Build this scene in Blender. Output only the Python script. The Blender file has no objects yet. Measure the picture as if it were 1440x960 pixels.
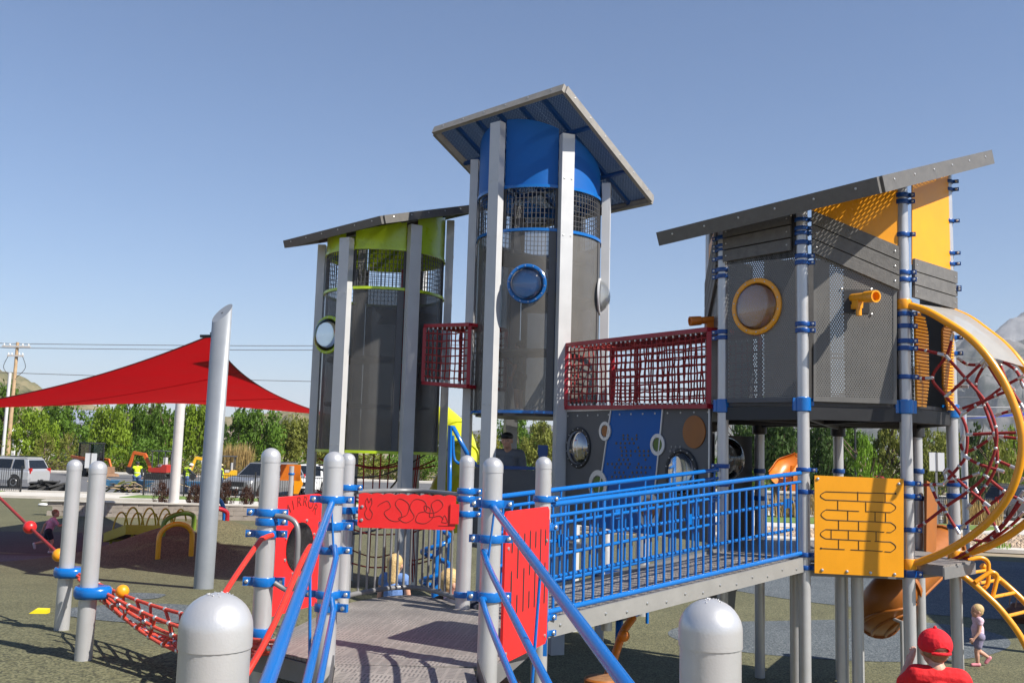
import bpy, bmesh, math, random
from math import sin, cos, pi, radians, atan2, sqrt, hypot
from mathutils import Vector, Matrix
random.seed(7)
S = bpy.context.scene
# ------------------------------------------------------------------ camera
FPX = 1335.0
ROLL, PITCH, CZ = .0283, math.atan(155/1335.), 2.85
cF = Vector((0, cos(PITCH), sin(PITCH))); u0 = Vector((0, -sin(PITCH), cos(PITCH))); r0 = Vector((1, 0, 0))
cR = r0*cos(ROLL)+u0*sin(ROLL); cU = u0*cos(ROLL)-r0*sin(ROLL); CAM = Vector((0, 0, CZ))
cam = bpy.data.cameras.new('camera'); cam.sensor_width = 36; cam.lens = FPX/1440*36
cam.clip_start = .05; cam.clip_end = 30000
co = bpy.data.objects.new('camera', cam); S.collection.objects.link(co)
co.matrix_world = Matrix(((cR.x, cU.x, -cF.x, 0), (cR.y, cU.y, -cF.y, 0), (cR.z, cU.z, -cF.z, CZ), (0, 0, 0, 1)))
S.camera = co
# ------------------------------------------------------------------ light
SUN_EL = radians(44.3); SX, SY = .853, -.522
w = bpy.data.worlds.new('World'); S.world = w; w.use_nodes = True
nt = w.node_tree; bg = nt.nodes['Background']
sky = nt.nodes.new('ShaderNodeTexSky'); sky.sky_type = 'NISHITA'; sky.sun_disc = False
sky.sun_elevation = SUN_EL; sky.sun_rotation = atan2(SX, SY)
sky.altitude = 1400; sky.air_density = 1.3; sky.dust_density = .5; sky.ozone_density = 6.0
tm = nt.nodes.new('ShaderNodeVectorMath'); tm.operation = 'MULTIPLY'; tm.inputs[1].default_value = (.95, .98, 1.05)   # white balance
nt.links.new(sky.outputs[0], tm.inputs[0]); nt.links.new(tm.outputs[0], bg.inputs[0]); bg.inputs[1].default_value = .07
sl = bpy.data.lights.new('sun', 'SUN'); sl.energy = 5.0; sl.angle = radians(.55); sl.color = (1, .94, .84)
so = bpy.data.objects.new('sun', sl); S.collection.objects.link(so)
sdir = Vector((SX*cos(SUN_EL), SY*cos(SUN_EL), sin(SUN_EL))).normalized()
so.rotation_euler = (-sdir).to_track_quat('-Z', 'Y').to_euler()
S.view_settings.view_transform = 'Standard'; S.view_settings.look = 'None'
S.view_settings.exposure = 0.80; S.view_settings.gamma = 1
S.cycles.transparent_max_bounces = 32; S.cycles.max_bounces = 8

def W(u, v, y):
    d = cF+cR*((u-720)/FPX)-cU*((v-480)/FPX)
    return CAM+d*(y/d.y)
def XH(u, y):                       # plan point for a pixel column read at the horizon
    v = 635+.0283*(u-720); p = W(u, v, y); return Vector((p.x, y))
def smooth(a, b, t):
    t = max(0, min(1, (t-a)/(b-a))); return t*t*(3-2*t)
def zg(x, y):
    h = 1.2*(1-smooth(-2.4, .2, x))*max(0, min(1, (24-y)/16.))
    h += 1.0*math.exp(-((x+6.6)**2/4.5+(y-21.5)**2/5.5))
    return h
# ------------------------------------------------------------------ materials
MATS = {}
def nodes(m):
    return m.node_tree.nodes, m.node_tree.links
def mat(name, col, rough=.5, metal=0., noise=0., nscale=8., bump=0., bscale=60., trans=0., coat=0., spec=.5, wear=0.):
    if name in MATS: return MATS[name]
    m = bpy.data.materials.new(name); m.use_nodes = True; MATS[name] = m
    N, L = nodes(m); b = N['Principled BSDF']
    b.inputs['Base Color'].default_value = (*col, 1); b.inputs['Roughness'].default_value = rough
    b.inputs['Metallic'].default_value = metal; b.inputs['Coat Weight'].default_value = coat
    b.inputs['Coat Roughness'].default_value = .12; b.inputs['Specular IOR Level'].default_value = spec
    if noise or bump or wear:
        tc = N.new('ShaderNodeTexCoord')
    if noise:
        n = N.new('ShaderNodeTexNoise'); n.inputs['Scale'].default_value = nscale; n.inputs['Detail'].default_value = 6
        n.inputs['Roughness'].default_value = .65
        L.new(tc.outputs['Object'], n.inputs['Vector'])
        mp = N.new('ShaderNodeMapRange'); mp.inputs[1].default_value = .3; mp.inputs[2].default_value = .7
        mp.inputs[3].default_value = 1-noise; mp.inputs[4].default_value = 1+noise
        L.new(n.outputs[0], mp.inputs[0])
        mx = N.new('ShaderNodeVectorMath'); mx.operation = 'SCALE'; mx.inputs[0].default_value = col
        L.new(mp.outputs[0], mx.inputs['Scale']); L.new(mx.outputs[0], b.inputs['Base Color'])
        mr = N.new('ShaderNodeMapRange'); mr.inputs[1].default_value = .3; mr.inputs[2].default_value = .7
        mr.inputs[3].default_value = max(.03, rough-.05); mr.inputs[4].default_value = min(1, rough+.05)
        L.new(n.outputs[0], mr.inputs[0]); L.new(mr.outputs[0], b.inputs['Roughness'])
    if bump:
        n2 = N.new('ShaderNodeTexNoise'); n2.inputs['Scale'].default_value = bscale; n2.inputs['Detail'].default_value = 3
        L.new(tc.outputs['Object'], n2.inputs['Vector'])
        bp = N.new('ShaderNodeBump'); bp.inputs['Strength'].default_value = bump; bp.inputs['Distance'].default_value = .01
        L.new(n2.outputs[0], bp.inputs['Height']); L.new(bp.outputs[0], b.inputs['Normal'])
    if trans:
        t = N.new('ShaderNodeBsdfTranslucent'); t.inputs[0].default_value = (*col, 1)
        mx2 = N.new('ShaderNodeMixShader'); mx2.inputs[0].default_value = trans
        L.new(b.outputs[0], mx2.inputs[1]); L.new(t.outputs[0], mx2.inputs[2])
        L.new(mx2.outputs[0], N['Material Output'].inputs[0])
        if noise: L.new(mx.outputs[0], t.inputs[0])
    return m
def holes(name, col, pitch, rad, rough=.45, noise=.08, coat=0.):
    """sheet metal with a staggered pattern of round holes, laid out in the UV map (metres)"""
    if name in MATS: return MATS[name]
    m = mat(name, col, rough, .0, noise, 5., coat=coat); N, L = nodes(m)
    uv = N.new('ShaderNodeUVMap')
    sc = N.new('ShaderNodeVectorMath'); sc.operation = 'MULTIPLY'; sc.inputs[1].default_value = (1/pitch, 1/(pitch*1.732), 0)
    L.new(uv.outputs[0], sc.inputs[0]); ds = []
    for o in (0, .5):
        a = N.new('ShaderNodeVectorMath'); a.operation = 'ADD'; a.inputs[1].default_value = (o, o, 0)
        L.new(sc.outputs[0], a.inputs[0])
        fr = N.new('ShaderNodeVectorMath'); fr.operation = 'FRACTION'; L.new(a.outputs[0], fr.inputs[0])
        sb = N.new('ShaderNodeVectorMath'); sb.operation = 'SUBTRACT'; sb.inputs[1].default_value = (.5, .5, 0)
        L.new(fr.outputs[0], sb.inputs[0])
        s2 = N.new('ShaderNodeVectorMath'); s2.operation = 'MULTIPLY'; s2.inputs[1].default_value = (1, 1.732, 0)
        L.new(sb.outputs[0], s2.inputs[0])
        ln = N.new('ShaderNodeVectorMath'); ln.operation = 'LENGTH'; L.new(s2.outputs[0], ln.inputs[0]); ds.append(ln)
    mn = N.new('ShaderNodeMath'); mn.operation = 'MINIMUM'
    L.new(ds[0].outputs['Value'], mn.inputs[0]); L.new(ds[1].outputs['Value'], mn.inputs[1])
    lt = N.new('ShaderNodeMath'); lt.operation = 'LESS_THAN'; lt.inputs[1].default_value = rad/pitch
    L.new(mn.outputs[0], lt.inputs[0])
    tr = N.new('ShaderNodeBsdfTransparent'); mx = N.new('ShaderNodeMixShader')
    L.new(lt.outputs[0], mx.inputs[0]); L.new(N['Principled BSDF'].outputs[0], mx.inputs[1]); L.new(tr.outputs[0], mx.inputs[2])
    L.new(mx.outputs[0], N['Material Output'].inputs[0])
    return m
def gauze(name, col, open_, rough=.5):
    """finely perforated sheet whose holes are too small to tell apart"""
    m = mat(name, col, rough, 0, .1, 3.); N, L = nodes(m)
    tr = N.new('ShaderNodeBsdfTransparent'); mx = N.new('ShaderNodeMixShader'); mx.inputs[0].default_value = open_
    L.new(N['Principled BSDF'].outputs[0], mx.inputs[1]); L.new(tr.outputs[0], mx.inputs[2])
    L.new(mx.outputs[0], N['Material Output'].inputs[0]); return m
def glassy(name, tint, fac=.25, rough=.03):
    m = bpy.data.materials.new(name); m.use_nodes = True; MATS[name] = m; N, L = nodes(m)
    tr = N.new('ShaderNodeBsdfTransparent'); tr.inputs[0].default_value = (*tint, 1)
    gl = N.new('ShaderNodeBsdfGlossy'); gl.inputs['Roughness'].default_value = rough
    fr = N.new('ShaderNodeFresnel'); fr.inputs[0].default_value = 1.5
    ad = N.new('ShaderNodeMath'); ad.operation = 'MULTIPLY_ADD'; ad.inputs[1].default_value = 1.; ad.inputs[2].default_value = fac*.25
    L.new(fr.outputs[0], ad.inputs[0])
    mx = N.new('ShaderNodeMixShader'); L.new(ad.outputs[0], mx.inputs[0]); L.new(tr.outputs[0], mx.inputs[1]); L.new(gl.outputs[0], mx.inputs[2])
    L.new(mx.outputs[0], N['Material Output'].inputs[0]); return m
def speckle(name, cols, scale, rough=.9, patchy=.14, bump=.4):
    """granules of several colours"""
    m = bpy.data.materials.new(name); m.use_nodes = True; MATS[name] = m; N, L = nodes(m); b = N['Principled BSDF']
    b.inputs['Roughness'].default_value = rough; b.inputs['Specular IOR Level'].default_value = .25
    tc = N.new('ShaderNodeTexCoord'); v = N.new('ShaderNodeTexVoronoi'); v.inputs['Scale'].default_value = scale
    L.new(tc.outputs['Object'], v.inputs['Vector'])
    cr = N.new('ShaderNodeValToRGB'); cr.color_ramp.interpolation = 'CONSTANT'
    el = cr.color_ramp.elements
    while len(el) < len(cols): el.new(.5)
    for i, c in enumerate(cols): el[i].position = i/len(cols); el[i].color = (*c, 1)
    sp = N.new('ShaderNodeSeparateColor'); L.new(v.outputs['Color'], sp.inputs[0]); L.new(sp.outputs[0], cr.inputs[0])
    n = N.new('ShaderNodeTexNoise'); n.inputs['Scale'].default_value = .7; n.inputs['Detail'].default_value = 9; n.inputs['Roughness'].default_value = .7
    L.new(tc.outputs['Object'], n.inputs['Vector'])
    mp = N.new('ShaderNodeMapRange'); mp.inputs[1].default_value = .3; mp.inputs[2].default_value = .7; mp.inputs[3].default_value = 1-patchy; mp.inputs[4].default_value = 1+patchy
    L.new(n.outputs[0], mp.inputs[0])
    sc = N.new('ShaderNodeVectorMath'); sc.operation = 'SCALE'; L.new(cr.outputs[0], sc.inputs[0]); L.new(mp.outputs[0], sc.inputs['Scale'])
    L.new(sc.outputs[0], b.inputs['Base Color'])
    bp = N.new('ShaderNodeBump'); bp.inputs['Strength'].default_value = bump; bp.inputs['Distance'].default_value = .006
    L.new(v.outputs['Distance'], bp.inputs['Height']); L.new(bp.outputs[0], b.inputs['Normal'])
    return m
def tread(name):
    """deck plate: rows of small slots turned in alternate squares"""
    m = mat(name, (.235, .212, .195), .55, .0, .25, 3.); N, L = nodes(m); b = N['Principled BSDF']
    src = b.inputs['Base Color'].links[0].from_socket
    tc = N.new('ShaderNodeTexCoord'); mp = N.new('ShaderNodeMapping'); mp.inputs['Rotation'].default_value = (0, 0, .135)
    L.new(tc.outputs['Object'], mp.inputs[0]); sx = N.new('ShaderNodeSeparateXYZ'); L.new(mp.outputs[0], sx.inputs[0])
    def fr(sock, s):
        a = N.new('ShaderNodeMath'); a.operation = 'MULTIPLY'; a.inputs[1].default_value = s; L.new(sock, a.inputs[0])
        f = N.new('ShaderNodeMath'); f.operation = 'FRACT'; L.new(a.outputs[0], f.inputs[0]); return f.outputs[0]
    def lt(sock, t):
        a = N.new('ShaderNodeMath'); a.operation = 'LESS_THAN'; a.inputs[1].default_value = t; L.new(sock, a.inputs[0]); return a.outputs[0]
    def mul(a_, b_):
        a = N.new('ShaderNodeMath'); a.operation = 'MULTIPLY'; L.new(a_, a.inputs[0]); L.new(b_, a.inputs[1]); return a.outputs[0]
    A = mul(lt(fr(sx.outputs[0], 38), .42), lt(fr(sx.outputs[1], 14), .72))
    B = mul(lt(fr(sx.outputs[1], 38), .42), lt(fr(sx.outputs[0], 14), .72))
    ck = N.new('ShaderNodeTexChecker'); ck.inputs['Scale'].default_value = 4.2; L.new(mp.outputs[0], ck.inputs[0])
    mk = N.new('ShaderNodeMix'); L.new(ck.outputs['Fac'], mk.inputs[0]); L.new(A, mk.inputs[2]); L.new(B, mk.inputs[3])
    dk = N.new('ShaderNodeMix'); dk.data_type = 'RGBA'; dk.inputs[7].default_value = (.13, .12, .115, 1)
    L.new(mk.outputs[0], dk.inputs[0]); L.new(src, dk.inputs[6]); L.new(dk.outputs[2], b.inputs['Base Color'])
    bp = N.new('ShaderNodeBump'); bp.inputs['Strength'].default_value = .6; bp.inputs['Distance'].default_value = .004; bp.invert = True
    L.new(mk.outputs[0], bp.inputs['Height']); L.new(bp.outputs[0], b.inputs['Normal'])
    return m
SILVER = mat('silver_paint', (.52, .52, .53), .33, .45, .05, 5., .05, 220)
def scuffs(m, amt, sx=(26, 26, 5), thr=.66, col=(.16, .155, .15, 1)):
    N, L = nodes(m); b = N['Principled BSDF']; src = b.inputs['Base Color'].links[0].from_socket
    tc = N.new('ShaderNodeTexCoord'); mp = N.new('ShaderNodeMapping'); mp.inputs['Scale'].default_value = sx; L.new(tc.outputs['Object'], mp.inputs[0])
    n = N.new('ShaderNodeTexNoise'); n.inputs['Scale'].default_value = 1; n.inputs['Detail'].default_value = 8; n.inputs['Roughness'].default_value = .75; L.new(mp.outputs[0], n.inputs['Vector'])
    r = N.new('ShaderNodeMapRange'); r.inputs[1].default_value = thr; r.inputs[2].default_value = thr+.08; r.inputs[3].default_value = 0; r.inputs[4].default_value = amt; L.new(n.outputs[0], r.inputs[0])
    x = N.new('ShaderNodeMix'); x.data_type = 'RGBA'; x.inputs[7].default_value = col; L.new(r.outputs[0], x.inputs[0]); L.new(src, x.inputs[6]); L.new(x.outputs[2], b.inputs['Base Color'])
scuffs(SILVER, .5)
LEGM = mat('pale_grey_paint', (.53, .535, .545), .42, .12, .05, 3.)
BLUE = mat('blue_paint', (.003, .125, .43), .24, 0, .03, 4., coat=.2)
NAVY = mat('dark_blue_paint', (.006, .05, .2), .35, 0, .06, 9.)
REDP = mat('red_plastic_sheet', (.72, .022, .022), .38, 0, .06, 4., .05, 150)
scuffs(REDP, .35, (30, 30, 60), .66, (.45, .2, .18, 1)); scuffs(BLUE, .4, (60, 60, 12), .68, (.12, .2, .36, 1))
REDT = mat('red_paint', (.62, .035, .02), .3, 0, .05, 9., coat=.2)
DRED = mat('dark_red_paint', (.33, .008, .02), .4, 0, .1, 6.)
ROPE = mat('dark_red_rope', (.30, .02, .02), .75, 0, .25, 40., .6, 150)
ROPEL = mat('coral_red_rope', (.60, .07, .04), .7, 0, .2, 40., .6, 150)
FERR = mat('aluminium_ferrule', (.6, .6, .6), .35, .7)
AMBER = mat('amber_sheet', (.84, .34, .006), .36, 0, .06, 3., .04, 120)
AMBERT = mat('amber_paint', (.82, .33, .008), .3, 0, .06, 8., coat=.2)
ORANGE = mat('orange_plastic', (.62, .17, .012), .38, 0, .1, 4.)
BROWNO = mat('brown_orange_plastic', (.32, .10, .012), .42, 0, .12, 4.)
LIME = mat('lime_paint', (.42, .58, .01), .3, 0, .06, 5., coat=.2)
YGRN = mat('yellow_green_plastic', (.52, .55, .02), .35, 0, .06, 5.)
scuffs(AMBER, .3, (24, 24, 50), .66, (.45, .24, .08, 1)); scuffs(LEGM, .35, (14, 14, 3), .62, (.3, .29, .27, 1))
DARK = mat('charcoal_paint', (.07, .07, .075), .5, 0, .12, 6.)
BLACK = mat('black_paint', (.02, .02, .022), .5, 0, .15, 6.)
PLANK = mat('grey_wood_grain_plank', (.13, .125, .12), .6, 0, .2, 14., .25, 60)
FASC = mat('grey_fascia', (.25, .235, .215), .6, 0, .15, 10., .2, 80)
GREYP = mat('dark_grey_sheet', (.085, .085, .09), .5, 0, .1, 5.)
TUBEG = mat('grey_tube_paint', (.2, .2, .205), .4, .2, .08, 8.)
SCREEN = gauze('fine_perforated_screen', (.145, .139, .13), .38)
SCREENG = gauze('fine_perforated_shaded_screen', (.09, .088, .086), .34)  # darker copy of the screen, blue tower's shade put into the colour
PERF = holes('perforated_grey_sheet', (.145, .14, .132), .027, .0056)
ROOFB = holes('perforated_blue_roof_plate', (.005, .032, .13), .03, .0062)
ROOFD = holes('perforated_dark_roof_plate', (.06, .06, .065), .03, .0062)
FINEP = holes('perforated_black_sheet', (.03, .03, .03), .03, .009)
SHEETB = mat('blue_sheet', (.003, .10, .38), .5, 0, .04, 3., spec=.3)
MIRR = mat('mirror_acrylic', (.35, .35, .36), .06, 1.)
DOME = glassy('clear_dome', (.92, .94, .95), .14)
GLASS = mat('dark_window_glass', (.012, .015, .02), .06)
BOLT = mat('steel_bolt', (.55, .55, .55), .3, .8)
TREAD = tread('slotted_deck_plate')
CONC = mat('pale_concrete', (.52, .49, .44), .85, 0, .14, 1.2, .3, 30)
WALLC = mat('block_concrete', (.34, .30, .26), .9, 0, .2, 3., .4, 25)
ASPH = mat('asphalt', (.115, .115, .12), .9, 0, .2, .5, .4, 40)
SOIL = mat('dry_soil', (.26, .21, .14), .95, 0, .3, .4, .4, 6)
LAWN = mat('lawn', (.12, .19, .035), .95, 0, .35, 3., .8, 30)
OLIVE = speckle('olive_rubber_granules', [(.075, .075, .042), (.125, .12, .065), (.105, .105, .06), (.17, .165, .095), (.055, .055, .036), (.15, .145, .08)], 60)
SLATE = speckle('slate_rubber_granules', [(.07, .085, .095), (.11, .125, .135), (.09, .105, .115), (.16, .175, .185), (.05, .06, .07)], 60)
MAROON = speckle('dark_rubber_granules', [(.045, .036, .039), (.06, .05, .048), (.05, .042, .042), (.09, .078, .075)], 60)
SKIN = mat('skin', (.55, .30, .21), .55, 0, .05, 12.)
WHITE = mat('white_paint', (.75, .75, .74), .45, 0, .05, 6.)
# ------------------------------------------------------------------ mesh helpers
COL = S.collection
class MB:
    def __init__(s): s.v = []; s.f = []; s.uv = {}; s.sm = set()
    def add(s, vs, fs, smooth=False, uvs=None):
        o = len(s.v); s.v += [Vector(p) for p in vs]
        for i, f in enumerate(fs):
            if smooth: s.sm.add(len(s.f))
            if uvs: s.uv[len(s.f)] = [uvs[k] for k in f]
            s.f.append([k+o for k in f])
        return s
    def box(s, c, size, R=None):
        hx, hy, hz = size[0]/2, size[1]/2, size[2]/2; c = Vector(c)
        vs = [Vector((x, y, z)) for x in (-hx, hx) for y in (-hy, hy) for z in (-hz, hz)]
        if R is not None: vs = [R @ q for q in vs]
        return s.add([c+q for q in vs], [(0, 1, 3, 2), (4, 6, 7, 5), (0, 4, 5, 1), (2, 3, 7, 6), (0, 2, 6, 4), (1, 5, 7, 3)])
    def bar(s, a, b, wd, ht, up=(0, 0, 1)):
        a, b = Vector(a), Vector(b); d = (b-a); l = d.length; d.normalize(); up = Vector(up)
        x = d.cross(up).normalized(); z = x.cross(d)
        R = Matrix((x, d, z)).transposed()
        return s.box((a+b)/2, (wd, l, ht), R)
    def tube(s, pts, r, n=10, caps=True, rad=None, close=False):
        pts = [Vector(p) for p in pts]; m = len(pts); vs = []; fs = []; prev = None
        for i, p in enumerate(pts):
            if close: d = pts[(i+1) % m]-pts[i-1]
            else: d = pts[min(i+1, m-1)]-pts[max(i-1, 0)]
            if d.length < 1e-9: d = Vector((0, 0, 1))
            d.normalize()
            if prev is None:
                prev = d.orthogonal().normalized()
            x = (prev-d*prev.dot(d)); x = x.normalized() if x.length > 1e-6 else d.orthogonal().normalized()
            prev = x; y = d.cross(x); rr = rad[i] if rad else r
            vs += [p+x*(rr*cos(2*pi*k/n))+y*(rr*sin(2*pi*k/n)) for k in range(n)]
        for i in range(m if close else m-1):
            j = (i+1) % m
            for k in range(n):
                k2 = (k+1) % n; fs.append((i*n+k, i*n+k2, j*n+k2, j*n+k))
        s.add(vs, fs, True)
        if caps and not close:
            o = len(s.v)-m*n; e = [list(s.v[o:o+n]), list(s.v[o+(m-1)*n:])]
            s.add(e[0], [tuple(range(n))[::-1]]); s.add(e[1], [tuple(range(n))])
        return s
    def lathe(s, prof, c, n=20, axis=None, smooth=True):
        """prof: (radius, height) pairs round the z axis (or another axis) through c"""
        R = Matrix.Identity(3) if axis is None else Vector(axis).normalized().to_track_quat('Z', 'Y').to_matrix()
        c = Vector(c); ringv = [[c+R @ Vector((r*cos(2*pi*k/n), r*sin(2*pi*k/n), h)) for k in range(n)] for r, h in prof]
        runs = [[0]]                      # split the smooth runs at sharp profile corners
        for i in range(1, len(prof)):
            runs[-1].append(i)
            if i < len(prof)-1:
                a = atan2(prof[i][1]-prof[i-1][1], prof[i][0]-prof[i-1][0]); b = atan2(prof[i+1][1]-prof[i][1], prof[i+1][0]-prof[i][0])
                if abs((b-a+pi) % (2*pi)-pi) > .6: runs.append([i])
        for run in runs:
            vs = [v for i in run for v in ringv[i]]; fs = []
            for j in range(len(run)-1):
                for k in range(n):
                    k2 = (k+1) % n; fs.append((j*n+k, j*n+k2, (j+1)*n+k2, (j+1)*n+k))
            s.add(vs, fs, smooth)
        if prof[0][0] > 1e-4: s.add(ringv[0], [tuple(range(n))[::-1]])
        if prof[-1][0] > 1e-4: s.add(ringv[-1], [tuple(range(n))])
        return s
    def ball(s, c, r, n=14, m=8, sc=(1, 1, 1)):
        c = Vector(c); pr = [(sin(pi*i/m), -cos(pi*i/m)) for i in range(m+1)]; pr[0] = (1e-5, -1); pr[-1] = (1e-5, 1)
        o = len(s.v); s.lathe(pr, (0, 0, 0), n)
        for i in range(o, len(s.v)):
            q = s.v[i]; s.v[i] = c+Vector((q.x*r*sc[0], q.y*r*sc[1], q.z*r*sc[2]))
        return s
    def prism(s, poly, fr, t):
        """poly (a,b) in the frame fr=(origin, X, Y); extruded by t along X x Y"""
        O, X, Y = fr; Nn = X.cross(Y).normalized(); n = len(poly)
        a = [O+X*p[0]+Y*p[1] for p in poly]; b = [q+Nn*t for q in a]
        fs = [tuple(range(n))[::-1], tuple(range(n, 2*n))]+[(i, (i+1) % n, n+(i+1) % n, n+i) for i in range(n)]
        return s.add(a+b, fs)
    def sheet(s, O, X, Y, w_, h_, t=.006, poly=None):
        """panel with UV in metres"""
        Nn = X.cross(Y).normalized()*t; P = poly or [(0, 0), (w_, 0), (w_, h_), (0, h_)]; n = len(P)
        a = [O+X*p[0]+Y*p[1] for p in P]; b = [q+Nn for q in a]
        s.add(a, [tuple(range(n))[::-1]], uvs=P); s.add(b, [tuple(range(n))], uvs=P)
        return s
def obj(name, mb, m, parent=None, kind=None, origin=None, local=False):
    me = bpy.data.meshes.new(name)
    base = Vector((0, 0, 0))
    if not local:
        if parent is not None:
            p = parent
            while p is not None: base += p.location; p = p.parent
        if origin is not None: base += Vector(origin)
    me.from_pydata([tuple(v-base) for v in mb.v], [], mb.f)
    for i in mb.sm: me.polygons[i].use_smooth = True
    if mb.uv:
        ul = me.uv_layers.new(name='UVMap')
        for i, us in mb.uv.items():
            p = me.polygons[i]
            for k, li in enumerate(p.loop_indices): ul.data[li].uv = us[k][:2]
    me.materials.append(m)
    o = bpy.data.objects.new(name, me); COL.objects.link(o)
    if parent is not None: o.parent = parent
    if origin is not None: o.location = Vector(origin) if parent is None or local else Vector(origin)
    if kind: o['kind'] = kind
    return o
def tag(o, label=None, cat=None, group=None, kind=None):
    if label: o['label'] = label
    if cat: o['category'] = cat
    if group: o['group'] = group
    if kind: o['kind'] = kind
    return o
def thing(name, label, cat, loc=(0, 0, 0), group=None, rotz=0):
    o = bpy.data.objects.new(name, None); COL.objects.link(o); o.location = loc; o.rotation_euler.z = rotz; o.empty_display_size = .1
    return tag(o, label, cat, group)
def solo(name, mb, m, label, cat, group=None, origin=None):
    if origin is None:
        xs = [v.x for v in mb.v]; ys = [v.y for v in mb.v]; zs = [v.z for v in mb.v]
        origin = ((min(xs)+max(xs))/2, (min(ys)+max(ys))/2, min(zs))
    return tag(obj(name, mb, m, None, origin=origin), label, cat, group)
def dup(o, parent=None):
    c = o.copy(); COL.objects.link(c); c.parent = parent
    for ch in list(o.children): dup(ch, c)
    return c
def bez(pts, n=6):
    """Catmull-Rom through points"""
    P = [Vector(p) for p in pts]; out = []
    for i in range(len(P)-1):
        a, b, c, d = P[max(i-1, 0)], P[i], P[i+1], P[min(i+2, len(P)-1)]
        for k in range(n):
            t = k/n; out.append(.5*((2*b)+(c-a)*t+(2*a-5*b+4*c-d)*t*t+(3*b-a-3*c+d)*t**3))
    out.append(P[-1]); return out
def v3(p2, z): return Vector((p2[0], p2[1], z))
def zat(u, v, y): return W(u, v, y).z
PR = .065
def clamp(parent, p2, z, ang=None, r=PR, h=.045, m=None, two=False):
    """blue split collar with bolted ears"""
    mb = MB(); c = v3(p2, z)
    mb.lathe([(r+.001, -h/2), (r+.013, -h/2), (r+.016, -h/2+.006), (r+.016, h/2-.006), (r+.013, h/2), (r+.001, h/2)], c, 18)
    for a in ([ang, ang+pi] if two else [ang]):
        if a is None: continue
        d = Vector((cos(a), sin(a), 0)); mb.bar(c+d*(r+.005), c+d*(r+.075), .03, h*.95)
    o = obj('clamp', mb, m or BLUE, parent)
    if ang is not None:
        for a in ([ang, ang+pi] if two else [ang]):
            b = MB(); d = Vector((cos(a), sin(a), 0)); nrm = Vector((-d.y, d.x, 0))
            if nrm.y > 0: nrm = -nrm
            b.lathe([(.014, .0), (.014, .008), (.008, .012)], c+d*(r+.05)+nrm*.015, 8, nrm); obj('bolt', b, BOLT, o)
    return o
def post(name, u, y, z0, ztop, label, cat='post', clamps=(), r=PR, group='silver posts of the play structure', flat=False):
    p = XH(u, y) if not isinstance(u, Vector) else u
    t = thing(name, label, cat, (p.x, p.y, z0), group)
    mb = MB()
    mb.lathe([(r, 0), (r, ztop-z0-r*.95)], (p.x, p.y, z0), 24)
    obj('shaft', mb, SILVER, t)
    cb = MB(); hz = ztop-r*.95; R = r+.0025
    cb.lathe([(r, -.0352), (R, -.035), (R, 0)]+[(R*cos(a), R*.95*sin(a)) for a in [k*pi/2/9 for k in range(1, 9)]]+[(.001, R*.95)], (p.x, p.y, hz), 28)
    cap = obj('cap', cb, SILVER, t)
    for c in clamps: clamp(t, p, *c)
    return t, p
def zr(p2, u, v):                        # height seen at pixel row v above plan point
    return W(u, v, p2.y).z
# ================================================================== setting
def grid(xs, ys, zf, dz=0):
    mb = MB(); nx = len(xs)
    mb.add([(x, y, zf(x, y)+dz) for y in ys for x in xs],
           [(j*nx+i, j*nx+i+1, (j+1)*nx+i+1, (j+1)*nx+i) for j in range(len(ys)-1) for i in range(nx-1)], True)
    return mb
def lin(a, b, n): return [a+(b-a)*i/n for i in range(n+1)]
gx = [-5000, -2800, -1500, -500, -200, -90]+lin(-50, 40, 120)+[90, 200, 500, 1500, 2800, 5000]
gy = [-2500, -600, -100, -25]+lin(-8, 48, 90)+[60, 80, 120, 200, 400, 900, 2000, 3300, 5000]
tag(obj('ground', grid(gx, gy, zg, -.06), SOIL), kind='structure')
def edge_y(x):
    return 46 if x < -16 else (46-(x+16)*.75 if x < -6 else max(29, 38.5-(x+6)*.36))
ys_ = [i/60. for i in range(61)]
xs_ = lin(-32, 24, 130)
mb = MB(); n_ = len(xs_)
vv = []
for t in ys_:
    for x in xs_:
        y = -2+t*(edge_y(x)+2); vv.append((x, y, zg(x, y)))
mb.add(vv, [(j*n_+i, j*n_+i+1, (j+1)*n_+i+1, (j+1)*n_+i) for j in range(60) for i in range(n_-1)], True)
tag(obj('playground_surface', mb, OLIVE), kind='structure')
def patch(name, cx, cy, rx, ry, m, rot=0, wob=.12, dz=.005, seed=1):
    rnd = random.Random(seed); ph = [rnd.uniform(0, 6.28) for _ in range(4)]; mb = MB(); N_ = 64; K = 14
    vs = []
    for k in range(K+1):
        for i in range(N_):
            a = 2*pi*i/N_; rr = (k/K)*(1+wob*sin(2*a+ph[0])+wob*.5*sin(3*a+ph[1]))
            x, y = rr*rx*cos(a), rr*ry*sin(a)
            X, Y = cx+x*cos(rot)-y*sin(rot), cy+x*sin(rot)+y*cos(rot); vs.append((X, Y, zg(X, Y)+dz))
    mb.add(vs, [(k*N_+i, k*N_+(i+1) % N_, (k+1)*N_+(i+1) % N_, (k+1)*N_+i) for k in range(K) for i in range(N_)], True)
    return tag(obj(name, mb, m), kind='structure')
patch('rubber_patch', -13.2, 20.5, 4.2, 3.2, SLATE, .2, seed=2)
patch('rubber_patch', -3.9, 10.6, .9, 1.0, SLATE, .3, seed=5)
patch('rubber_patch', -4.9, 12.6, .55, .5, SLATE, .3, seed=6, dz=.006)
patch('rubber_patch', -14.2, 26.0, 4.2, 4.0, MAROON, .1, seed=3, dz=.006)
patch('rubber_patch', 5.6, 15.9, 2.6, 1.9, SLATE, .2, seed=8)
patch('rubber_patch', 12.0, 24., 8., 6.6, SLATE, .15, seed=9, dz=.007)
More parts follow.
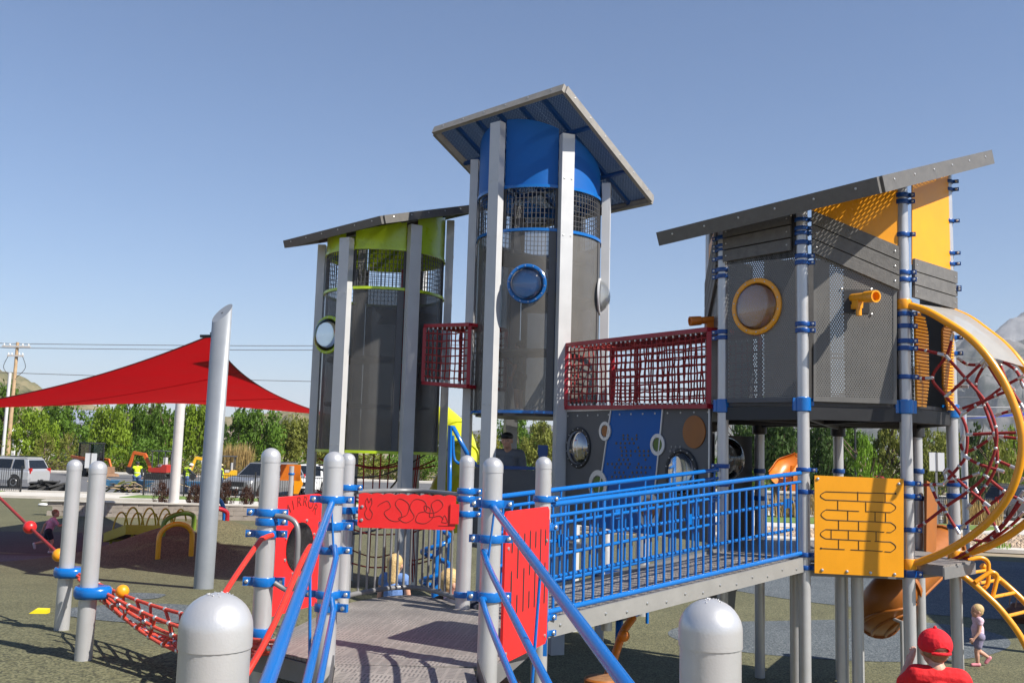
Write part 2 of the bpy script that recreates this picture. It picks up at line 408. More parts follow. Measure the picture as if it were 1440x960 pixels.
def flat(name, poly, z, m, t=.0):
    mb = MB()
    if t: mb.prism([(p[0], p[1]) for p in poly], (Vector((0, 0, z-t)), Vector((1, 0, 0)), Vector((0, 1, 0))), t)
    else: mb.add([(p[0], p[1], z) for p in poly], [tuple(range(len(poly)))])
    return tag(obj(name, mb, m), kind='structure')
flat('sidewalk', [(-60, 46.5), (-16, 46.5), (-16, 41.5), (-3, 40), (8, 34.5), (24, 30.2), (24, 31), (9, 35.4), (-2, 42), (-2, 50), (-60, 50)], .09, CONC, .12)
flat('road', [(-90, 51), (120, 51), (120, 81), (-90, 81)], .012, ASPH)
flat('kerb', [(-90, 50.5), (120, 50.5), (120, 51), (-90, 51)], .12, CONC, .16)
flat('kerb', [(-90, 81), (120, 81), (120, 81.4), (-90, 81.4)], .14, CONC, .16)
flat('sidewalk', [(-90, 82.6), (120, 82.6), (120, 85), (-90, 85)], .09, CONC, .12)
flat('lawn', [(-19, 47.1), (-9.5, 47.1), (-4, 47.6), (-4, 49.4), (-19, 49.4)], .115, LAWN, .06)
flat('lawn', [(-60, 47.8), (-26, 47.8), (-26, 49.8), (-60, 49.8)], .115, LAWN, .06)
flat('sidewalk', [(6, 40.4), (60, 37.0), (60, 47), (4, 50.4)], .085, CONC, .12)
flat('lawn', [(11.5, 42.6), (20.4, 41.0), (22.6, 43.3), (12.5, 47.2)], .13, LAWN, .06)
flat('sidewalk', [(26, 33.6), (60, 31), (60, 33.5), (26, 35.2)], .09, CONC, .12)
# gravel planting bed on the right
bed = MB()
bed.prism([(6, 35.6), (24, 31.2), (40, 29), (60, 29), (60, 36.9), (6, 40.2)], (Vector((0, 0, -.04)), Vector((1, 0, 0)), Vector((0, 1, 0))), .07)
tag(obj('planting_bed', bed, SOIL), kind='structure')
rnd = random.Random(3); st = MB()
for i in range(2600):
    x = rnd.uniform(10.5, 25); ylo = 36.2-(x-6)*.27 if x < 24 else 31.3; y = rnd.uniform(ylo, 40.0-(x-6)*.06)
    r = rnd.uniform(.05, .14); a = rnd.uniform(0, 6.28); pts = []
    for k in range(5):
        pts.append((x+r*cos(a+k*1.257)*rnd.uniform(.7, 1.2), y+r*sin(a+k*1.257)*rnd.uniform(.7, 1.2), .03))
    top = (x+rnd.uniform(-.02, .02), y, .03+r*rnd.uniform(.6, 1.))
    st.add(pts+[top], [(k, (k+1) % 5, 5) for k in range(5)])
STONE = mat('buff_stone', (.42, .32, .23), .9, 0, .35, 2.)
tag(obj('gravel', st, STONE), kind='stuff')
# low retaining wall on the left
t = thing('retaining_wall', 'low grey concrete block wall between rubber surface and shrubs', 'wall', (-12.5, 36, 0))
for row in range(3):
    L_ = 15
    for k in range(L_):
        xa = -17.2+k*.56+(row % 2)*.2
        mb = MB(); mb.box((xa+.275, 36.2+.06*k*.3, .09+row*.175), (.55, .34, .168)); obj('block', mb, WALLC, t)
mb = MB(); mb.bar((-17.4, 36.15, .555), (-8.6, 36.5, .555), .42, .05); obj('coping', mb, CONC, t)
# ---------------------------------------------------------------- mountains
def ridge(name, az0, az1, prof, d0, d1, m, rough, seed):
    """terrain strip: prof gives pixel rows of the skyline against pixel columns"""
    rnd = random.Random(seed); N_ = 240; K = 60; vs = []
    import mathutils.noise as mn
    def top(u):
        for (ua, va), (ub, vb) in zip(prof, prof[1:]):
            if ua <= u <= ub: return va+(vb-va)*(u-ua)/(ub-ua)
        return prof[0][1] if u < prof[0][0] else prof[-1][1]
    for k in range(K+1):
        s_ = k/K; y = d0+(d1-d0)*s_
        for i in range(N_+1):
            u = az0+(az1-az0)*i/N_; hz = W(u, top(u), d1).z
            x = (u-720)/FPX*y
            q = Vector((x/d1*22+seed*7, y/d1*22, 0)); nz = mn.fractal(q, .8, 2.15, 9)
            rd = 1-abs(mn.fractal(q*.6+Vector((3, 1, 0)), .8, 2.2, 5))
            prf = smooth(0, 1, s_)**1.1*(.55+.45*s_)
            z = hz*prf+hz*rough*(nz+.8*(rd-.8))*sin(pi*min(1, s_))*.5+hz*rough*.12*nz*s_
            vs.append((x, y, max(z, -5) if k else -20))
    mb = MB(); n1 = N_+1
    mb.add(vs, [(k*n1+i, k*n1+i+1, (k+1)*n1+i+1, (k+1)*n1+i) for k in range(K) for i in range(N_)], True)
    b0 = len(mb.v)-n1; mb.add([(v[0]*1.25, v[1]*1.25, -20) for v in vs[-n1:]], [])
    e0 = len(mb.v)-n1
    for i in range(N_): mb.f.append([b0+i, b0+i+1, e0+i+1, e0+i])
    return tag(obj(name, mb, m), kind='structure')
def rockmat(name, c1, c2, sc, c3=None):
    m = bpy.data.materials.new(name); m.use_nodes = True; N, L = nodes(m); b = N['Principled BSDF']; b.inputs['Roughness'].default_value = 1
    b.inputs['Specular IOR Level'].default_value = .1
    tc = N.new('ShaderNodeTexCoord'); n = N.new('ShaderNodeTexNoise'); n.inputs['Scale'].default_value = sc; n.inputs['Detail'].default_value = 12; n.inputs['Roughness'].default_value = .72
    L.new(tc.outputs['Object'], n.inputs['Vector']); cr = N.new('ShaderNodeValToRGB'); e = cr.color_ramp.elements
    e[0].position = .42; e[0].color = (*c1, 1); e[1].position = .58; e[1].color = (*c2, 1)
    L.new(n.outputs[0], cr.inputs[0]); L.new(cr.outputs[0], b.inputs['Base Color']); return m
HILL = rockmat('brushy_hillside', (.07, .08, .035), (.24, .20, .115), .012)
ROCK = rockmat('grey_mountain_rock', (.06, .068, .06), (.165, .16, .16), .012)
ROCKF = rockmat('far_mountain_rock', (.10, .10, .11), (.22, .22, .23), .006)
ridge('hills', -500, 620, [(-500, 560), (-250, 490), (-80, 505), (0, 520), (50, 545), (110, 566), (180, 580), (250, 590), (330, 588), (420, 577), (520, 588), (620, 598)], 500, 1150, HILL, .5, 3)
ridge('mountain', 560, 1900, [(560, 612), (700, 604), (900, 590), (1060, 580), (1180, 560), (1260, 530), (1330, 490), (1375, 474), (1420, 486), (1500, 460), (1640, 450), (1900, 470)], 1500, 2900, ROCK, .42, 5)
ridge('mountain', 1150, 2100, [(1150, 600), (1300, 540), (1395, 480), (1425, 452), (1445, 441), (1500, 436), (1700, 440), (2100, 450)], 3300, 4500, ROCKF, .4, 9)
# ================================================================== play structure: entrance ramp and deck
DZ = 1.5
P471, P695, P765, P657, P490, P382 = XH(471, 6.12), XH(694, 6.17), XH(765, 7.8), XH(657.5, 8.4), XH(490, 8.45), XH(382, 6.65)
SL = .092
RD = Vector((.57, -4.2)).normalized()              # ramp direction, downhill
def rz(y): return DZ-SL*(6.15-y)
def onramp(p, y, dz): return Vector((p.x+RD.x/RD.y*(y-p.y), y, rz(y)+dz))
t = thing('entrance_deck', 'slotted brown-grey metal deck at the top of the entrance ramp', 'deck', (-.7, 7.3, zg(-.7, 7.3)))
arc = [Vector((P657.x+.02+(P490.x-P657.x)*k/10, 8.45+.62*sin(pi*k/10))) for k in range(11)]
poly = [P471+Vector((.02, .02)), P695+Vector((-.0, .02)), P765+Vector((.02, .0))]+arc+[P382+Vector((-.02, -.05))]
mb = MB(); mb.prism([(p.x, p.y) for p in poly], (Vector((0, 0, DZ-.02)), Vector((1, 0, 0)), Vector((0, 1, 0))), .02); obj('deck_plate', mb, TREAD, t)
mb = MB()
for a, b in zip(poly, poly[1:]+poly[:1]): mb.bar(v3(a, DZ-.09), v3(b, DZ-.09), .03, .13)
obj('deck_frame', mb, TUBEG, t)
t = thing('entrance_ramp', 'slotted metal wheelchair ramp leading up to the entrance deck', 'ramp', (-.1, 3, zg(-.1, 3)))
yy = [6.13, 4.9, 3.7, 2.5, 1.3, .1, -1.1, -2.3]
wv = Vector((P695.x-P471.x, P695.y-P471.y)); wl = wv.length
for a, b in zip(yy, yy[1:]):
    q = [onramp(P471, a-.004, .004)+Vector((.07, 0, 0)), onramp(P471, b+.004, .004)+Vector((.07, 0, 0)), onramp(P695, b+.004, .004)-Vector((.09, 0, 0)), onramp(P695, a-.004, .004)-Vector((.09, 0, 0))]
    mb = MB(); dn = Vector((0, 0, -.05)); mb.add(q+[p+dn for p in q], [(0, 1, 2, 3), (7, 6, 5, 4), (0, 4, 5, 1), (1, 5, 6, 2), (2, 6, 7, 3), (3, 7, 4, 0)])
    obj('tread_plate', mb, TREAD, t)
for P, s in ((P471, .06), (P695, -.075)):
    mb = MB(); mb.bar(onramp(P, 6.0, .03)+Vector((s, 0, 0)), onramp(P, -2.3, .03)+Vector((s, 0, 0)), .012, .14); obj('kerb_plate', mb, DARK, t)
for y in (4.2, 1.0, -1.5):
    mb = MB()
    for P in (P471, P695):
        q = onramp(P, y, -.1); mb.bar(q, (q.x, q.y, zg(q.x, q.y)-.1), .08, .08, (0, 1, 0))
    mb.bar(onramp(P471, y, -.1), onramp(P695, y, -.1), .06, .08); obj('support_frame', mb, SILVER, t)
GZ = lambda p: zg(p.x, p.y)-.05
fr = -pi/2
post('deck_post', P471, 0, GZ(P471), zr(P471, 471, 635), 'silver post at the front left of the deck holding the left handrails', clamps=[(zr(P471, 471, 702), 0, PR, .045, None, True), (zr(P471, 471, 739), 0, PR, .05), (zr(P471, 471, 773), 0, PR, .045, None, True), (zr(P471, 471, 835), 0, PR, .045, None, True), (zr(P471, 471, 853), -.3, PR, .05)])
post('deck_post', P695, 0, GZ(P695), zr(P695, 694, 643), 'silver post at the front right of the deck beside the red slotted panel', clamps=[(zr(P695, 694, 708), 0, PR, .05, None, True), (zr(P695, 694, 757), 0, PR, .05, None, True), (zr(P695, 694, 838), 0, PR, .06, None, True)])
post('deck_post', P765, 0, GZ(P765), zr(P765, 765, 642), 'silver post where the near blue bridge railing begins', clamps=[(zr(P765, 765, 701), .4, PR, .05), (zr(P765, 765, 741), .4, PR, .05), (zr(P765, 765, 868), .4), (zr(P765, 765, 890), .4)])
post('deck_post', P657, 0, GZ(P657), zr(P657, 657, 640), 'silver post at the right end of the curved grey fence', clamps=[(zr(P657, 657, 690), 0, PR, .05), (zr(P657, 657, 701), 0, PR, .05), (zr(P657, 657, 722), 0, PR, .05), (zr(P657, 657, 835), 0, PR, .05)])
post('deck_post', P490, 0, GZ(P490), zr(P490, 490, 637), 'silver post at the left end of the curved grey fence, half hidden by another', clamps=[(zr(P490, 490, 685), .2, PR, .05), (zr(P490, 490, 717), .2, PR, .06), (zr(P490, 490, 734), .2, PR, .05)])
post('deck_post', P382, 0, GZ(P382), zr(P382, 382, 630), 'silver post holding the red mirror panel and a grey grab handle', clamps=[(zr(P382, 380, 720), .1, PR, .05, None, True), (zr(P382, 380, 733), .1, PR, .05), (zr(P382, 380, 750), .1, PR, .05, None, True), (zr(P382, 378, 817), .1, PR, .06, None, True), (zr(P382, 376, 888), pi*.9, PR, .06)])
for u, y, v, lb in ((320, 1.827, 835, 'large foreground silver post with domed cap at lower left'), (1000, 2.09, 843, 'large foreground silver post with domed cap at lower right centre')):
    p = XH(u, y); zt = zr(p, u, v); post('ramp_post', p, 0, rz(y)-.3, zt, lb)
    mb = MB()
    for k in range(18):      # worn paint chips on the crown
        a = random.uniform(0, 6.28); e = random.uniform(1.15, 1.5); R = .0685
        c = Vector((p.x+R*cos(e)*cos(a), p.y+R*cos(e)*sin(a), zt-.06175+R*.95*sin(e))); mb.ball(c, random.uniform(.0012, .0022), 6, 4, (1, 1, .6))
    o = obj('paint_blister', mb, SILVER, [x for x in COL.objects if x.get('label') == lb][0], kind='stuff')
# handrails
def rail(label, P, zs, sgn):
    t = thing('handrail', label, 'handrail', v3(P, DZ), 'blue handrails of the entrance ramp')
    off = Vector((0, -.075, 0))
    for k, z in enumerate(zs):
        h = z-DZ; r = .0235 if k == 0 else .0185
        a = v3(P, z)+Vector((0, -.05, 0)); pts = [a+Vector((0, 0, -.0)), onramp(P, 6.0, h)+Vector((0, -.0, .0))]
        if k: pts = [v3(P, z+.02)+Vector((-.02*sgn, -.06, .01)), v3(P, z+.02)+Vector((-.045*sgn, -.1, .02)), onramp(P, 5.9, h+.01)+Vector((-.05*sgn, 0, 0))]
        s = -.05*sgn if k else 0
        pts += [onramp(P, y, h)+Vector((s, 0, 0)) for y in ([5.6, 3.2, 2.0] if k else [5.5, 3., 1.98])]
        mb = MB(); mb.tube(pts, r, 16); obj('rail', mb, BLUE, t)
    for y, a, b in ((6.03, zs[0]-DZ, zs[1]-DZ), (4.3, zs[0]-DZ, zs[2]-DZ), (2.9, zs[0]-DZ, zs[2]-DZ)):
        mb = MB(); mb.tube([onramp(P, y, b)+Vector((-.03*sgn, 0, 0)), onramp(P, y, a)], .007, 8); obj('tie_rod', mb, BLUE, t)
rail('blue handrails running down the left side of the entrance ramp', P471, [zr(P471, 470, 705), zr(P471, 470, 775), zr(P471, 470, 848)], -1)
rail('blue handrails running down the right side of the entrance ramp', P695, [zr(P695, 694, 711), zr(P695, 692, 782), zr(P695, 692, 848)], 1)
def redrail(label, pts):
    t = MB(); t.tube(bez(pts, 6), .018, 14)
    return solo('grab_rail', t, REDT, label, 'rail', 'red rails of the rope net climb')
gl1 = Vector((-2.35, 5.1, 0)); gl2 = Vector((-1.75, 4.35, 0))
redrail('bent red rail clamped to the post left of the mirror panel', [W(383, 752, 6.57), W(372, 756, 6.5), W(362, 765, 6.42), W(317, 832, 6.0), W(306, 862, 5.85), W(306, 900, 5.82), W(307, 1030, 5.82)])
redrail('straight red rail beside the left blue handrails', [W(452, 760, 6.1), W(440, 768, 6.05), W(427, 783, 5.95), W(347, 947, 5.1), Vector((gl2.x, gl2.y, zg(gl2.x, gl2.y)-.05))])
mb = MB(); mb.tube(bez([W(388, 725, 6.6), W(404, 727, 6.58), W(416, 736, 6.57), W(419, 755, 6.56), W(417, 800, 6.56), W(415, 822, 6.58), W(404, 829, 6.6), W(386, 819, 6.6)], 6), .018, 14)
solo('hand_loop', mb, TUBEG, 'bent grey hand loop clamped beside the mirror', 'hand loop')
# mirror panel
def frame(p0, p1, z0, z1):
    X = Vector((p1.x-p0.x, p1.y-p0.y, 0)).normalized(); return X
m0 = XH(387, 6.75); m1 = XH(455, 7.35)
zb, zt = zr(m0, 388, 868), zr(m0, 391, 697)
X = v3(m1-m0, 0); Wp = X.length; X.normalize(); Y = Vector((0, 0, 1)); O = v3(m0, zb); H = zt-zb; Nn = X.cross(Y).normalized()
t = thing('mirror_panel', 'red play panel with a round mirror and the word MIRROR', 'panel', O)
mb = MB(); n = 10
mb.prism([(0, .02), (.02, 0), (Wp-.02, 0), (Wp, .02), (Wp, H-.02)]+[(Wp*(1-k/n), H-.001-.012*(k/n)) for k in range(1, n)]+[(0, H-.02)], (O, X, Y), .019); obj('board', mb, REDP, t)
def wordarc(word, cx, cy, r, a0, a1, size, parent, O, X, Y, out, m):
    for i, ch in enumerate(word):
        a = a0+(a1-a0)*i/(len(word)-1)
        cu = bpy.data.curves.new('letter', 'FONT'); cu.body = ch; cu.size = size; cu.align_x = 'CENTER'; cu.extrude = .0015; cu.resolution_u = 3
        tmp = bpy.data.objects.new('tmp', cu); me = bpy.data.meshes.new_from_object(tmp); bpy.data.objects.remove(tmp); bpy.data.curves.remove(cu)
        mb = MB(); ex = Vector((cos(a-pi/2), sin(a-pi/2))); ey = Vector((cos(a), sin(a)))
        vs = []
        for v in me.vertices:
            q = Vector((cx, cy))+ey*r+ex*v.co.x+ey*v.co.y; vs.append(O+X*q.x+Y*q.y+out*(.002+v.co.z))
        mb.add(vs, [tuple(p.vertices) for p in me.polygons]); bpy.data.meshes.remove(me)
        obj('letter', mb, m, parent)
ENGR = mat('engraved_line', (.19, .014, .012), .7); ENGB = mat('engraved_dark_line', (.02, .015, .01), .7)
cx, cy = Wp*.55, H*.58
wordarc('MIRROR', cx, cy, .265, radians(128), radians(52), .105, t, O+Nn*.019, X, Y, Nn, ENGR)
ring = MB(); ring.lathe([(.001, .004), (.178, .004)], O+X*cx+Y*(cy-.03)+Nn*.02, 32, Nn); obj('mirror', ring, MIRR, t)
b = MB(); [b.lathe([(.012, 0), (.012, .006), (.004, .01)], O+X*(cx+.2*cos(k*pi/4+.4))+Y*(cy-.03+.2*sin(k*pi/4+.4))+Nn*.019, 8, Nn) for k in range(8)]; obj('bolt', b, BOLT, t)
# curved fence with the squiggle panel
def arcp(s, k=.62): return Vector((P490.x+.04+(P657.x-P490.x-.08)*s, 8.45+k*sin(pi*s)))
t = thing('curved_fence', 'bowed charcoal metal fence across the back of the deck', 'fence', v3(arcp(.5), DZ))
zt = 2.46; zb = DZ+.07
for z, r in ((zt, .022), (zb, .022)):
    mb = MB(); mb.tube([v3(arcp(k/24), z) for k in range(25)], r, 12); obj('rail', mb, TUBEG, t)
NB = 17
for k in range(NB):
    s = .02+.96*k/(NB-1); mb = MB(); mb.tube([v3(arcp(s), zb), v3(arcp(s), zt)], .0115, 8); obj('baluster', mb, TUBEG, t)
for s in (.0, 1.): mb = MB(); mb.tube([v3(arcp(s), DZ), v3(arcp(s), zt)], .022, 12); obj('end_upright', mb, TUBEG, t)
O = W(503, 741, 8.32); X = W(640, 744, 8.32)-O; Wp = X.length; X = v3(X, 0).normalized(); H = zat(503, 692, 8.32)-O.z; Nn = X.cross(Y)
t = thing('maze_panel', 'red panel with wavy top edge and engraved looping line', 'panel', O)
top = [(Wp*(1-k/48.), H-.012+.012*abs(sin(pi*8*k/48.))) for k in range(49)]
mb = MB(); mb.prism([(0, .02), (.02, 0), (Wp-.02, 0), (Wp, .02)]+top, (O, X, Y), .019); obj('board', mb, REDP, t)
def groove(pts, O, X, Y, Nn, m, t, r=.0031, n=5, close=False, smoothit=True):
    q = [O+X*a+Y*b+Nn*.0195 for a, b in pts]; mb = MB(); mb.tube(bez(q, n) if smoothit else q, r, 5, close=close); return obj('engraved_line', mb, m, t)
sq = [(.20, .62), (.23, .70), (.30, .78), (.33, .60), (.27, .45), (.33, .25), (.42, .22), (.45, .42), (.38, .70), (.43, .86), (.52, .70), (.50, .40), (.42, .30), (.50, .18), (.58, .35), (.53, .62), (.58, .85), (.68, .80), (.70, .55), (.62, .45), (.60, .22), (.70, .18), (.78, .40), (.75, .72), (.82, .86), (.87, .70), (.80, .50), (.70, .50), (.68, .68), (.74, .60), (.74, .36), (.84, .40), (.88, .30)]
groove([(a*Wp, b*H) for a, b in sq], O, X, Y, Nn, ENGR, t)
for pts in ([(.09, .55), (.07, .7), (.09, .85), (.11, .72), (.13, .86), (.14, .7), (.12, .55), (.15, .42), (.13, .25), (.09, .28), (.07, .42), (.09, .55)], [(.86, .22), (.89, .42), (.92, .22), (.86, .22)], [(.83, .12), (.94, .12)]): groove([(a*Wp, b*H) for a, b in pts], O, X, Y, Nn, ENGR, t, .003, 4)
for a in (.04, .97):
    
    for c in (.22, .6): b = MB(); b.lathe([(.014, 0), (.014, .006), (.005, .01)], O+X*(a*Wp)+Y*(c*H)+Nn*.019, 8, Nn); obj('bolt', b, BOLT, t)
mb = MB(); mb.prism([(Wp-.045, .18*H), (Wp+.03, .18*H), (Wp+.03, .75*H), (Wp-.045, .75*H)], (O+Nn*.0195, X, Y), .012); obj('bracket', mb, REDP, t)
# red slotted panel
p0, p1 = XH(711, 6.5), XH(771.5, 7.28)
zb, zt = zr(p0, 708, 934), zr(p0, 713, 719)
X = v3(p1-p0, 0); Wp = X.length; X.normalize(); O = v3(p0, zb); H = zt-zb; Nn = X.cross(Y)
t = thing('slotted_panel', 'tall red panel with vertical slots beside the right handrails', 'panel', O)
mb = MB(); mb.prism([(0, .03), (.03, 0), (Wp-.03, 0), (Wp, .03), (Wp, H-.03), (Wp-.03, H), (.03, H), (0, H-.03)], (O, X, Y), .019); obj('board', mb, REDP, t)
for i, a in enumerate((.14, .27, .41, .54, .67, .79, .91)):
    for (b0_, b1_) in (((.71, .84), (.29, .6)) if i % 2 == 0 else ((.53, .85), (.3, .43))):
        mb = MB(); mb.prism([(a*Wp-.012, b0_*H+.012), (a*Wp, b0_*H), (a*Wp+.012, b0_*H+.012), (a*Wp+.012, b1_*H-.012), (a*Wp, b1_*H), (a*Wp-.012, b1_*H-.012)], (O+Nn*.0175, X, Y), .003); obj('slot', mb, BLACK, t)
b = MB(); [b.lathe([(.014, 0), (.014, .006), (.005, .01)], O+X*a+Y*c+Nn*.019, 8, Nn) for a in (.05, Wp-.05) for c in (.06, H*.75)]; obj('bolt', b, BOLT, t)
mb = MB(); mb.bar(v3(p1, zb-.1)+X*.02, v3(p1, zt-.1)+X*.02, .03, .03, (1, 0, 0)); obj('edge_bracket', mb, BLUE, t)
# ------------------------------------------------------------------ bridge ramp
PA, PB, PC, PD = XH(1016.5, 11.25), XH(1130, 10.45), XH(1275, 10.38), XH(1340, 11.0)
PD2, PC2, PB2, PA2 = XH(1290, 12.2), XH(1179, 12.9), XH(1068, 12.9), XH(998, 12.3)
BZ = 1.78
t = thing('bridge_ramp', 'grey metal bridge ramp rising from the deck to the orange roofed tower', 'bridge', v3((P765+PB)/2, 0))
dn = (PB-P765).normalized(); pn = Vector((-dn.y, dn.x))
n0, n1 = P765+dn*.06, PB-dn*.08; f0, f1 = P657+Vector((.12, .06)), PA-dn*.1
def lerp(a, b, k): return a+(b-a)*k
for k in range(4):
    q = [v3(lerp(n0, n1, k/4+.002), lerp(DZ, BZ, k/4)), v3(lerp(n0, n1, (k+1)/4-.002), lerp(DZ, BZ, (k+1)/4)), v3(lerp(f0, f1, (k+1)/4-.002), lerp(DZ, BZ, (k+1)/4)), v3(lerp(f0, f1, k/4+.002), lerp(DZ, BZ, k/4))]
    mb = MB(); d_ = Vector((0, 0, -.04)); mb.add(q+[p+d_ for p in q], [(0, 1, 2, 3), (7, 6, 5, 4), (0, 4, 5, 1), (1, 5, 6, 2), (2, 6, 7, 3), (3, 7, 4, 0)]); obj('tread_plate', mb, TREAD, t)
for a, b in ((n0, n1), (f0, f1)):
    mb = MB(); mb.bar(v3(a, DZ-.045)-v3(pn, 0)*.02, v3(b, BZ-.045)-v3(pn, 0)*.02, .03, .15); bm_ = obj('side_beam', mb, TUBEG if a is f0 else mat('grey_beam', (.27, .265, .255), .5, .1, .08, 6.), t)
    if a is n0:
        q = MB()
        for k in range(14): q.lathe([(.012, 0), (.012, .006), (.004, .009)], v3(lerp(a, b, (k+.5)/14), lerp(DZ, BZ, (k+.5)/14)-.04-.03*(k % 2))-v3(pn, 0)*.035, 7, -v3(pn, 0))
        obj('bolt', q, BOLT, bm_)
for k, (x_, l_) in enumerate(((.25, .14), (.62, .3))):
    mb = MB(); c = v3(lerp(n0, n1, x_), lerp(DZ, BZ, x_)-.12)+v3(pn, 0)*.2; mb.lathe([(.05, 0), (.05, -l_)], c, 12); obj('support_stub', mb, SILVER, t)
def balustrade(label, a, b, z0, z1, nb, extra=()):
    t = thing('bridge_railing', label, 'railing', v3((a+b)/2, (z0+z1)/2), 'blue railings along the bridge ramp')
    def P(s, h): return v3(lerp(a, b, s), lerp(z0, z1, s)+h)
    mb = MB(); mb.tube([P(0, .93), P(1, .93)], .0235, 14); obj('rail', mb, BLUE, t)
    mb = MB(); mb.tube([P(0, .835), P(1, .835)], .017, 12); obj('rail', mb, BLUE, t)
    mb = MB(); mb.tube([P(0, .075), P(1, .075)], .0235, 14); obj('rail', mb, BLUE, t)
    for h in (.62, .33):
        o_ = v3(pn, 0)*extra[0]*.06
        mb = MB(); mb.tube([P(.015, h)+o_, P(.985, h)+o_], .017, 12); obj('rail', mb, BLUE, t)
    for k in range(nb):
        s = (k+.6)/(nb+.2); mb = MB(); mb.tube([P(s, .075), P(s, .835)], .0125, 8); obj('baluster', mb, BLUE, t)
        if k % 4 == 1: mb = MB(); mb.tube([P(s, .835), P(s, .93)], .0125, 8); obj('rail_stub', mb, BLUE, t)
    for s in (.05, .5, .95):
        mb = MB(); mb.bar(P(s-.011, .62)+v3(pn, 0)*extra[0]*.035, P(s+.011, .62)+v3(pn, 0)*extra[0]*.035, .012, .1); obj('bracket_plate', mb, BLUE, t)
balustrade('near blue railing along the bridge ramp', P765+dn*.07, PB-dn*.075, DZ, BZ, 32, (1,))
balustrade('far blue railing along the bridge ramp in front of the climbing wall', f0+v3(dn, 0).to_2d()*.0, f1, DZ, BZ, 34, (-1,))
# ================================================================== towers
def roof(parent, N, L, R, th, top_m, under_m, beam_m, fasc_m, nbeam=6, dz=0.):
    N, L, R = Vector(N)+Vector((0, 0, dz)), Vector(L)+Vector((0, 0, dz)), Vector(R)+Vector((0, 0, dz)); B = L+R-N
    ex = (L-N); lx = ex.length; ex = ex.normalized(); ey = (R-N); ey = (ey-ex*ey.dot(ex)); ly = ey.length; ey.normalize(); nz = ex.cross(ey)
    if nz.z < 0: nz = -nz
    flip = ex.cross(ey).z < 0
    Q = lambda a, b, h=0.: N+ex*a+ey*b+nz*h
    ns = 4
    for k in range(ns):
        a0, a1 = .02+(lx-.04)*k/ns, .02+(lx-.04)*(k+1)/ns
        mb = MB(); O = Q(a0+.002, .02, -.012); mb.sheet(O, ex, ey, a1-a0-.004, ly-.04, .004); obj('roof_plate', mb, under_m, parent)
    for (a, b, c, d) in ((0, 0, lx, 0), (0, ly, lx, ly), (0, 0, 0, ly), (lx, 0, lx, ly)):
        p, q = Q(a, b, -th/2), Q(c, d, -th/2); ax = (q-p).normalized()
        if a == c: p, q = p+ax*.031, q-ax*.031
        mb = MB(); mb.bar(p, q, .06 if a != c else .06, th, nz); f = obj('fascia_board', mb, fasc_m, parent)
        out = (Q((a+c)/2, (b+d)/2)-Q(lx/2, ly/2)).normalized(); bb = MB()
        for k in range(6): bb.lathe([(.013, 0), (.013, .005), (.004, .009)], p+(q-p)*((k+.5)/6)+out*.03+nz*.02, 7, out)
        obj('bolt', bb, BOLT, f)
    for k in range(1, nbeam):
        a = lx*k/nbeam; mb = MB(); mb.bar(Q(a, .035, -.05), Q(a, ly-.035, -.05), .05, .06, nz); obj('roof_beam', mb, beam_m, parent)
    for b in (.3, .7):
        mb = MB(); mb.bar(Q(.035, ly*b, -.11), Q(lx-.035, ly*b, -.11), .05, .05, nz); obj('roof_beam', mb, beam_m, parent)
    def zf(x, y):                    # underside height
        return N.z-(nz.x*(x-N.x)+nz.y*(y-N.y))/nz.z-.1
    return zf, nz
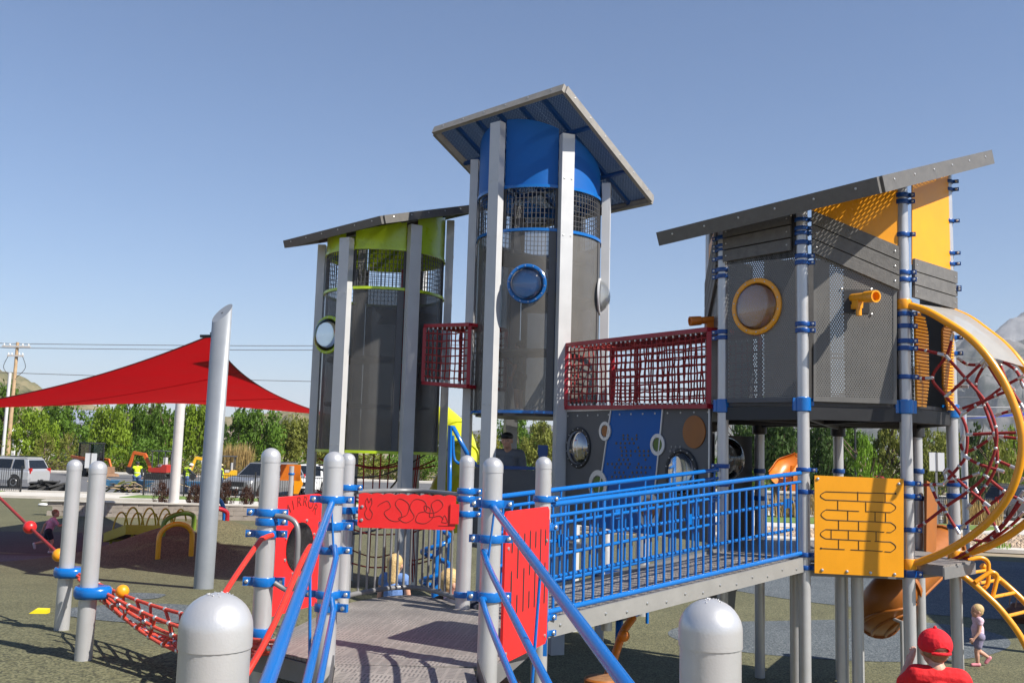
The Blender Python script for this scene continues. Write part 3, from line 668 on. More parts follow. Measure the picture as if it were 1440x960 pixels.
def tower(label, c, R, angs, z0, zs, N, L, Rr, th, topm, ringm, underm, beamm, fascm, windows=(), scr=SCREEN):
    """six flat legs, curved wall panels between them: top band, wire grid, fine screen"""
    zbot, zsill, zband = zs
    t = thing('play_tower', label, 'tower', (c.x, c.y, z0))
    zf, nz = roof(t, N, L, Rr, th, None, underm, beamm, fascm)
    dirs = [Vector((sin(radians(a)), -cos(radians(a)))) for a in angs]
    for d in dirs:
        p = c+d*R; zt = zf(p.x, p.y)-.12; tang = Vector((-d.y, d.x, 0)); mb = MB()
        Rm = Matrix((tang, v3(d, 0), Vector((0, 0, 1)))).transposed()
        mb.box((p.x, p.y, (z0+zt)/2), (.2, .13, zt-z0), Rm)
        obj('leg', mb, LEGM, t)
        b = MB(); [b.lathe([(.013, 0), (.013, .005), (.004, .009)], v3(p, z)+v3(d, 0)*.065+tang*s_, 7, v3(d, 0)) for z in (zbot+.1, zsill-.1, zband+.1) for s_ in (-.06, .06)]; obj('bolt', b, BOLT, [x for x in t.children][-1])
    r = R-.09
    n = 10; holes_ = []; wins = []
    for (u, v, rw, rm) in windows:      # bubble windows: nearest hit of the pixel ray with the wall cylinder
        d = W(u, v, 10)-CAM
        A_ = d.x**2+d.y**2; B_ = 2*(d.x*(CAM.x-c.x)+d.y*(CAM.y-c.y)); C_ = (CAM.x-c.x)**2+(CAM.y-c.y)**2-(r+.005)**2
        k = (-B_-sqrt(max(0, B_*B_-4*A_*C_)))/(2*A_); p = CAM+d*k; nrm = Vector((p.x-c.x, p.y-c.y, 0)).normalized()
        a = atan2(nrm.x, -nrm.y)
        if a < radians(angs[0]): a += 2*pi
        sk = radians(14) if rm is LIME else 0; wins.append((p+nrm*(.05 if sk else 0), Matrix.Rotation(sk, 3, 'Z') @ nrm, rw, rm)); holes_.append((a, p.z, rw))
    for i in range(6):
        a0, a1 = radians(angs[i])+.10, radians(angs[i])+pi/3-.10
        A = [a0+(a1-a0)*k/n for k in range(n+1)]
        pt = lambda a, rr: c+Vector((sin(a), -cos(a)))*rr
        def curved(zlo, zhi_f, rr, thk, name, m, kind=None):
            mb = MB(); vs = []
            for a in A:
                for q in (rr, rr-thk):
                    p = pt(a, q); vs += [v3(p, zlo), v3(p, zhi_f(p))]
            fs = []
            for k in range(n):
                o, q = 4*k, 4*k+4
                fs += [(o, q, q+1, o+1), (o+3, q+3, q+2, o+2), (o+1, q+1, q+3, o+3), (o+2, q+2, q, o)]
            fs += [(0, 1, 3, 2), (4*n+2, 4*n+3, 4*n+1, 4*n)]
            for par in (0, 1, 2, 3):
                sel = [f for j, f in enumerate(fs[:4*n]) if j % 4 == par]
                idx = sorted({q for f in sel for q in f}); mp = {q: j for j, q in enumerate(idx)}
                mb.add([vs[q] for q in idx], [tuple(mp[q] for q in f) for f in sel], par < 2)
            mb.add([vs[q] for q in (0, 1, 3, 2)], [(0, 1, 2, 3)]); mb.add([vs[q] for q in (4*n+2, 4*n+3, 4*n+1, 4*n)], [(0, 1, 2, 3)])
            return obj(name, mb, m, t, kind)
        curved(zband, lambda p: zf(p.x, p.y)-.02, r, .008, 'top_band', topm)
        hl = [(wu, wv, wr) for wu, wv, wr in holes_ if a0-.3 < wu < a1+.3]
        if not hl: curved(zbot, lambda p: zsill, r, .008, 'screen', scr)
        else:
            mb = MB(); na = 40; nz_ = int((zsill-zbot)/.025)
            g_ = [v3(pt(a0+(a1-a0)*i/na, r), zbot+(zsill-zbot)*j/nz_) for j in range(nz_+1) for i in range(na+1)]; ff = []
            for j in range(nz_):
                for i in range(na):
                    ac, zc = a0+(a1-a0)*(i+.5)/na, zbot+(zsill-zbot)*(j+.5)/nz_
                    if all(hypot((ac-wu)*r, zc-wv) > wr for wu, wv, wr in hl): ff.append((j*(na+1)+i, j*(na+1)+i+1, (j+1)*(na+1)+i+1, (j+1)*(na+1)+i))
            mb.add(g_, ff, True); obj('screen', mb, scr, t)
        for z in (zband, zsill, zbot): curved(z-.022, lambda p: z+.022, r+.022, .05, 'ring_trim', ringm)
        # wire grid
        mb = MB()
        nv = 13
        for k in range(nv+1):
            a = a0+(a1-a0)*k/nv; p = pt(a, r-.01); mb.box((p.x, p.y, (zsill+zband)/2), (.011, .011, zband-zsill-.04))
        nh = max(4, int((zband-zsill)/.075))
        for k in range(nh+1):
            z = zsill+.02+(zband-zsill-.04)*k/nh; mb.tube([v3(pt(a, r-.01), z) for a in A], .0055, 4, False)
        obj('wire_grid', mb, DARK, t, 'stuff')
        for k_, a in enumerate((a0, a1)):
            p = pt(a, r-.012); mb = MB(); Rm = Matrix.Rotation(a, 3, 'Z'); mb.box((p.x, p.y, (zsill+zband)/2), (.05, .02, zband-zsill-.05), Rm); obj('grid_stile', mb, DARK, t)
            if k_: 
                mb = MB(); p = pt(a-.06, r+.006); mb.box((p.x, p.y, (zsill+zbot)/2), (.11, .012, zsill-zbot-.05), Matrix.Rotation(a-.06, 3, 'Z')); obj('screen_stile', mb, GREYP, t)
    for w_ in wins: ringw(t, *w_)
    return t, zf
def ringw(t, p, nrm, r, rm, bulge=.62, wd=.05, dome=DOME):
    mb = MB(); mb.lathe([(r-wd*.5, .0), (r+wd*.5, .0), (r+wd*.5, .022), (r+wd*.3, .03), (r-wd*.3, .03), (r-wd*.5, .022), (r-wd*.5, 0)], p-nrm*.005, 32, nrm); o = obj('window_ring', mb, rm, t)
    b = MB(); X = nrm.orthogonal().normalized(); Y_ = nrm.cross(X)
    for k in range(14): b.lathe([(.009, 0), (.009, .006), (.003, .009)], p+nrm*.024+(X*cos(k*.4488)+Y_*sin(k*.4488))*r, 6, nrm)
    obj('bolt', b, BOLT, o)
    mb = MB(); rr = r-wd*.4; mb.lathe([(rr*cos(a), rr*bulge*sin(a)) for a in [k*pi/2/10 for k in range(10)]]+[(.0005, rr*bulge)], p+nrm*.012, 28, nrm); obj('bubble', mb, dome, t)
C2 = Vector((XH(750, 15.).x, 15.)); C1 = Vector((XH(531, 16.2).x, 16.2))
z2 = (zat(745, 579, 14.05), zat(745, 323, 14.05), zat(745, 262, 14.05))
z1 = (zat(545, 636, 15.2), zat(545, 405, 15.2), zat(545, 349, 15.2))
T2, zf2 = tower('tall tower with blue top band under the highest square roof', C2, 1.08, [-40+60*k for k in range(6)], zg(C2.x, C2.y)-.05, z2, (.67, 13.3, 8.17), (-1.35, 15.0, 8.06), (2.22, 15.1, 7.03), .13, SHEETB, BLUE, ROOFB, NAVY, FASC, [(741, 399, .275, BLUE)])
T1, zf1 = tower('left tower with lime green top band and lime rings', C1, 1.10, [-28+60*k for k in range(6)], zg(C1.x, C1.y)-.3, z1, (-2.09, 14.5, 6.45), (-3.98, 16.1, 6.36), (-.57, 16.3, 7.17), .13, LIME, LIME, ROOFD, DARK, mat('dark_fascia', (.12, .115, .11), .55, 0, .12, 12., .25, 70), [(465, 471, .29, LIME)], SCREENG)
p = C2+Vector((sin(radians(62)), -cos(radians(62))))*1.0
for zz, a in ((zat(866, 421, 15.), 78),):
    d = Vector((sin(radians(a)), -cos(radians(a)), 0)); ringw(T2, v3(C2, zz)+d*1.0, d, .27, LEGM)
# floors and stair decks inside the towers
for T_, c, zs in ((T2, C2, (z2[0]-.06, z2[0]+.9, z2[0]+1.75, z2[1]-.25)), (T1, C1, (z1[0]+.75, z1[0]+1.5, z1[1]-.35))):
    for k, z in enumerate(zs):
        mb = MB(); a0 = .5+2.1*k; n = 12; span = 2*pi if (k == 0 and T_ is T2) else 3.4
        P_ = [(0, 0)] if span < 6 else []
        P_ += [(.93*cos(a0+span*j/n), .93*sin(a0+span*j/n)) for j in range(n+(1 if span < 6 else 0))]
        mb.prism(P_, (v3(c, z), Vector((1, 0, 0)), Vector((0, 1, 0))), .05); obj('platform', mb, DARK if T_ is T2 else DARK, T_)
    mb = MB(); mb.tube([v3(c+Vector((.3, .25)), zs[0]), v3(c+Vector((.3, .25)), zs[-1]+.9)], .05, 12); obj('inner_pole', mb, DRED if T_ is T1 else NAVY, T_)
# lower level of the blue tower: floor, barrier and rails
LZ = 1.45
mb = MB(); mb.prism([(.98*cos(k*pi/3+.35), .98*sin(k*pi/3+.35)) for k in range(6)], (v3(C2, LZ-.05), Vector((1, 0, 0)), Vector((0, 1, 0))), .05); obj('lower_floor', mb, DARK, T2)
def facept(i, s, rr=.98):
    d0 = Vector((sin(radians(-40+60*i)), -cos(radians(-40+60*i)))); d1 = Vector((sin(radians(20+60*i)), -cos(radians(20+60*i)))); return C2+lerp(d0, d1, s)*rr
for i in (0, 5):
    a, b = facept(i, .1), facept(i, .9); zt = zat(740, 658, 14.05)
    X = v3(b-a, 0); L_ = X.length; X.normalize(); mb = MB(); mb.sheet(v3(a, LZ+.05), X, Vector((0, 0, 1)), L_, zt-LZ-.08); obj('barrier_panel', mb, GREYP, T2)
    mb = MB(); mb.bar(v3(a, zt), v3(b, zt), .04, .05); obj('barrier_rail', mb, NAVY, T2)
mb = MB(); q = facept(0, .78, .95); mb.box((q.x, q.y, zat(741, 650, 14.1)+.06), (.12, .08, .2)); mb.box((q.x, q.y+.05, zat(741, 632, 14.1)), (.15, .08, .15)); obj('control_box', mb, NAVY, T2)
# ------------------------------------------------------------------ rope tunnels
def tunnel(label, a, b, zta, zba, ztb, zbb, dep, nv, nh, seed):
    rnd = random.Random(seed)
    t = thing('rope_tunnel', label, 'rope tunnel', v3((a+b)/2, (zba+zbb)/2))
    d = (b-a).normalized(); pn = Vector((-d.y, d.x))
    if pn.y < 0: pn = -pn
    def P(s, h, w_): return v3(lerp(a, b, s)+pn*(dep*w_), lerp(lerp(zba, zbb, s), lerp(zta, ztb, s), h))
    for w_ in (0, 1):
        for h in (0, 1): mb = MB(); mb.bar(P(0, h, w_), P(1, h, w_), .055, .055); obj('frame_bar', mb, DRED, t)
        for s in (0, 1): mb = MB(); mb.bar(P(s, .03, w_), P(s, .97, w_), .055, .055, (1, 0, 0)); obj('frame_bar', mb, DRED, t)
    for s in (0, 1):
        for h in (0, 1): mb = MB(); mb.bar(P(s, h, .03), P(s, h, .97), .05, .05); obj('frame_bar', mb, DRED, t)
    jit = {}
    def J(i, j, w_):
        k = (i, j, w_)
        if k not in jit: jit[k] = (rnd.gauss(0, .0016), rnd.gauss(0, .005), rnd.gauss(0, .12))
        return jit[k]
    for w_ in (0, 1):
        fer = MB()
        for i in range(1, nv+1):
            s = i/(nv+1); pts = []
            for j in range(nh+2):
                h = j/(nh+1); jx, jh, jw = J(i, j, w_) if 0 < j < nh+1 else (0, 0, 0)
                pts.append(P(s+jx+.006*sin(3*h+i), h+jh*.4, w_+jw*.03/dep-(.06 if w_ else -.0)*sin(pi*h)/dep*0))
            mb = MB(); mb.tube(bez(pts, 2), .011, 6); obj('rope', mb, ROPE, t)
            fer.tube([pts[0]+(pts[1]-pts[0])*.1, pts[0]+(pts[1]-pts[0])*.55], .0135, 6); fer.tube([pts[-1]+(pts[-2]-pts[-1])*.1, pts[-1]+(pts[-2]-pts[-1])*.55], .0135, 6)
        for j in range(1, nh+1):
            h = j/(nh+1); pts = [P(0, h, w_)]
            for i in range(1, nv+1):
                jx, jh, jw = J(i, j, w_); pts.append(P(i/(nv+1)+jx, h+jh-.02*sin(pi*i/(nv+1)), w_+jw*.03/dep))
            pts.append(P(1, h, w_)); mb = MB(); mb.tube(pts, .011, 6); obj('rope', mb, ROPE, t)
        obj('ferrule', fer, FERR, t, 'stuff')
    for h in (0, 1):
        for i in range(1, nv+1):
            s = i/(nv+1); mb = MB(); mb.tube([P(s, h, .03), P(s+.004, h-.03 if h else .0-.03, .5), P(s, h, .97)], .011, 6); obj('rope', mb, ROPE, t)
        for j in range(1, 5):
            mb = MB(); mb.tube([P(k/8, h-.02, j/5) for k in range(9)], .011, 6); obj('rope', mb, ROPE, t)
    for w_ in (0, 1):
        mb = MB(); mb.bar(P(.21, .02, w_*.9+.05), P(.21, .98, w_*.9+.05), .14, .03, (1, 0, 0)); obj('hoop_plate', mb, DRED, t) if w_ else None
    return t
ra, rb = XH(794, 13.95), XH(996, 11.35)
tunnel('long red rope net tunnel between the blue tower and the orange tower', ra, rb, zat(793, 485, 13.95), zat(793, 573, 13.95), zat(992, 463, 11.35), zat(998, 571, 11.35), .85, 27, 8, 4)
la, lb_ = XH(591, 15.3), XH(655, 14.55)
tunnel('short red rope net tunnel between the green tower and the blue tower', la, lb_, zat(590, 458, 15.3), zat(590, 538, 15.3), zat(655, 456, 14.55), zat(655, 543, 14.55), .8, 9, 7, 9)
# ------------------------------------------------------------------ climbing wall under the long tunnel
wa, wb = XH(796, 13.98), XH(1001, 11.4)
X = v3(wb-wa, 0); WL = X.length; X.normalize(); Y = Vector((0, 0, 1)); Nn = X.cross(Y)
O = v3(wa, 1.85)
def onwall(u, v):
    d = W(u, v, 10)-CAM; k = (O-CAM).dot(Nn)/d.dot(Nn); q = CAM+d*k-O; return (q.dot(X), q.z)
zt0, zt1 = onwall(800, 579), onwall(993, 572)
t = thing('climbing_wall', 'dark grey and blue play wall panel under the long red tunnel', 'wall panel', O)
H0, H1 = zt0[1], zt1[1]
b0_, b1_ = onwall(861, 577), onwall(843, 700); c0, c1 = onwall(934, 575), onwall(922, 700)
def toppt(a): return H0+(H1-H0)*a/WL
mb = MB(); mb.prism([(0, 0), (b1_[0], 0), (b1_[0], b1_[1]), (b0_[0], toppt(b0_[0])), (0, H0)], (O, X, Y), .015); obj('side_panel', mb, GREYP, t)
mb = MB(); mb.prism([(b1_[0]+.01, 0), (c1[0], 0), (c1[0], c1[1]), (c0[0], toppt(c0[0])), (b0_[0]+.01, toppt(b0_[0])), (b1_[0]+.01, b1_[1])], (O, X, Y), .015); obj('centre_panel', mb, SHEETB, t)
mb = MB(); mb.prism([(c1[0]+.01, 0), (WL, 0), (WL, H1), (c0[0]+.01, toppt(c0[0])), (c1[0]+.01, c1[1])], (O, X, Y), .015); obj('side_panel', mb, GREYP, t)
mb = MB(); mb.bar(O+Y*(H0+.02)+Nn*.01, O+X*WL+Y*(H1+.02)+Nn*.01, .05, .035); obj('top_rail', mb, SILVER, t)
for a, b in (((b0_[0], toppt(b0_[0])), b1_), ((c0[0], toppt(c0[0])), c1), ((WL-.02, H1), (WL-.02, 0)), ((.02, H0), (.02, 0))):
    mb = MB(); mb.bar(O+X*a[0]+Y*a[1]+Nn*.02, O+X*b[0]+Y*b[1]+Nn*.02, .022, .02, Nn); obj('seam_strip', mb, SILVER, t)
ORC = mat('dull_orange_disc', (.30, .10, .012), .5, 0, .1, 5.); GRC = mat('moss_green_disc', (.08, .14, .012), .5, 0, .1, 5.)
def disc(u, v, r, m, ringm=None, name='disc'):
    a, b = onwall(u, v); c = O+X*a+Y*b+Nn*.017
    mb = MB(); mb.lathe([(r, 0), (r, .012), (.001, .013)], c, 24, Nn); o = obj(name, mb, m, t)
    if ringm: mb = MB(); mb.lathe([(r*1.15, 0), (r*1.75, 0), (r*1.75, .018), (r*1.15, .018), (r*1.15, 0)], c, 24, Nn); obj('disc_ring', mb, ringm, o)
disc(853, 606, .075, ORC, SILVER); disc(927, 625, .08, GRC, SILVER); disc(843, 682, .12, GRC, SILVER); disc(978, 607, .2, ORC); disc(914, 716, .13, ORC, SILVER)
for u, v, r in ((815, 629, .27), (960, 664, .27)):
    a, b = onwall(u, v); ringw(t, O+X*a+Y*b+Nn*.016, Nn, r, BLACK, .35, .05, MIRR if u < 900 else DOME)
hb = MB(); rnd = random.Random(11)
rows = [(612, 878, 900), (617, 878, 898), (623, 868, 898), (629, 868, 902), (634, 876, 916), (640, 876, 914), (646, 872, 910), (652, 856, 914), (657, 866, 918), (664, 866, 912), (670, 862, 906), (676, 870, 904)]
for v, ua, ub in rows:
    u = ua
    while u <= ub:
        if rnd.random() < .8:
            a, b = onwall(u, v); hb.lathe([(.018, 0), (.018, .006), (.001, .007)], O+X*a+Y*b+Nn*.015, 8, Nn)
        u += 6.2
obj('hole_pattern', hb, mat('hole_lining', (.13, .10, .06), .7), t, 'stuff')
hb = MB()
for v, us in ((628, (946, 952, 958)), (634, (944, 950, 956, 962)), (641, (944, 950, 958, 966))):
    for u in us: a, b = onwall(u, v); hb.lathe([(.016, 0), (.016, .006), (.001, .007)], O+X*a+Y*b+Nn*.015, 8, Nn)
obj('hole_pattern', hb, TUBEG, t, 'stuff')
hb = MB()
for k in range(13):
    for yy_ in (toppt(WL*k/12)-.06,): hb.lathe([(.014, 0), (.014, .006), (.004, .01)], O+X*(.05+(WL-.1)*k/12)+Y*yy_+Nn*.015, 7, Nn)
obj('bolt', hb, BOLT, t)
# ================================================================== orange roofed tower
FZ = zat(1200, 565, 10.42)
C3 = (PA+PB+PC+PD+PD2+PC2+PB2+PA2)/8
T3 = thing('lookout_tower', 'grey plank sided lookout tower with amber panels and long slanting roof', 'tower', (C3.x, C3.y, 0))
zf3, nz3 = roof(T3, (3.64, 9.3, 5.66), (1.76, 11.5, 5.55), (5.74, 11.1, 6.59), .17, None, holes('perforated_brown_roof_plate', (.16, .10, .04), .045, .012), DARK, mat('dark_fascia', (.12, .115, .11), .55, 0, .12, 12., .25, 70), 5, .045)
P8 = [PA, PB, PC, PD, PD2, PC2, PB2, PA2]
def t3post(p, zt, cl):
    mb = MB(); mb.lathe([(PR, 0), (PR, zt), (.001, zt+.01)], (p.x, p.y, -.05), 20); o = obj('post', mb, SILVER, T3)
    for v, h, m, a in cl: clamp(o, p, zr(p, p.x/p.y*FPX+720, v), a, PR, h, m)
    return o
def um(p): return 720+FPX*p.x/p.y
for p, vs in ((PA, [(335, .05), (346, .035), (352, .035), (364, .045), (380, .05), (389, .05), (467, .05), (475, .05), (655, .05), (680, .06)]),
              (PB, [(310, .045), (322, .045), (329, .045), (342, .05), (361, .05), (370, .05), (456, .05), (465, .05), (660, .045), (691, .05), (779, .05), (797, .05)]),
              (PC, [(276, .05), (285, .05), (331, .05), (384, .05), (394, .05), (442, .05), (459, .05), (480, .05), (490, .05), (530, .05), (679, .05), (697, .05), (744, .05), (806, .07)]),
              (PD, [(257, .04), (268, .04), (312, .04), (357, .04), (372, .04), (405, .04), (408, .04), (475, .05), (497, .05), (680, .06), (697, .06), (740, .05), (799, .06)])):
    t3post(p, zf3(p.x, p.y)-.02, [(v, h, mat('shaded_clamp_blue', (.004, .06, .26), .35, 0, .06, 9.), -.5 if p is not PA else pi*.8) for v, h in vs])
    mb = MB(); mb.lathe([(PR+.002, 0), (PR+.02, .01), (PR+.02, .15), (PR+.002, .16)], v3(p, FZ-.12), 20)
    for a in ((pi, 0) if p is not PD else (pi, .8)): d = Vector((cos(a), sin(a), 0)); mb.bar(v3(p, FZ-.04)+d*PR, v3(p, FZ-.04)+d*(PR+.05), .04, .14)
    obj('collar', mb, BLUE, T3)
for p, z in ((PD2, FZ-.1), (PC2, FZ-.1), (PB2, FZ-.1), (PA2, zf3(PA2.x, PA2.y)-.05)):
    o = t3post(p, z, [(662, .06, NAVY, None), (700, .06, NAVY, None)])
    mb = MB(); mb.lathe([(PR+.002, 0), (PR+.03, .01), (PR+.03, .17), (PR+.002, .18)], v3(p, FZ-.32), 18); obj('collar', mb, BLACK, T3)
# floor frame
mb = MB(); mb.prism([(p.x, p.y) for p in P8], (Vector((0, 0, FZ-.045)), Vector((1, 0, 0)), Vector((0, 1, 0))), .04); obj('floor', mb, DARK, T3)
mb = MB()
for a, b in zip(P8, P8[1:]+P8[:1]): mb.bar(v3(a, FZ-.13), v3(b, FZ-.13), .05, .15)
mb.bar(v3(PB, FZ-.16), v3(PC2, FZ-.2), .05, .06); mb.bar(v3(PC, FZ-.16), v3(PB2, FZ-.2), .05, .06); mb.bar(v3(PA, FZ-.16), v3(PD2, FZ-.2), .05, .06); mb.bar(v3(PD, FZ-.16), v3(PA2, FZ-.2), .05, .06)
obj('floor_frame', mb, BLACK, T3)
Y = Vector((0, 0, 1))
def face(a, b, off=.0):
    X = v3(b-a, 0); L_ = X.length; X.normalize(); Nn = X.cross(Y); return v3(a, 0)+Nn*off, X, Nn, L_
def onface(u, v, O, X, Nn):
    d = W(u, v, 10)-CAM; k = (O-CAM).dot(Nn)/d.dot(Nn); q = CAM+d*k-O; return (q.dot(X), q.z)
def panelpoly(name, pts, fr_, m, thick=.012, parent=None, perf=False):
    O, X, Nn, L_ = fr_; P_ = [onface(u, v, O, X, Nn) for u, v in pts]; mb = MB()
    if perf: mb.sheet(O, X, Y, 0, 0, .005, P_)
    else: mb.prism(P_, (O, X, Y), thick)
    return obj(name, mb, m, parent or T3), P_
fAB, fBC, fCD = face(PA, PB, .045), face(PB, PC, .045), face(PC, PD, .045)
fA2 = face(PA2, PA, .045)
O, X, Nn, L_ = fAB; qh = onface(1065, 431, O, X, Nn); a0_, zlo = onface(1023, 566, O, X, Nn); a1_, _ = onface(1120, 565, O, X, Nn); zhi = onface(1070, 356, O, X, Nn)[1]
mb = MB(); na, nz_ = 36, 64; gp = [(a0_+(a1_-a0_)*i/na, zlo+(zhi-zlo)*j/nz_) for j in range(nz_+1) for i in range(na+1)]; ff = []
for j in range(nz_):
    for i in range(na):
        if hypot(a0_+(a1_-a0_)*(i+.5)/na-qh[0], zlo+(zhi-zlo)*(j+.5)/nz_-qh[1]) > .3: ff.append((j*(na+1)+i, j*(na+1)+i+1, (j+1)*(na+1)+i+1, (j+1)*(na+1)+i))
mb.add([O+X*a+Y*b for a, b in gp], ff, uvs=gp); obj('wall_panel', mb, PERF, T3)
panelpoly('panel_edge', [(1023, 566), (1120, 565), (1120, 559), (1023, 560)], (fAB[0]+fAB[2]*.006, *fAB[1:]), GREYP, .004)
panelpoly('wall_panel', [(1144, 564), (1261, 568), (1261, 402), (1144, 352)], fBC, PERF, perf=True)
for q in ([(1144, 564), (1261, 568), (1261, 562), (1144, 558)], [(1144, 558), (1148, 558), (1148, 356), (1144, 354)], [(1256, 562), (1261, 562), (1261, 402), (1256, 400)]):
    panelpoly('panel_edge', q, (fBC[0]+fBC[2]*.006, *fBC[1:]), mat('grey_margin', (.145, .14, .132), .45, 0, .08, 5.), .004)
def plank(fr_, uL, uR, vLt, vLb, vRt, vRb):
    O, X, Nn, L_ = fr_; P_ = [onface(*q, O, X, Nn) for q in ((uL, vLb), (uR, vRb), (uR, vRt), (uL, vLt))]
    mb = MB(); mb.prism(P_, (O+Nn*.012, X, Y), .028); o = obj('plank', mb, PLANK, T3)
    b = MB(); [b.lathe([(.01, 0), (.01, .004), (.003, .007)], O+Nn*.04+X*lerp(P_[0][0], P_[1][0], k)+Y*lerp((P_[0][1]+P_[3][1])/2, (P_[1][1]+P_[2][1])/2, k), 6, Nn) for k in (.05, .95)]; obj('bolt', b, BOLT, o)
for k in range(3):
    plank(fAB, 1019, 1114, 320+16.8*k, 335+16.8*k, 299+18.5*k, 315.5+18.5*k)
    plank(fBC, 1141, 1263, 297+20*k, 315.5+20*k, 347.5+20.8*k, 366.5+20.8*k)
    plank(fCD, 1282, 1342, 364+18.6*k, 381+18.6*k, 383+18*k, 399.5+18*k)
panelpoly('gap_blackout', [(1023, 372), (1120, 362), (1120, 300), (1023, 322)], (fAB[0]-fAB[2]*.012, *fAB[1:]), BLACK)  # black sheets added behind the planks to darken the gaps between them
panelpoly('gap_blackout', [(1141, 360), (1262, 412), (1262, 350), (1141, 300)], (fBC[0]-fBC[2]*.008, *fBC[1:]), BLACK)
panelpoly('gap_blackout', [(1282, 418), (1342, 436), (1342, 384), (1282, 365)], (fCD[0]-fCD[2]*.002, *fCD[1:]), BLACK)
panelpoly('amber_panel', [(1141, 318), (1262, 362), (1262, 252), (1141, 283)], (fBC[0]-fBC[2]*.02, *fBC[1:]), AMBER)
panelpoly('amber_panel', [(1281.5, 372), (1336, 386), (1336, 240), (1281.5, 255)], (fCD[0]-fCD[2]*.005, *fCD[1:]), AMBER)
panelpoly('amber_panel', [(1023, 345), (1120, 330), (1120, 290), (1023, 316)], (fAB[0]-fAB[2]*.02, *fAB[1:]), AMBER)
# end wall on the left, seen edge on
O, X, Nn, L_ = fA2
mb = MB(); mb.sheet(O+X*.08+Y*FZ, X, Y, L_-.16, 1.45, .005); obj('wall_panel', mb, PERF, T3)
for k in range(4):
    mb = MB(); z = FZ+1.5+.17*k; mb.prism([(.06, z-.55), (L_-.06, z), (L_-.06, z+.15), (.06, z-.4)], (O+Nn*.012, X, Y), .028); obj('plank', mb, PLANK, T3)
mb = MB(); mb.prism([(.1, FZ+1.5), (L_-.1, FZ+1.5), (L_-.1, 5.75), (.1, 5.6)], (O-Nn*.02, X, Y), .012); obj('amber_panel', mb, AMBER, T3)
for a, b in ((PD, PD2), (PB2, PA2)):
    O, X, Nn, L_ = face(a, b, .045); mb = MB(); mb.sheet(O+X*.08+Y*FZ, X, Y, L_-.16, 2.0, .005); obj('wall_panel', mb, GREYP, T3)
for a, b in ((PC2, PB2), (PD2, PC2)):
    O, X, Nn, L_ = face(a, b, .045); mb = MB(); mb.sheet(O+X*.08+Y*FZ, X, Y, L_-.16, 2.1, .005); obj('wall_panel', mb, GREYP, T3)
# orange bubble window
q = onface(1065, 431, fAB[0], fAB[1], fAB[2]); ringw(T3, fAB[0]+fAB[1]*q[0]+Y*q[1]+fAB[2]*.012, fAB[2], .3, AMBERT, .3, .062)
def scope(label, p, d, s=1.):
    t = thing('spyglass', label, 'toy telescope', p); d = Vector(d).normalized(); mb = MB()
    mb.lathe([(.045*s, -.12*s), (.05*s, .1*s), (.062*s, .11*s), (.066*s, .24*s), (.066*s, .27*s), (.05*s, .27*s), (.045*s, .2*s), (.001, .19*s)], p, 18, d); obj('barrel', mb, ORANGE if s < 1 else AMBERT, t)
    mb = MB(); dn_ = Vector((0, 0, -1)); mb.box(Vector(p)-d*.02+dn_*.07*s, (.07*s, .1*s, .09*s), d.to_track_quat('Y', 'Z').to_matrix()); mb.tube([Vector(p)+dn_*.08*s, Vector(p)+dn_*.2*s], .03*s, 12); mb.bar(Vector(p)-d*.1+dn_*.1*s, Vector(p)+d*.02+dn_*.1*s, .05*s, .05*s); obj('mount', mb, ORANGE if s < 1 else AMBERT, t)
q = onface(1204, 424, fBC[0], fBC[1], fBC[2]); pc = fBC[0]+fBC[1]*q[0]+Y*q[1]+fBC[2]*.012
mb = MB(); mb.prism([(-.14, -.13), (.14, -.13), (.14, .13), (-.14, .13)], (pc-fBC[2]*.002, fBC[1], Y), .004); obj('scope_opening', mb, BLACK, T3)
b = MB(); [b.lathe([(.012, 0), (.012, .006), (.004, .01)], pc+fBC[1]*a+Y*c, 7, fBC[2]) for a in (-.16, .16) for c in (-.14, .14)]; obj('bolt', b, BOLT, T3)
scope('amber toy telescope poking through a square hole in the grey wall', pc+Y*.03+fBC[1]*.0+fBC[2]*.08, fBC[2]+fBC[1]*.45-Y*.1)
pl = v3(lerp(PA2, PA, .55), zat(1000, 452, 11.8)); scope('orange toy telescope pointing left over the long rope tunnel', pl+Vector((-.12, -.05, 0)), (-1, -.15, -.12), .9)
# ribbed climbing panels in the doorway
RIBM = mat('rib_shadow_gap', (.30, .11, .006), .5)
def ribbed(pts, fr_):
    O, X, Nn, L_ = fr_; P_ = [onface(*q, O, X, Nn) for q in pts]; zmin = min(p[1] for p in P_); zmax = max(p[1] for p in P_)
    mb = MB(); mb.prism(P_, (O, X, Y), .014); o = obj('ribbed_panel', mb, RIBM, T3); n = 28; rb = MB()
    def span(z):
        xs = []
        for a, b in zip(P_, P_[1:]+P_[:1]):
            if (a[1]-z)*(b[1]-z) < 0: xs.append(a[0]+(b[0]-a[0])*(z-a[1])/(b[1]-a[1]))
        return (min(xs), max(xs)) if len(xs) >= 2 else None
    for k in range(n):
        z = zmin+(zmax-zmin)*(k+.5)/n; s = span(z)
        if s: rb.bar(O+X*(s[0]-.004)+Y*z+Nn*.02, O+X*(s[1]+.004)+Y*z+Nn*.02, .02, (zmax-zmin)/n*.62)
    obj('rib', rb, AMBER, o, 'stuff')
ribbed([(1287, 572), (1299, 572), (1303, 540), (1302, 470), (1297, 445), (1284, 438)], fCD)
ribbed([(1331, 577), (1338, 577), (1338, 465), (1328, 457), (1323, 464), (1324, 540)], fCD)
mb = MB(); O, X, Nn, L_ = fCD; mb.sheet(O-Nn*.5+X*.05+Y*FZ, X, Y, L_*.95, 1.3, .005); obj('back_screen', mb, FINEP, T3)
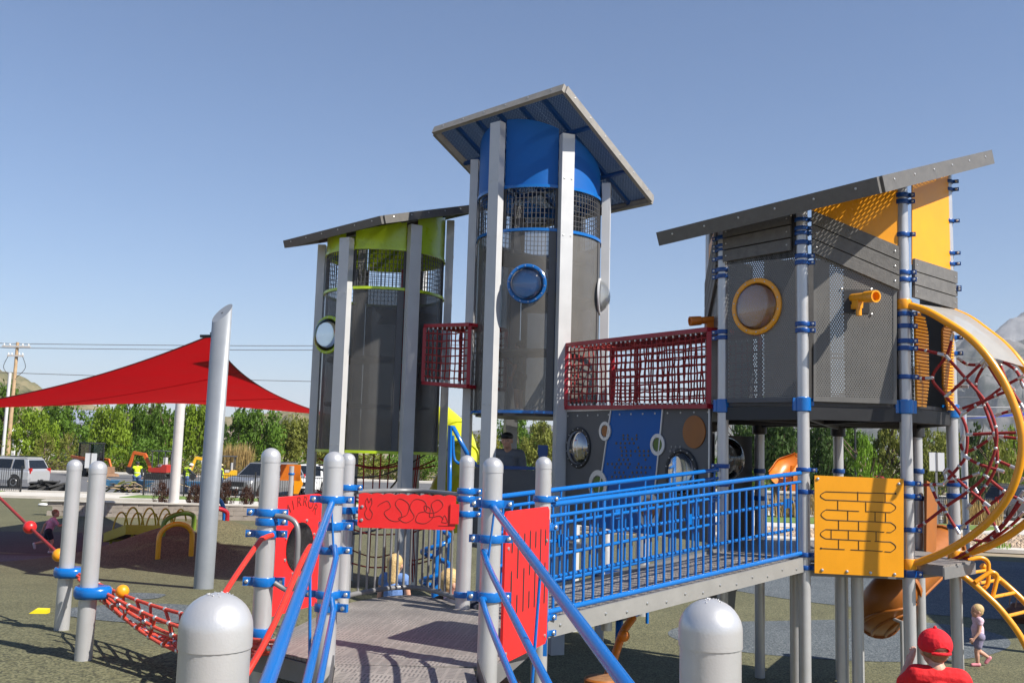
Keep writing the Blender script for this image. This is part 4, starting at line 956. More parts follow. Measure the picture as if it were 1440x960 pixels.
# lower level of that tower: amber maze panel, deck, steps
fm = face(PB, PC, .09)
o, P_ = panelpoly('board', [(1145, 805), (1270, 811), (1270, 673), (1145, 668)], fm, AMBER, .019)
COL.objects.unlink(o); O, X, Nn, L_ = fm
t = thing('maze_panel', 'amber panel engraved with a straight lined maze track', 'panel', O+X*.5+Y*1.6)
o2, P_ = panelpoly('board', [(1145, 805), (1270, 811), (1270, 673), (1145, 668)], fm, AMBER, .019, t)
def cp(x, y): return (1140+x/3.556, 690+y/3.556)
def mz(pts, sm=False): groove([onface(*cp(*q), O+Nn*.019, X, Nn) for q in pts], O+Nn*.0, X, Y, Nn, ENGB, t, .0045, 4, smoothit=sm)
def arcl(x, y0, y1, s): return [(x+s*26*sin(pi*k/8), y0+(y1-y0)*k/8) for k in range(9)]
mz([(424, 13)]+[(75, 3)]+arcl(75, 3, 44, -1)+[(180, 48), (400, 58)]+arcl(400, 58, 107, 1)+[(275, 102)]); mz([(242, 101), (78, 93)]+arcl(78, 93, 143, -1)+[(130, 146), (400, 157)]+arcl(400, 157, 207, 1)+[(380, 206)])
mz([(368, 205), (250, 199), (75, 192)]+arcl(75, 192, 238, -1)+[(300, 250)]); mz([(320, 251), (400, 254)]+arcl(400, 254, 305, 1)+[(370, 302)]); mz([(360, 301), (200, 293)]); mz([(170, 292), (52, 286)])
for a, b in (((236, 3), (236, 50)), ((373, 12), (373, 56)), ((136, 50), (136, 96)), ((276, 56), (276, 102)), ((186, 100), (186, 148)), ((322, 106), (322, 154)), ((375, 110), (375, 156)), ((140, 148), (140, 192)), ((240, 152), (240, 198)), ((103, 194), (103, 240)), ((189, 198), (189, 242)), ((327, 204), (327, 248)), ((140, 244), (140, 288)), ((240, 250), (240, 294))): mz([a, b])
for q in ((424, 13), (52, 286)):
    a = onface(*cp(*q), O+Nn*.019, X, Nn); mb = MB(); mb.lathe([(.011, 0), (.011, .003), (.001, .004)], O+X*a[0]+Y*a[1]+Nn*.019, 10, Nn); obj('engraved_dot', mb, ENGB, t)
b = MB()
for u, v in ((1150, 673), (1264, 680), (1156, 801), (1191, 803), (1224, 805), (1258, 807)): a = onface(u, v, O+Nn*.019, X, Nn); b.lathe([(.016, 0), (.016, .008), (.005, .013)], O+X*a[0]+Y*a[1]+Nn*.019, 8, Nn)
obj('bolt', b, BOLT, t)
t = thing('lower_deck', 'slotted grey metal deck at the far end of the bridge ramp', 'deck', v3(C3, BZ))
mb = MB(); mb.prism([(p.x, p.y) for p in (PA, PB, PC, PD, PD2, PC2, PB2, PA2)], (Vector((0, 0, BZ-.025)), Vector((1, 0, 0)), Vector((0, 1, 0))), .025); obj('deck_plate', mb, TREAD, t)
mb = MB()
for a, b in zip(P8, P8[1:]+P8[:1]): mb.bar(v3(a, BZ-.1), v3(b, BZ-.1), .035, .13)
obj('deck_frame', mb, TUBEG, t)
# under-deck posts and step
for u, y, lb in ((1182, 10.9, 'left one of two plain posts under the amber maze panel'), (1203, 10.75, 'right one of two plain posts under the amber maze panel'), (1118, 10.7, 'plain post standing just left of the tower post under the bridge end')):
    p = XH(u, y); mb = MB(); mb.lathe([(PR, 0), (PR, BZ-.1+.05)], (p.x, p.y, -.05), 20); solo('support_post', mb, SILVER, lb, 'post', 'plain support posts', (p.x, p.y, -.05))
nCD = fCD[2]
t = thing('step_platform', 'grey perforated step platform below the amber hoops', 'platform', v3((PC+PD)/2, BZ))
q = [PC+Vector((.08, .02)), PD+Vector((-.05, -.06)), PD+nCD.to_2d()*.28+Vector((-.06, 0)), PC+nCD.to_2d()*.28+Vector((.1, 0))]
mb = MB(); mb.prism([(p.x, p.y) for p in q], (Vector((0, 0, BZ+.0)), Vector((1, 0, 0)), Vector((0, 1, 0))), -.03) if False else mb.add([v3(p, BZ+.012) for p in q]+[v3(p, BZ-.02) for p in q], [(0, 1, 2, 3), (7, 6, 5, 4), (0, 4, 5, 1), (1, 5, 6, 2), (2, 6, 7, 3), (3, 7, 4, 0)]); obj('step_plate', mb, TREAD, t)
mb = MB(); mb.bar(v3(q[2], BZ-.07), v3(q[3], BZ-.07), .02, .12); mb.bar(v3(q[0], BZ-.05), v3(q[3], BZ-.05), .02, .1); obj('riser_grille', mb, TUBEG, t)
# --------------------------------------------------------------- hoops and rope web
t = thing('hoop_net_climber', 'two big amber hoops with a dark red rope web and grey canopy', 'net climber', v3(PD, BZ))
def hoop(base, ang_n, Rr, zt, zb):
    zc = (zt+zb)/2; Rv = (zt-zb)/2; n = Vector((ang_n.x, ang_n.y, 0)).normalized()
    return [v3(base, zc)+n*(Rr*sin(pi*k/30)**.92)+Vector((0, 0, Rv*cos(pi*k/30))) for k in range(31)]
hz0, hz1 = zr(PC, 1274, 429), zr(PC, 1281, 793)
nhp = Vector((.72, .69, 0)).normalized()
def onhoop(u, v): d = W(u, v, 10)-CAM; k = (v3(PC, 0)-CAM).dot(nhp)/d.dot(nhp); return CAM+d*k
h1 = bez([onhoop(*q) for q in ((1275, 428), (1303, 437), (1330, 452), (1360, 472), (1385, 497), (1410, 534), (1428, 575), (1437, 612), (1435, 650), (1422, 690), (1400, 722), (1370, 750), (1330, 775), (1284, 793))], 4)
h1[0] = v3(PC, h1[0].z); h1[-1] = v3(PC, h1[-1].z); h2 = [p+v3(PD-PC, zr(PD, 1340, 437)-h1[0].z)*(1-.22*sin(pi*k/(len(h1)-1)))+Vector((0, 0, -.10*sin(pi*k/(len(h1)-1)))) for k, p in enumerate(h1)]
for h in (h1, h2): mb = MB(); mb.tube(h, .04, 16); obj('hoop', mb, AMBERT, t)
for p, z in ((PC, h1[0].z), (PC, h1[-1].z), (PD, h2[0].z), (PD, h2[-1].z)): clamp(t, p, z, None, PR, .11, AMBERT)
mb = MB(); vs = []
for k in range(1, 18): vs += [h1[k]+Vector((0, 0, .03)), h2[k]+Vector((0, 0, .03))]
mb.add(vs, [(2*k, 2*k+1, 2*k+3, 2*k+2) for k in range(16)], True); obj('canopy_sheet', mb, gauze('canopy_mesh', (.34, .325, .30), .22), t)
# rope web: traced nodes (pixel column, row) on the surface between the hoops (side 0) or in the near hoop plane (side 1)
nh = v3(fCD[1].to_2d(), 0)
def webpt(u, v, s):
    """point s of the way (0..1) from the near hoop's plane to the far hoop's plane"""
    d = W(u, v, 10)-CAM; O_ = v3(PC, 0)+v3(PD-PC, 0)*s; k = (O_-CAM).dot(nhp)/d.dot(nhp); return CAM+d*k
webs = [
 ([(1281, 490), (1302, 493), (1328, 499)], .05), ([(1340, 470), (1331, 500), (1311, 531), (1330, 557), (1352, 585), (1360, 610), (1358, 640), (1349, 655), (1327, 680)], .25),
 ([(1281, 530), (1295, 532), (1311, 531)], .05), ([(1330, 500), (1358, 532), (1386, 565), (1400, 600), (1400, 630), (1385, 668), (1362, 690), (1330, 712), (1300, 735), (1283, 744)], .12),
 ([(1386, 505), (1358, 532), (1331, 557)], .12), ([(1386, 507), (1410, 545), (1432, 573), (1440, 600)], .3), ([(1387, 509), (1372, 540), (1384, 570), (1398, 612), (1402, 650), (1386, 683), (1360, 715)], .4),
 ([(1427, 547), (1400, 556), (1372, 570), (1352, 583)], .1), ([(1440, 528), (1409, 545), (1385, 562), (1345, 577)], .5), ([(1347, 503), (1360, 512), (1382, 513)], .7),
 ([(1343, 543), (1362, 543)], .8), ([(1359, 611), (1398, 609), (1440, 608)], .2), ([(1402, 613), (1440, 617)], .5), ([(1355, 612), (1351, 622), (1356, 634), (1372, 630), (1397, 613)], .6),
 ([(1356, 641), (1376, 652), (1412, 663)], .2), ([(1398, 645), (1430, 659)], .6), ([(1327, 681), (1310, 681), (1290, 682)], .08), ([(1309, 682), (1318, 703), (1330, 720), (1349, 750)], .1),
 ([(1327, 665), (1332, 660), (1345, 672), (1362, 688), (1392, 712)], .3), ([(1328, 665), (1331, 675), (1345, 676), (1377, 665)], .6), ([(1370, 685), (1384, 710), (1404, 748)], .5), ([(1385, 668), (1412, 690), (1440, 705)], .5),
 ([(1351, 742), (1385, 715), (1440, 672)], .8), ([(1331, 790), (1360, 775), (1412, 735), (1440, 690)], .92), ([(1331, 797), (1365, 780), (1420, 740), (1440, 720)], .97), ([(1362, 757), (1395, 756), (1440, 700)], .9),
 ([(1440, 545), (1428, 520), (1402, 505)], .6), ([(1440, 515), (1430, 512), (1405, 506)], .95), ([(1404, 506), (1418, 540), (1440, 575)], .9), ([(1440, 575), (1420, 578), (1400, 584)], .9)]
fer = MB()
for pts, s in webs:
    q = [webpt(u, v, s) for u, v in pts]; mb = MB(); mb.tube(bez(q, 5), .0165, 8); obj('rope', mb, ROPE, t)
    for a, b in ((q[0], q[1]), (q[-1], q[-2])):
        d = (b-a).normalized(); fer.tube([a, a+d*.07], .02, 8)
    for p in q[1:-1]: fer.ball(p, .022, 8, 6)
obj('ferrule', fer, FERR, t, 'stuff')
# orange slide under the tower
t = thing('curved_slide', 'brown orange curved slide underside below the amber panel', 'slide', W(1250, 890, 12.))
path = bez([W(1325, 768, 13.3), W(1302, 788, 12.9), W(1276, 812, 12.5), W(1253, 836, 12.3), W(1239, 854, 12.5), W(1235, 864, 13.1)], 6)
def chute(path, r, m, parent, name='chute', a0=-1.9, a1=1.9, n=12):
    mb = MB(); vs = []
    for i, p in enumerate(path):
        d = (path[min(i+1, len(path)-1)]-path[max(0, i-1)]).normalized(); x = d.cross(Vector((0, 0, 1))).normalized(); z = x.cross(d)
        for rr in (r, r-.02):
            for k in range(n+1):
                a = a0+(a1-a0)*k/n; vs.append(p+x*(rr*sin(a))-z*(rr*cos(a)))
    M_ = 2*(n+1); fs = []
    for i in range(len(path)-1):
        o, q = i*M_, (i+1)*M_
        for k in range(n): fs += [(o+k, o+k+1, q+k+1, q+k), (o+n+1+k, q+n+1+k, q+n+2+k, o+n+2+k)]
        for k in (0, n): fs.append((o+k, q+k, q+n+1+k, o+n+1+k))
    mb.add(vs, fs, True); return obj(name, mb, m, parent)
mb = MB(); mb.tube(path, .28, 22, False); obj('trough', mb, BROWNO, t)
for a in (-.9, -.3, .3, .9):
    rb = []
    for k, p in enumerate(path):
        d = (path[min(k+1, len(path)-1)]-path[max(0, k-1)]).normalized(); x = d.cross(Vector((0, 0, 1))).normalized(); z = x.cross(d); rb.append(p+x*(.282*sin(a))-z*(.282*cos(a)))
    mb = MB(); mb.tube(rb, .022, 8); obj('rib', mb, BROWNO, t)
for k in (0, 15, 30):
    p = path[k]; d = (path[min(k+1, 30)]-path[max(k-1, 0)]).normalized(); mb = MB(); mb.lathe([(.27, -.025), (.31, -.025), (.31, .025), (.27, .025), (.27, -.025)], p, 22, d); obj('flange', mb, BROWNO, t)
p = XH(1264, 12.0); mb = MB(); mb.lathe([(.025, 0), (.025, .95)], v3(p, -.03), 10); mb.tube([v3(p, .9), v3(p, .95)+Vector((-.12, .3, .0))], .02, 8); obj('support_leg', mb, SILVER, t)
# side fin panel behind post D
t = thing('barrier_panel', 'brown orange rounded barrier panel standing behind the hoops', 'panel', W(1306, 780, 11.7))
mb = MB(); fD = face(XH(1299, 11.9), XH(1318, 12.3)); O, X, Nn, L_ = fD
P_ = [onface(*q, O, X, Nn) for q in ((1299, 788), (1313, 772), (1315, 700), (1308, 680), (1300, 675))]; mb.prism(P_, (O, X, Y), .03); obj('board', mb, BROWNO, t)
# amber loop ladder at lower right
t = thing('arched_ladder', 'amber arched ladder with loop handles beside the toddler', 'ladder', Vector((5.9, 10.6, 0)))
s0 = bez([W(1343, 800, 10.9), W(1358, 812, 10.9), W(1382, 832, 10.8), W(1410, 860, 10.7), W(1440, 903, 10.6), W(1462, 960, 10.5), W(1480, 1010, 10.4)], 6)
s1 = [p+Vector((.55, .5, .0)) for p in s0]
for s in (s0, s1): mb = MB(); mb.tube(s, .035, 14); obj('stringer', mb, AMBERT, t)
for k in (4, 9, 14, 19, 24, 29, 34): mb = MB(); mb.tube([s0[k], s1[k]], .02, 10); obj('rung', mb, AMBERT, t)
for k0, sft in ((3, 0), (10, 0)):
    a = W(1352, 800, 10.9) if k0 == 3 else W(1371, 818, 10.8)
    L_ = [W(1351, 793, 10.9), W(1366, 786, 10.9), W(1380, 784, 10.9), W(1389, 790, 10.9), W(1390, 803, 10.9), W(1389, 820, 10.9), W(1382, 827, 10.9), W(1370, 824, 10.85)] if k0 == 3 else [W(1371, 818, 10.8), W(1386, 808, 10.8), W(1395, 804, 10.8), W(1402, 809, 10.8), W(1400, 822, 10.8), W(1396, 838, 10.8)]
    mb = MB(); mb.tube(bez(L_, 5), .024, 12); obj('loop_handle', mb, AMBERT, t)
# blue curved panel hanging behind the rope web (far shade sail)
Ka, Kb, Kc, Kd = W(1350, 589, 30), Vector((21.5, 28, 5.3)), Vector((18.5, 14, 4.7)), Vector((10.5, 13.6, 3.75))
mb = MB(); n = 20; vs = []; cen = (Ka+Kb+Kc+Kd)/4
def ed_(a, b, s, c): return lerp(a, b, s)+(cen-(a+b)/2)*(c*4*s*(1-s))
for i in range(n+1):
    for j in range(n+1):
        s, q = i/n, j/n; vs.append(lerp(ed_(Ka, Kb, q, .12), ed_(Kd, Kc, q, .12), s)+lerp(ed_(Ka, Kd, s, .12), ed_(Kb, Kc, s, .12), q)-lerp(lerp(Ka, Kb, q), lerp(Kd, Kc, q), s))
mb.add(vs, [(i*(n+1)+j, i*(n+1)+j+1, (i+1)*(n+1)+j+1, (i+1)*(n+1)+j) for i in range(n) for j in range(n)], True)
solo('shade_sail', mb, mat('blue_sail_cloth', (.02, .06, .42), .7, trans=.2), 'blue shade sail seen edge on through the rope web at right', 'shade sail')
for k, (p, lb) in enumerate(((Kb, 'far'), (Kc, 'right'), (Kd, 'near'), (Ka, 'left'))):
    mb = MB(); mb.lathe([(.1, -.05), (.1, p.z+.2), (.05, p.z+.23), (.001, p.z+.24)], (p.x+(.1 if k else .1), p.y, 0), 18); solo('sail_pole', mb, MATS['silver_paint'], 'pole at the %s corner of the blue shade sail' % lb, 'pole', 'poles of the blue shade sail', (p.x+.1, p.y, -.05))
# ================================================================== under and beside the towers
t = thing('rope_net', 'dark red and black rope net hanging below the green tower', 'climbing net', v3(C1, zg(C1.x, C1.y)))
rnd = random.Random(5)
legs1 = [C1+Vector((sin(radians(-28+60*k)), -cos(radians(-28+60*k))))*.98 for k in range(6)]
gz1 = zg(C1.x, C1.y)
for k in range(6):
    a, b = legs1[k], legs1[(k+1) % 6]
    for j in range(4):
        z = gz1+.5+.52*j; mb = MB(); m_ = v3(lerp(lerp(a, b, .5), C1, .18), z-.12); mb.tube(bez([v3(a, z+.05*rnd.random()), m_, v3(b, z-.1*rnd.random())], 5), .0125, 6); obj('rope', mb, ROPE, t)
for k in range(6):
    for j in range(2):
        a = lerp(legs1[k], legs1[(k+1) % 6], .33+.33*j); a = lerp(a, C1, .14); mb = MB(); mb.tube(bez([v3(a, gz1+.1), v3(lerp(a, C1, .1), gz1+1.2), v3(a, z1[0])], 4), .0125, 6); obj('rope', mb, ROPE, t)
for j, (za, zb_) in enumerate(((.9, 1.5), (1.35, 2.05), (1.9, 2.3))):
    mb = MB(); pa, pb = legs1[5-j % 2], legs1[2+j % 2]; n = 12
    for k in range(n):
        s0_, s1_ = k/n, (k+1)/n; f_ = lambda s: v3(lerp(pa, pb, s), gz1+lerp(za, zb_, s)-.3*sin(pi*s)); mb.bar(f_(s0_), f_(s1_)+Vector((.001, 0, 0)), .32, .02)
    obj('rubber_belt', mb, BLACK, t)
# yellow green tube slide behind
t = thing('tube_slide', 'yellow green tube slide curling down behind the towers', 'slide', W(640, 690, 17.2))
path = bez([W(618, 590, 18.2), W(640, 612, 17.8), W(648, 640, 17.3), W(640, 668, 17.0), W(628, 695, 17.2), W(640, 730, 17.8)], 6)
mb = MB(); mb.tube(path, .3, 22); obj('tube', mb, YGRN, t)
for k in (6, 12, 18, 24): mb = MB(); d = (path[k+1]-path[k-1]).normalized(); mb.tube([path[k]-d*.03, path[k]+d*.03], .33, 22); obj('flange', mb, YGRN, t)
mb = MB(); mb.tube([W(632, 694, 12.8), W(633, 598, 12.8), W(637, 600, 12.8), W(660, 643, 12.8), W(668, 652, 12.9)], .03, 10); mb.tube(bez([W(637, 612, 12.8), W(638, 640, 12.8), W(643, 650, 12.8), W(655, 653, 12.9)], 5), .02, 10)
mb.tube([W(632, 694, 12.8), W(632, 694, 12.8)-Vector((0, 0, 2.0))], .03, 10)
solo('stair_rail', mb, BLUE, 'blue triangular stair rail between the green and blue towers', 'rail')
t = thing('spiral_climber', 'blue spiral pole climber seen through the curved fence', 'climber', W(617, 850, 11.6))
pc_ = XH(619, 11.6); z0_, z1_ = zg(pc_.x, pc_.y), zr(pc_, 619, 730)
mb = MB(); mb.tube([v3(pc_, z0_-.05), v3(pc_, z1_-.02)], .045, 12); obj('pole', mb, BLUE, t)
mb = MB(); mb.tube([v3(pc_, z0_+.1+.0115*k)+Vector((.17*cos(k*.21), .17*sin(k*.21), 0)) for k in range(int((z1_-z0_)/.0115))], .03, 10); obj('spiral', mb, BLUE, t)
# standing stumps, small parts under the bridge
for u, v, lb in ((846, 952, 'round brown stepping stump just right of the blue handrail'), (706, 956, 'round brown stepping stump partly hidden behind the red slotted panel')):
    p = W(u, v, 9.2 if u > 800 else 8.6); t = thing('stepping_stump', lb, 'stump', (p.x, p.y, zg(p.x, p.y)), 'brown stepping stumps')
    mb = MB(); mb.lathe([(.16, 0), (.165, .02), (.165, p.z-zg(p.x, p.y)-.015), (.15, p.z-zg(p.x, p.y))], (p.x, p.y, zg(p.x, p.y)), 22); obj('stem', mb, BROWNO, t)
    mb = MB(); mb.lathe([(.15, 0), (.14, .006), (.001, .008)], (p.x, p.y, p.z), 22); obj('step_top', mb, mat('worn_wood', (.22, .11, .05), .7, 0, .25, 20.), t)
t = thing('spring_arm', 'orange bent support arm under the bridge ramp', 'support arm', W(860, 940, 9.3))
mb = MB(); mb.tube(bez([W(890, 868, 9.9), W(878, 885, 9.7), W(870, 905, 9.6), W(858, 945, 9.4), W(853, 975, 9.3)], 5), .04, 12); obj('arm', mb, ORANGE, t)
for u, v in ((877, 893), (858, 947)): mb = MB(); mb.ball(W(u, v, 9.55), .06, 14, 10); obj('ball_joint', mb, ORANGE, t)
mb = MB(); mb.lathe([(.025, 0), (.025, .6)], W(910, 876, 14.6), 10); solo('low_blue_post', mb, BLUE, 'short blue post under the bridge ramp', 'post')
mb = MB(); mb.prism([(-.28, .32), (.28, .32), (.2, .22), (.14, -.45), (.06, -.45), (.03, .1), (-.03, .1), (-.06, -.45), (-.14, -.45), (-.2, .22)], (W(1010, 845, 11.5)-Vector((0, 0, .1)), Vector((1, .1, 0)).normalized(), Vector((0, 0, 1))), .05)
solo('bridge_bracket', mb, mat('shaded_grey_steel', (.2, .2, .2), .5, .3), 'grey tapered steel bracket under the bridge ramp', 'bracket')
# far white posts seen through the railing, and the blue play piece behind
for u, v, yy2 in ((853, 750, 16.5), (905, 700, 17.5)):
    p = XH(u, yy2); mb = MB(); mb.lathe([(.13, 0), (.13, zr(p, u, v)), (.1, zr(p, u, v)+.06), (.001, zr(p, u, v)+.09)], (p.x, p.y, 0), 18); solo('play_post', mb, SILVER, 'pale post behind the bridge railing below the %s' % ('blue wall panel' if u < 900 else 'dark bubble window'), 'post', 'pale posts behind the bridge', (p.x, p.y, 0))
t = thing('spinner_seat', 'dark blue bucket seat spinner behind the bridge railing', 'spinner', (1.75, 14.8, 0))
mb = MB(); mb.lathe([(.05, .0), (.3, .1), (.42, .35), (.45, .7), (.42, .7), (.38, .36), (.25, .14), (.001, .1)], (1.75, 14.8, .35), 22); obj('bucket', mb, NAVY, t)
mb = MB(); mb.lathe([(.06, 0), (.06, .4)], (1.75, 14.8, 0), 12); obj('stem', mb, BLUE, t)
# big clear bubble panel below the lookout tower
t = thing('bubble_panel', 'dark panel with a big clear dome below the lookout tower', 'panel', W(1035, 680, 11.9))
fb = face(XH(1016, 11.55), XH(1018, 12.6)); O, X, Nn, L_ = fb
mb = MB(); mb.prism([(0, BZ), (L_, BZ), (L_, FZ-.35), (0, FZ-.35)], (O, X, Y), .02); obj('board', mb, BLACK, t)
mb = MB(); mb.bar(O+X*L_+Y*BZ, O+X*L_+Y*(FZ-.3), .05, .05, (1, 0, 0)); obj('frame_post', mb, TUBEG, t)
pq = v3(lerp(XH(1016, 11.55), XH(1018, 12.6), .5), zat(1020, 645, 12.1))+Nn*.024; ringw(t, pq, Nn, .29, BLACK, .85, .05)
fb2 = face(XH(1019, 12.7), XH(1056, 13.0)); O, X, Nn, L_ = fb2; mb = MB(); mb.prism([(0, BZ), (L_, BZ), (L_, FZ-.35), (0, FZ-.35)], (O, X, Y), .02); obj('board', mb, BLACK, t)
# orange slide far behind
t = thing('toddler_slide', 'small orange slide far behind the bridge end', 'slide', W(1110, 680, 24))
chute(bez([W(1124, 640, 24), W(1112, 648, 24), W(1104, 660, 23.8), W(1098, 668, 23.6)], 5), .32, ORANGE, t)
mb = MB(); mb.bar(W(1118, 655, 24), W(1116, 690, 24), .2, .12, (0, 1, 0)); mb.bar(W(1106, 665, 24.3), W(1102, 690, 24.3), .12, .1, (0, 1, 0)); obj('support', mb, ORANGE, t)
# ------------------------------------------------------------------ left rope bridge
pl1, pl2 = XH(108, 8.85), XH(141, 7.42)
tA, pA_ = post('net_post', pl1, 0, zg(pl1.x, pl1.y)-.05, zr(pl1, 107, 646), 'left of the two tall posts at the far left with moulded blue collars', group='posts of the rope net bridge')
tB, pB_ = post('net_post', pl2, 0, zg(pl2.x, pl2.y)-.05, zr(pl2, 140, 648), 'right of the two tall posts at the far left with moulded blue collars', group='posts of the rope net bridge')
def wrap(t, p, z, ang):
    mb = MB(); d = Vector((cos(ang), sin(ang), 0)); c = v3(p, z); n = 22; vs = []
    for rr, h in ((PR+.002, -.04), (PR+.03, -.045), (PR+.042, -.02), (PR+.042, .02), (PR+.03, .045), (PR+.002, .04)):
        for k in range(n):
            a = 2*pi*k/n; q = Vector((cos(a), sin(a), 0)); st = 1+.55*max(0, q.dot(d))**3; vs.append(c+q*(PR+(rr-PR)*(1.4 if st > 1.0 else 1)+(.05*max(0, q.dot(d))**3 if rr > PR+.01 else 0))+Vector((0, 0, h)))
    mb.add(vs, [(i*n+k, i*n+(k+1) % n, (i+1)*n+(k+1) % n, (i+1)*n+k) for i in range(5) for k in range(n)], True); o = obj('collar', mb, BLUE, t)
    e = MB(); e.lathe([(.016, 0), (.016, .008), (.007, .008), (.007, .002)], c+d*(PR+.03)+Vector((d.y, -d.x, 0))*.07, 10, (d.y, -d.x, 0)); obj('eyelet', e, BOLT, o)
za_, zb_ = zr(pl1, 97, 804), zr(pl2, 128, 832)
wrap(tA, pl1, za_, -.2); wrap(tB, pl2, zb_, .0)
t = thing('net_bridge', 'sagging coral red rope net bridge leading to the deck', 'net bridge', (-2.6, 6.9, zg(-2.6, 6.9)))
A0 = v3(pl1, za_)+Vector((.1, -.02, 0)); B0 = v3(pl2, zb_)+Vector((.12, 0, 0))
A1, B1 = W(440, 868, 6.7), W(436, 915, 6.0)
def cat_(a, b, sag, n=12): return [lerp(a, b, k/n)+Vector((0, 0, -sag*sin(pi*k/n))) for k in range(n+1)]
Ar, Br = cat_(A0, v3(P382, 1.62)+Vector((-.07, 0, 0)), .07), cat_(B0, W(398, 902, 6.05), .09)
lo = [cat_(lerp(A0, B0, s)+Vector((0, 0, -.04)), lerp(Ar[-1], Br[-1], s)+Vector((0, 0, -.07)), .21) for s in (.12, .37, .63, .88)]
for c in [Ar, Br]+lo: mb = MB(); mb.tube(c, .0135, 8); obj('rope', mb, ROPEL, t)
fer = MB()
mid = [cat_(lerp(A0, B0, s)+Vector((0, 0, -.02)), lerp(Ar[-1], Br[-1], s)+Vector((0, 0, -.03)), .14) for s in (.04, .96)]
for c in mid: mb = MB(); mb.tube(c, .0135, 8); obj('rope', mb, ROPEL, t)
for k in range(1, 12):
    ln = [Ar[k], mid[0][k], lo[0][k]]+[l[k] for l in lo[1:]]+[mid[1][k], Br[k]]
    if k % 2: ln = [Ar[k], mid[0][k]+(Ar[k]-Ar[k-1])*.3, lo[0][k]+(Ar[k]-Ar[k-1])*.5]+[l[k] for l in lo[1:]]+[mid[1][k]+(Ar[k]-Ar[k-1])*.3, Br[k]]
    mb = MB(); mb.tube(ln, .0125, 8); obj('rope', mb, ROPEL, t)
    for p in ln: fer.ball(p, .02, 8, 6)
obj('ferrule', fer, FERR, t, 'stuff')
def ball_on(label, p, r, m): mb = MB(); mb.ball(p, r, 20, 14); return solo('rope_ball', mb, m, label, 'ball', 'balls threaded on ropes')
RBALL = mat('red_ball', (.6, .02, .02), .35, 0, .05, 6.); YBALL = mat('yellow_orange_ball', (.75, .30, .01), .4, 0, .08, 6.)
ball_on('yellow orange ball at the near end of the rope net bridge', W(172, 831, 8.1), .055, YBALL)
rp0, rp1 = W(-60, 648, 12.5), v3(pl1, za_)+Vector((-.02, -.02, .02))
mb = MB(); mb.tube([rp0, W(0, 700, 11.5), W(42, 741, 10.3), W(84, 780, 9.2), rp1+Vector((0.0, .05, .0))], .0165, 8); solo('ball_rope', mb, ROPE, 'dark red rope strung with balls running off the left edge', 'rope')
ball_on('red ball on the rope at far left', W(42, 741, 10.25), .068, RBALL); ball_on('yellow orange ball on the rope beside the left post', W(83, 780, 9.15), .062, YBALL)
# yellow foam block
p = W(60, 812, 10.3); mb = MB(); g_ = zg(p.x, p.y); mb.prism([(-.09, 0), (.1, 0), (.1, .045), (-.02, .05)], (Vector((p.x, p.y, g_)), Vector((1, .2, 0)).normalized(), Vector((0, 0, 1))), .12); solo('foam_wedge', mb, mat('yellow_foam', (.75, .62, .01), .6), 'small yellow wedge lying on the rubber surface', 'toy')
p = W(61, 710, 41); mb = MB(); mb.ball((p.x, p.y, .06), .2, 12, 6, (1.2, .7, .35)); mb.ball((p.x+.25, p.y, .05), .14, 10, 6, (1.2, .7, .35)); solo('towel', mb, WHITE, 'crumpled white cloth lying on the far rubber surface', 'cloth')
# ------------------------------------------------------------------ far play pieces on the left
t = thing('hoop_bench', 'olive yellow balance platform with a row of hoops over it', 'play platform', W(215, 765, 25))
def G(u, y, h=0.): p = XH(u, y); return Vector((p.x, p.y, zg(p.x, p.y)+h))
OLY = mat('olive_yellow_paint', (.38, .36, .01), .4, 0, .08, 6.)
a, b = G(187, 22.5, .42), G(280, 24.5, .52); c = G(157, 24.2, .42); e = c+(b-a)
mb = MB(); mb.add([a, b, e, c], [(0, 1, 2, 3)]); mb.add([p+Vector((0, 0, -.05)) for p in (a, b, e, c)], [(3, 2, 1, 0)]); obj('platform_top', mb, DARK, t)
for p, q in ((a, b), (c, e), (a, c), (b, e)): mb = MB(); mb.bar(p, q, .04, .22); obj('side_board', mb, OLY, t)
for p in (a+(c-a)*.04+(b-a)*.1, c+(b-a)*.1, lerp(a, b, .9), lerp(c, e, .9)): mb = MB(); mb.tube([p, Vector((p.x, p.y, zg(p.x, p.y)-.03))], .035, 10); obj('leg', mb, OLY, t)
for k in range(4):
    for off in (0, 1):
        p = lerp(lerp(a, b, .12+.24*k), lerp(c, e, .12+.24*k), .15+.5*off); d = (b-a).normalized()*.24
        mb = MB(); mb.tube([p-d*cos(pi*j/14)+Vector((0, 0, .55*sin(pi*j/14))) for j in range(15)], .022, 8); obj('hoop', mb, OLY, t)
for u0_, u1_, y, vt, m, lb in ((233, 279, 18.6, 739, AMBERT, 'orange hoop arch on the rubber mound'), (238, 280, 20., 727, mat('olive_green_paint', (.14, .22, .02), .4), 'olive green hoop arch behind the orange one'), (298, 326, 21.5, 714, DRED, 'red hoop arch beside the leaning sail pole'), (294, 322, 23.2, 698, BLUE, 'blue hoop arch behind the red one')):
    a, b = G(u0_, y), G(u1_, y+.3); zt = zat((u0_+u1_)/2, vt, y); n = 16; hh = zt-a.z
    pts = [a+Vector((0, 0, -.05))]+[lerp(a, b, .5-.5*cos(pi*k/n))+Vector((0, 0, hh*(.58+.42*sin(pi*k/n)) if 0 < k < n else hh*.5)) for k in range(n+1)]+[b+Vector((0, 0, -.05))]
    mb = MB(); mb.tube(pts, .05, 10); solo('hoop_arch', mb, m, lb, 'arch', 'coloured hoop arches on the mound')
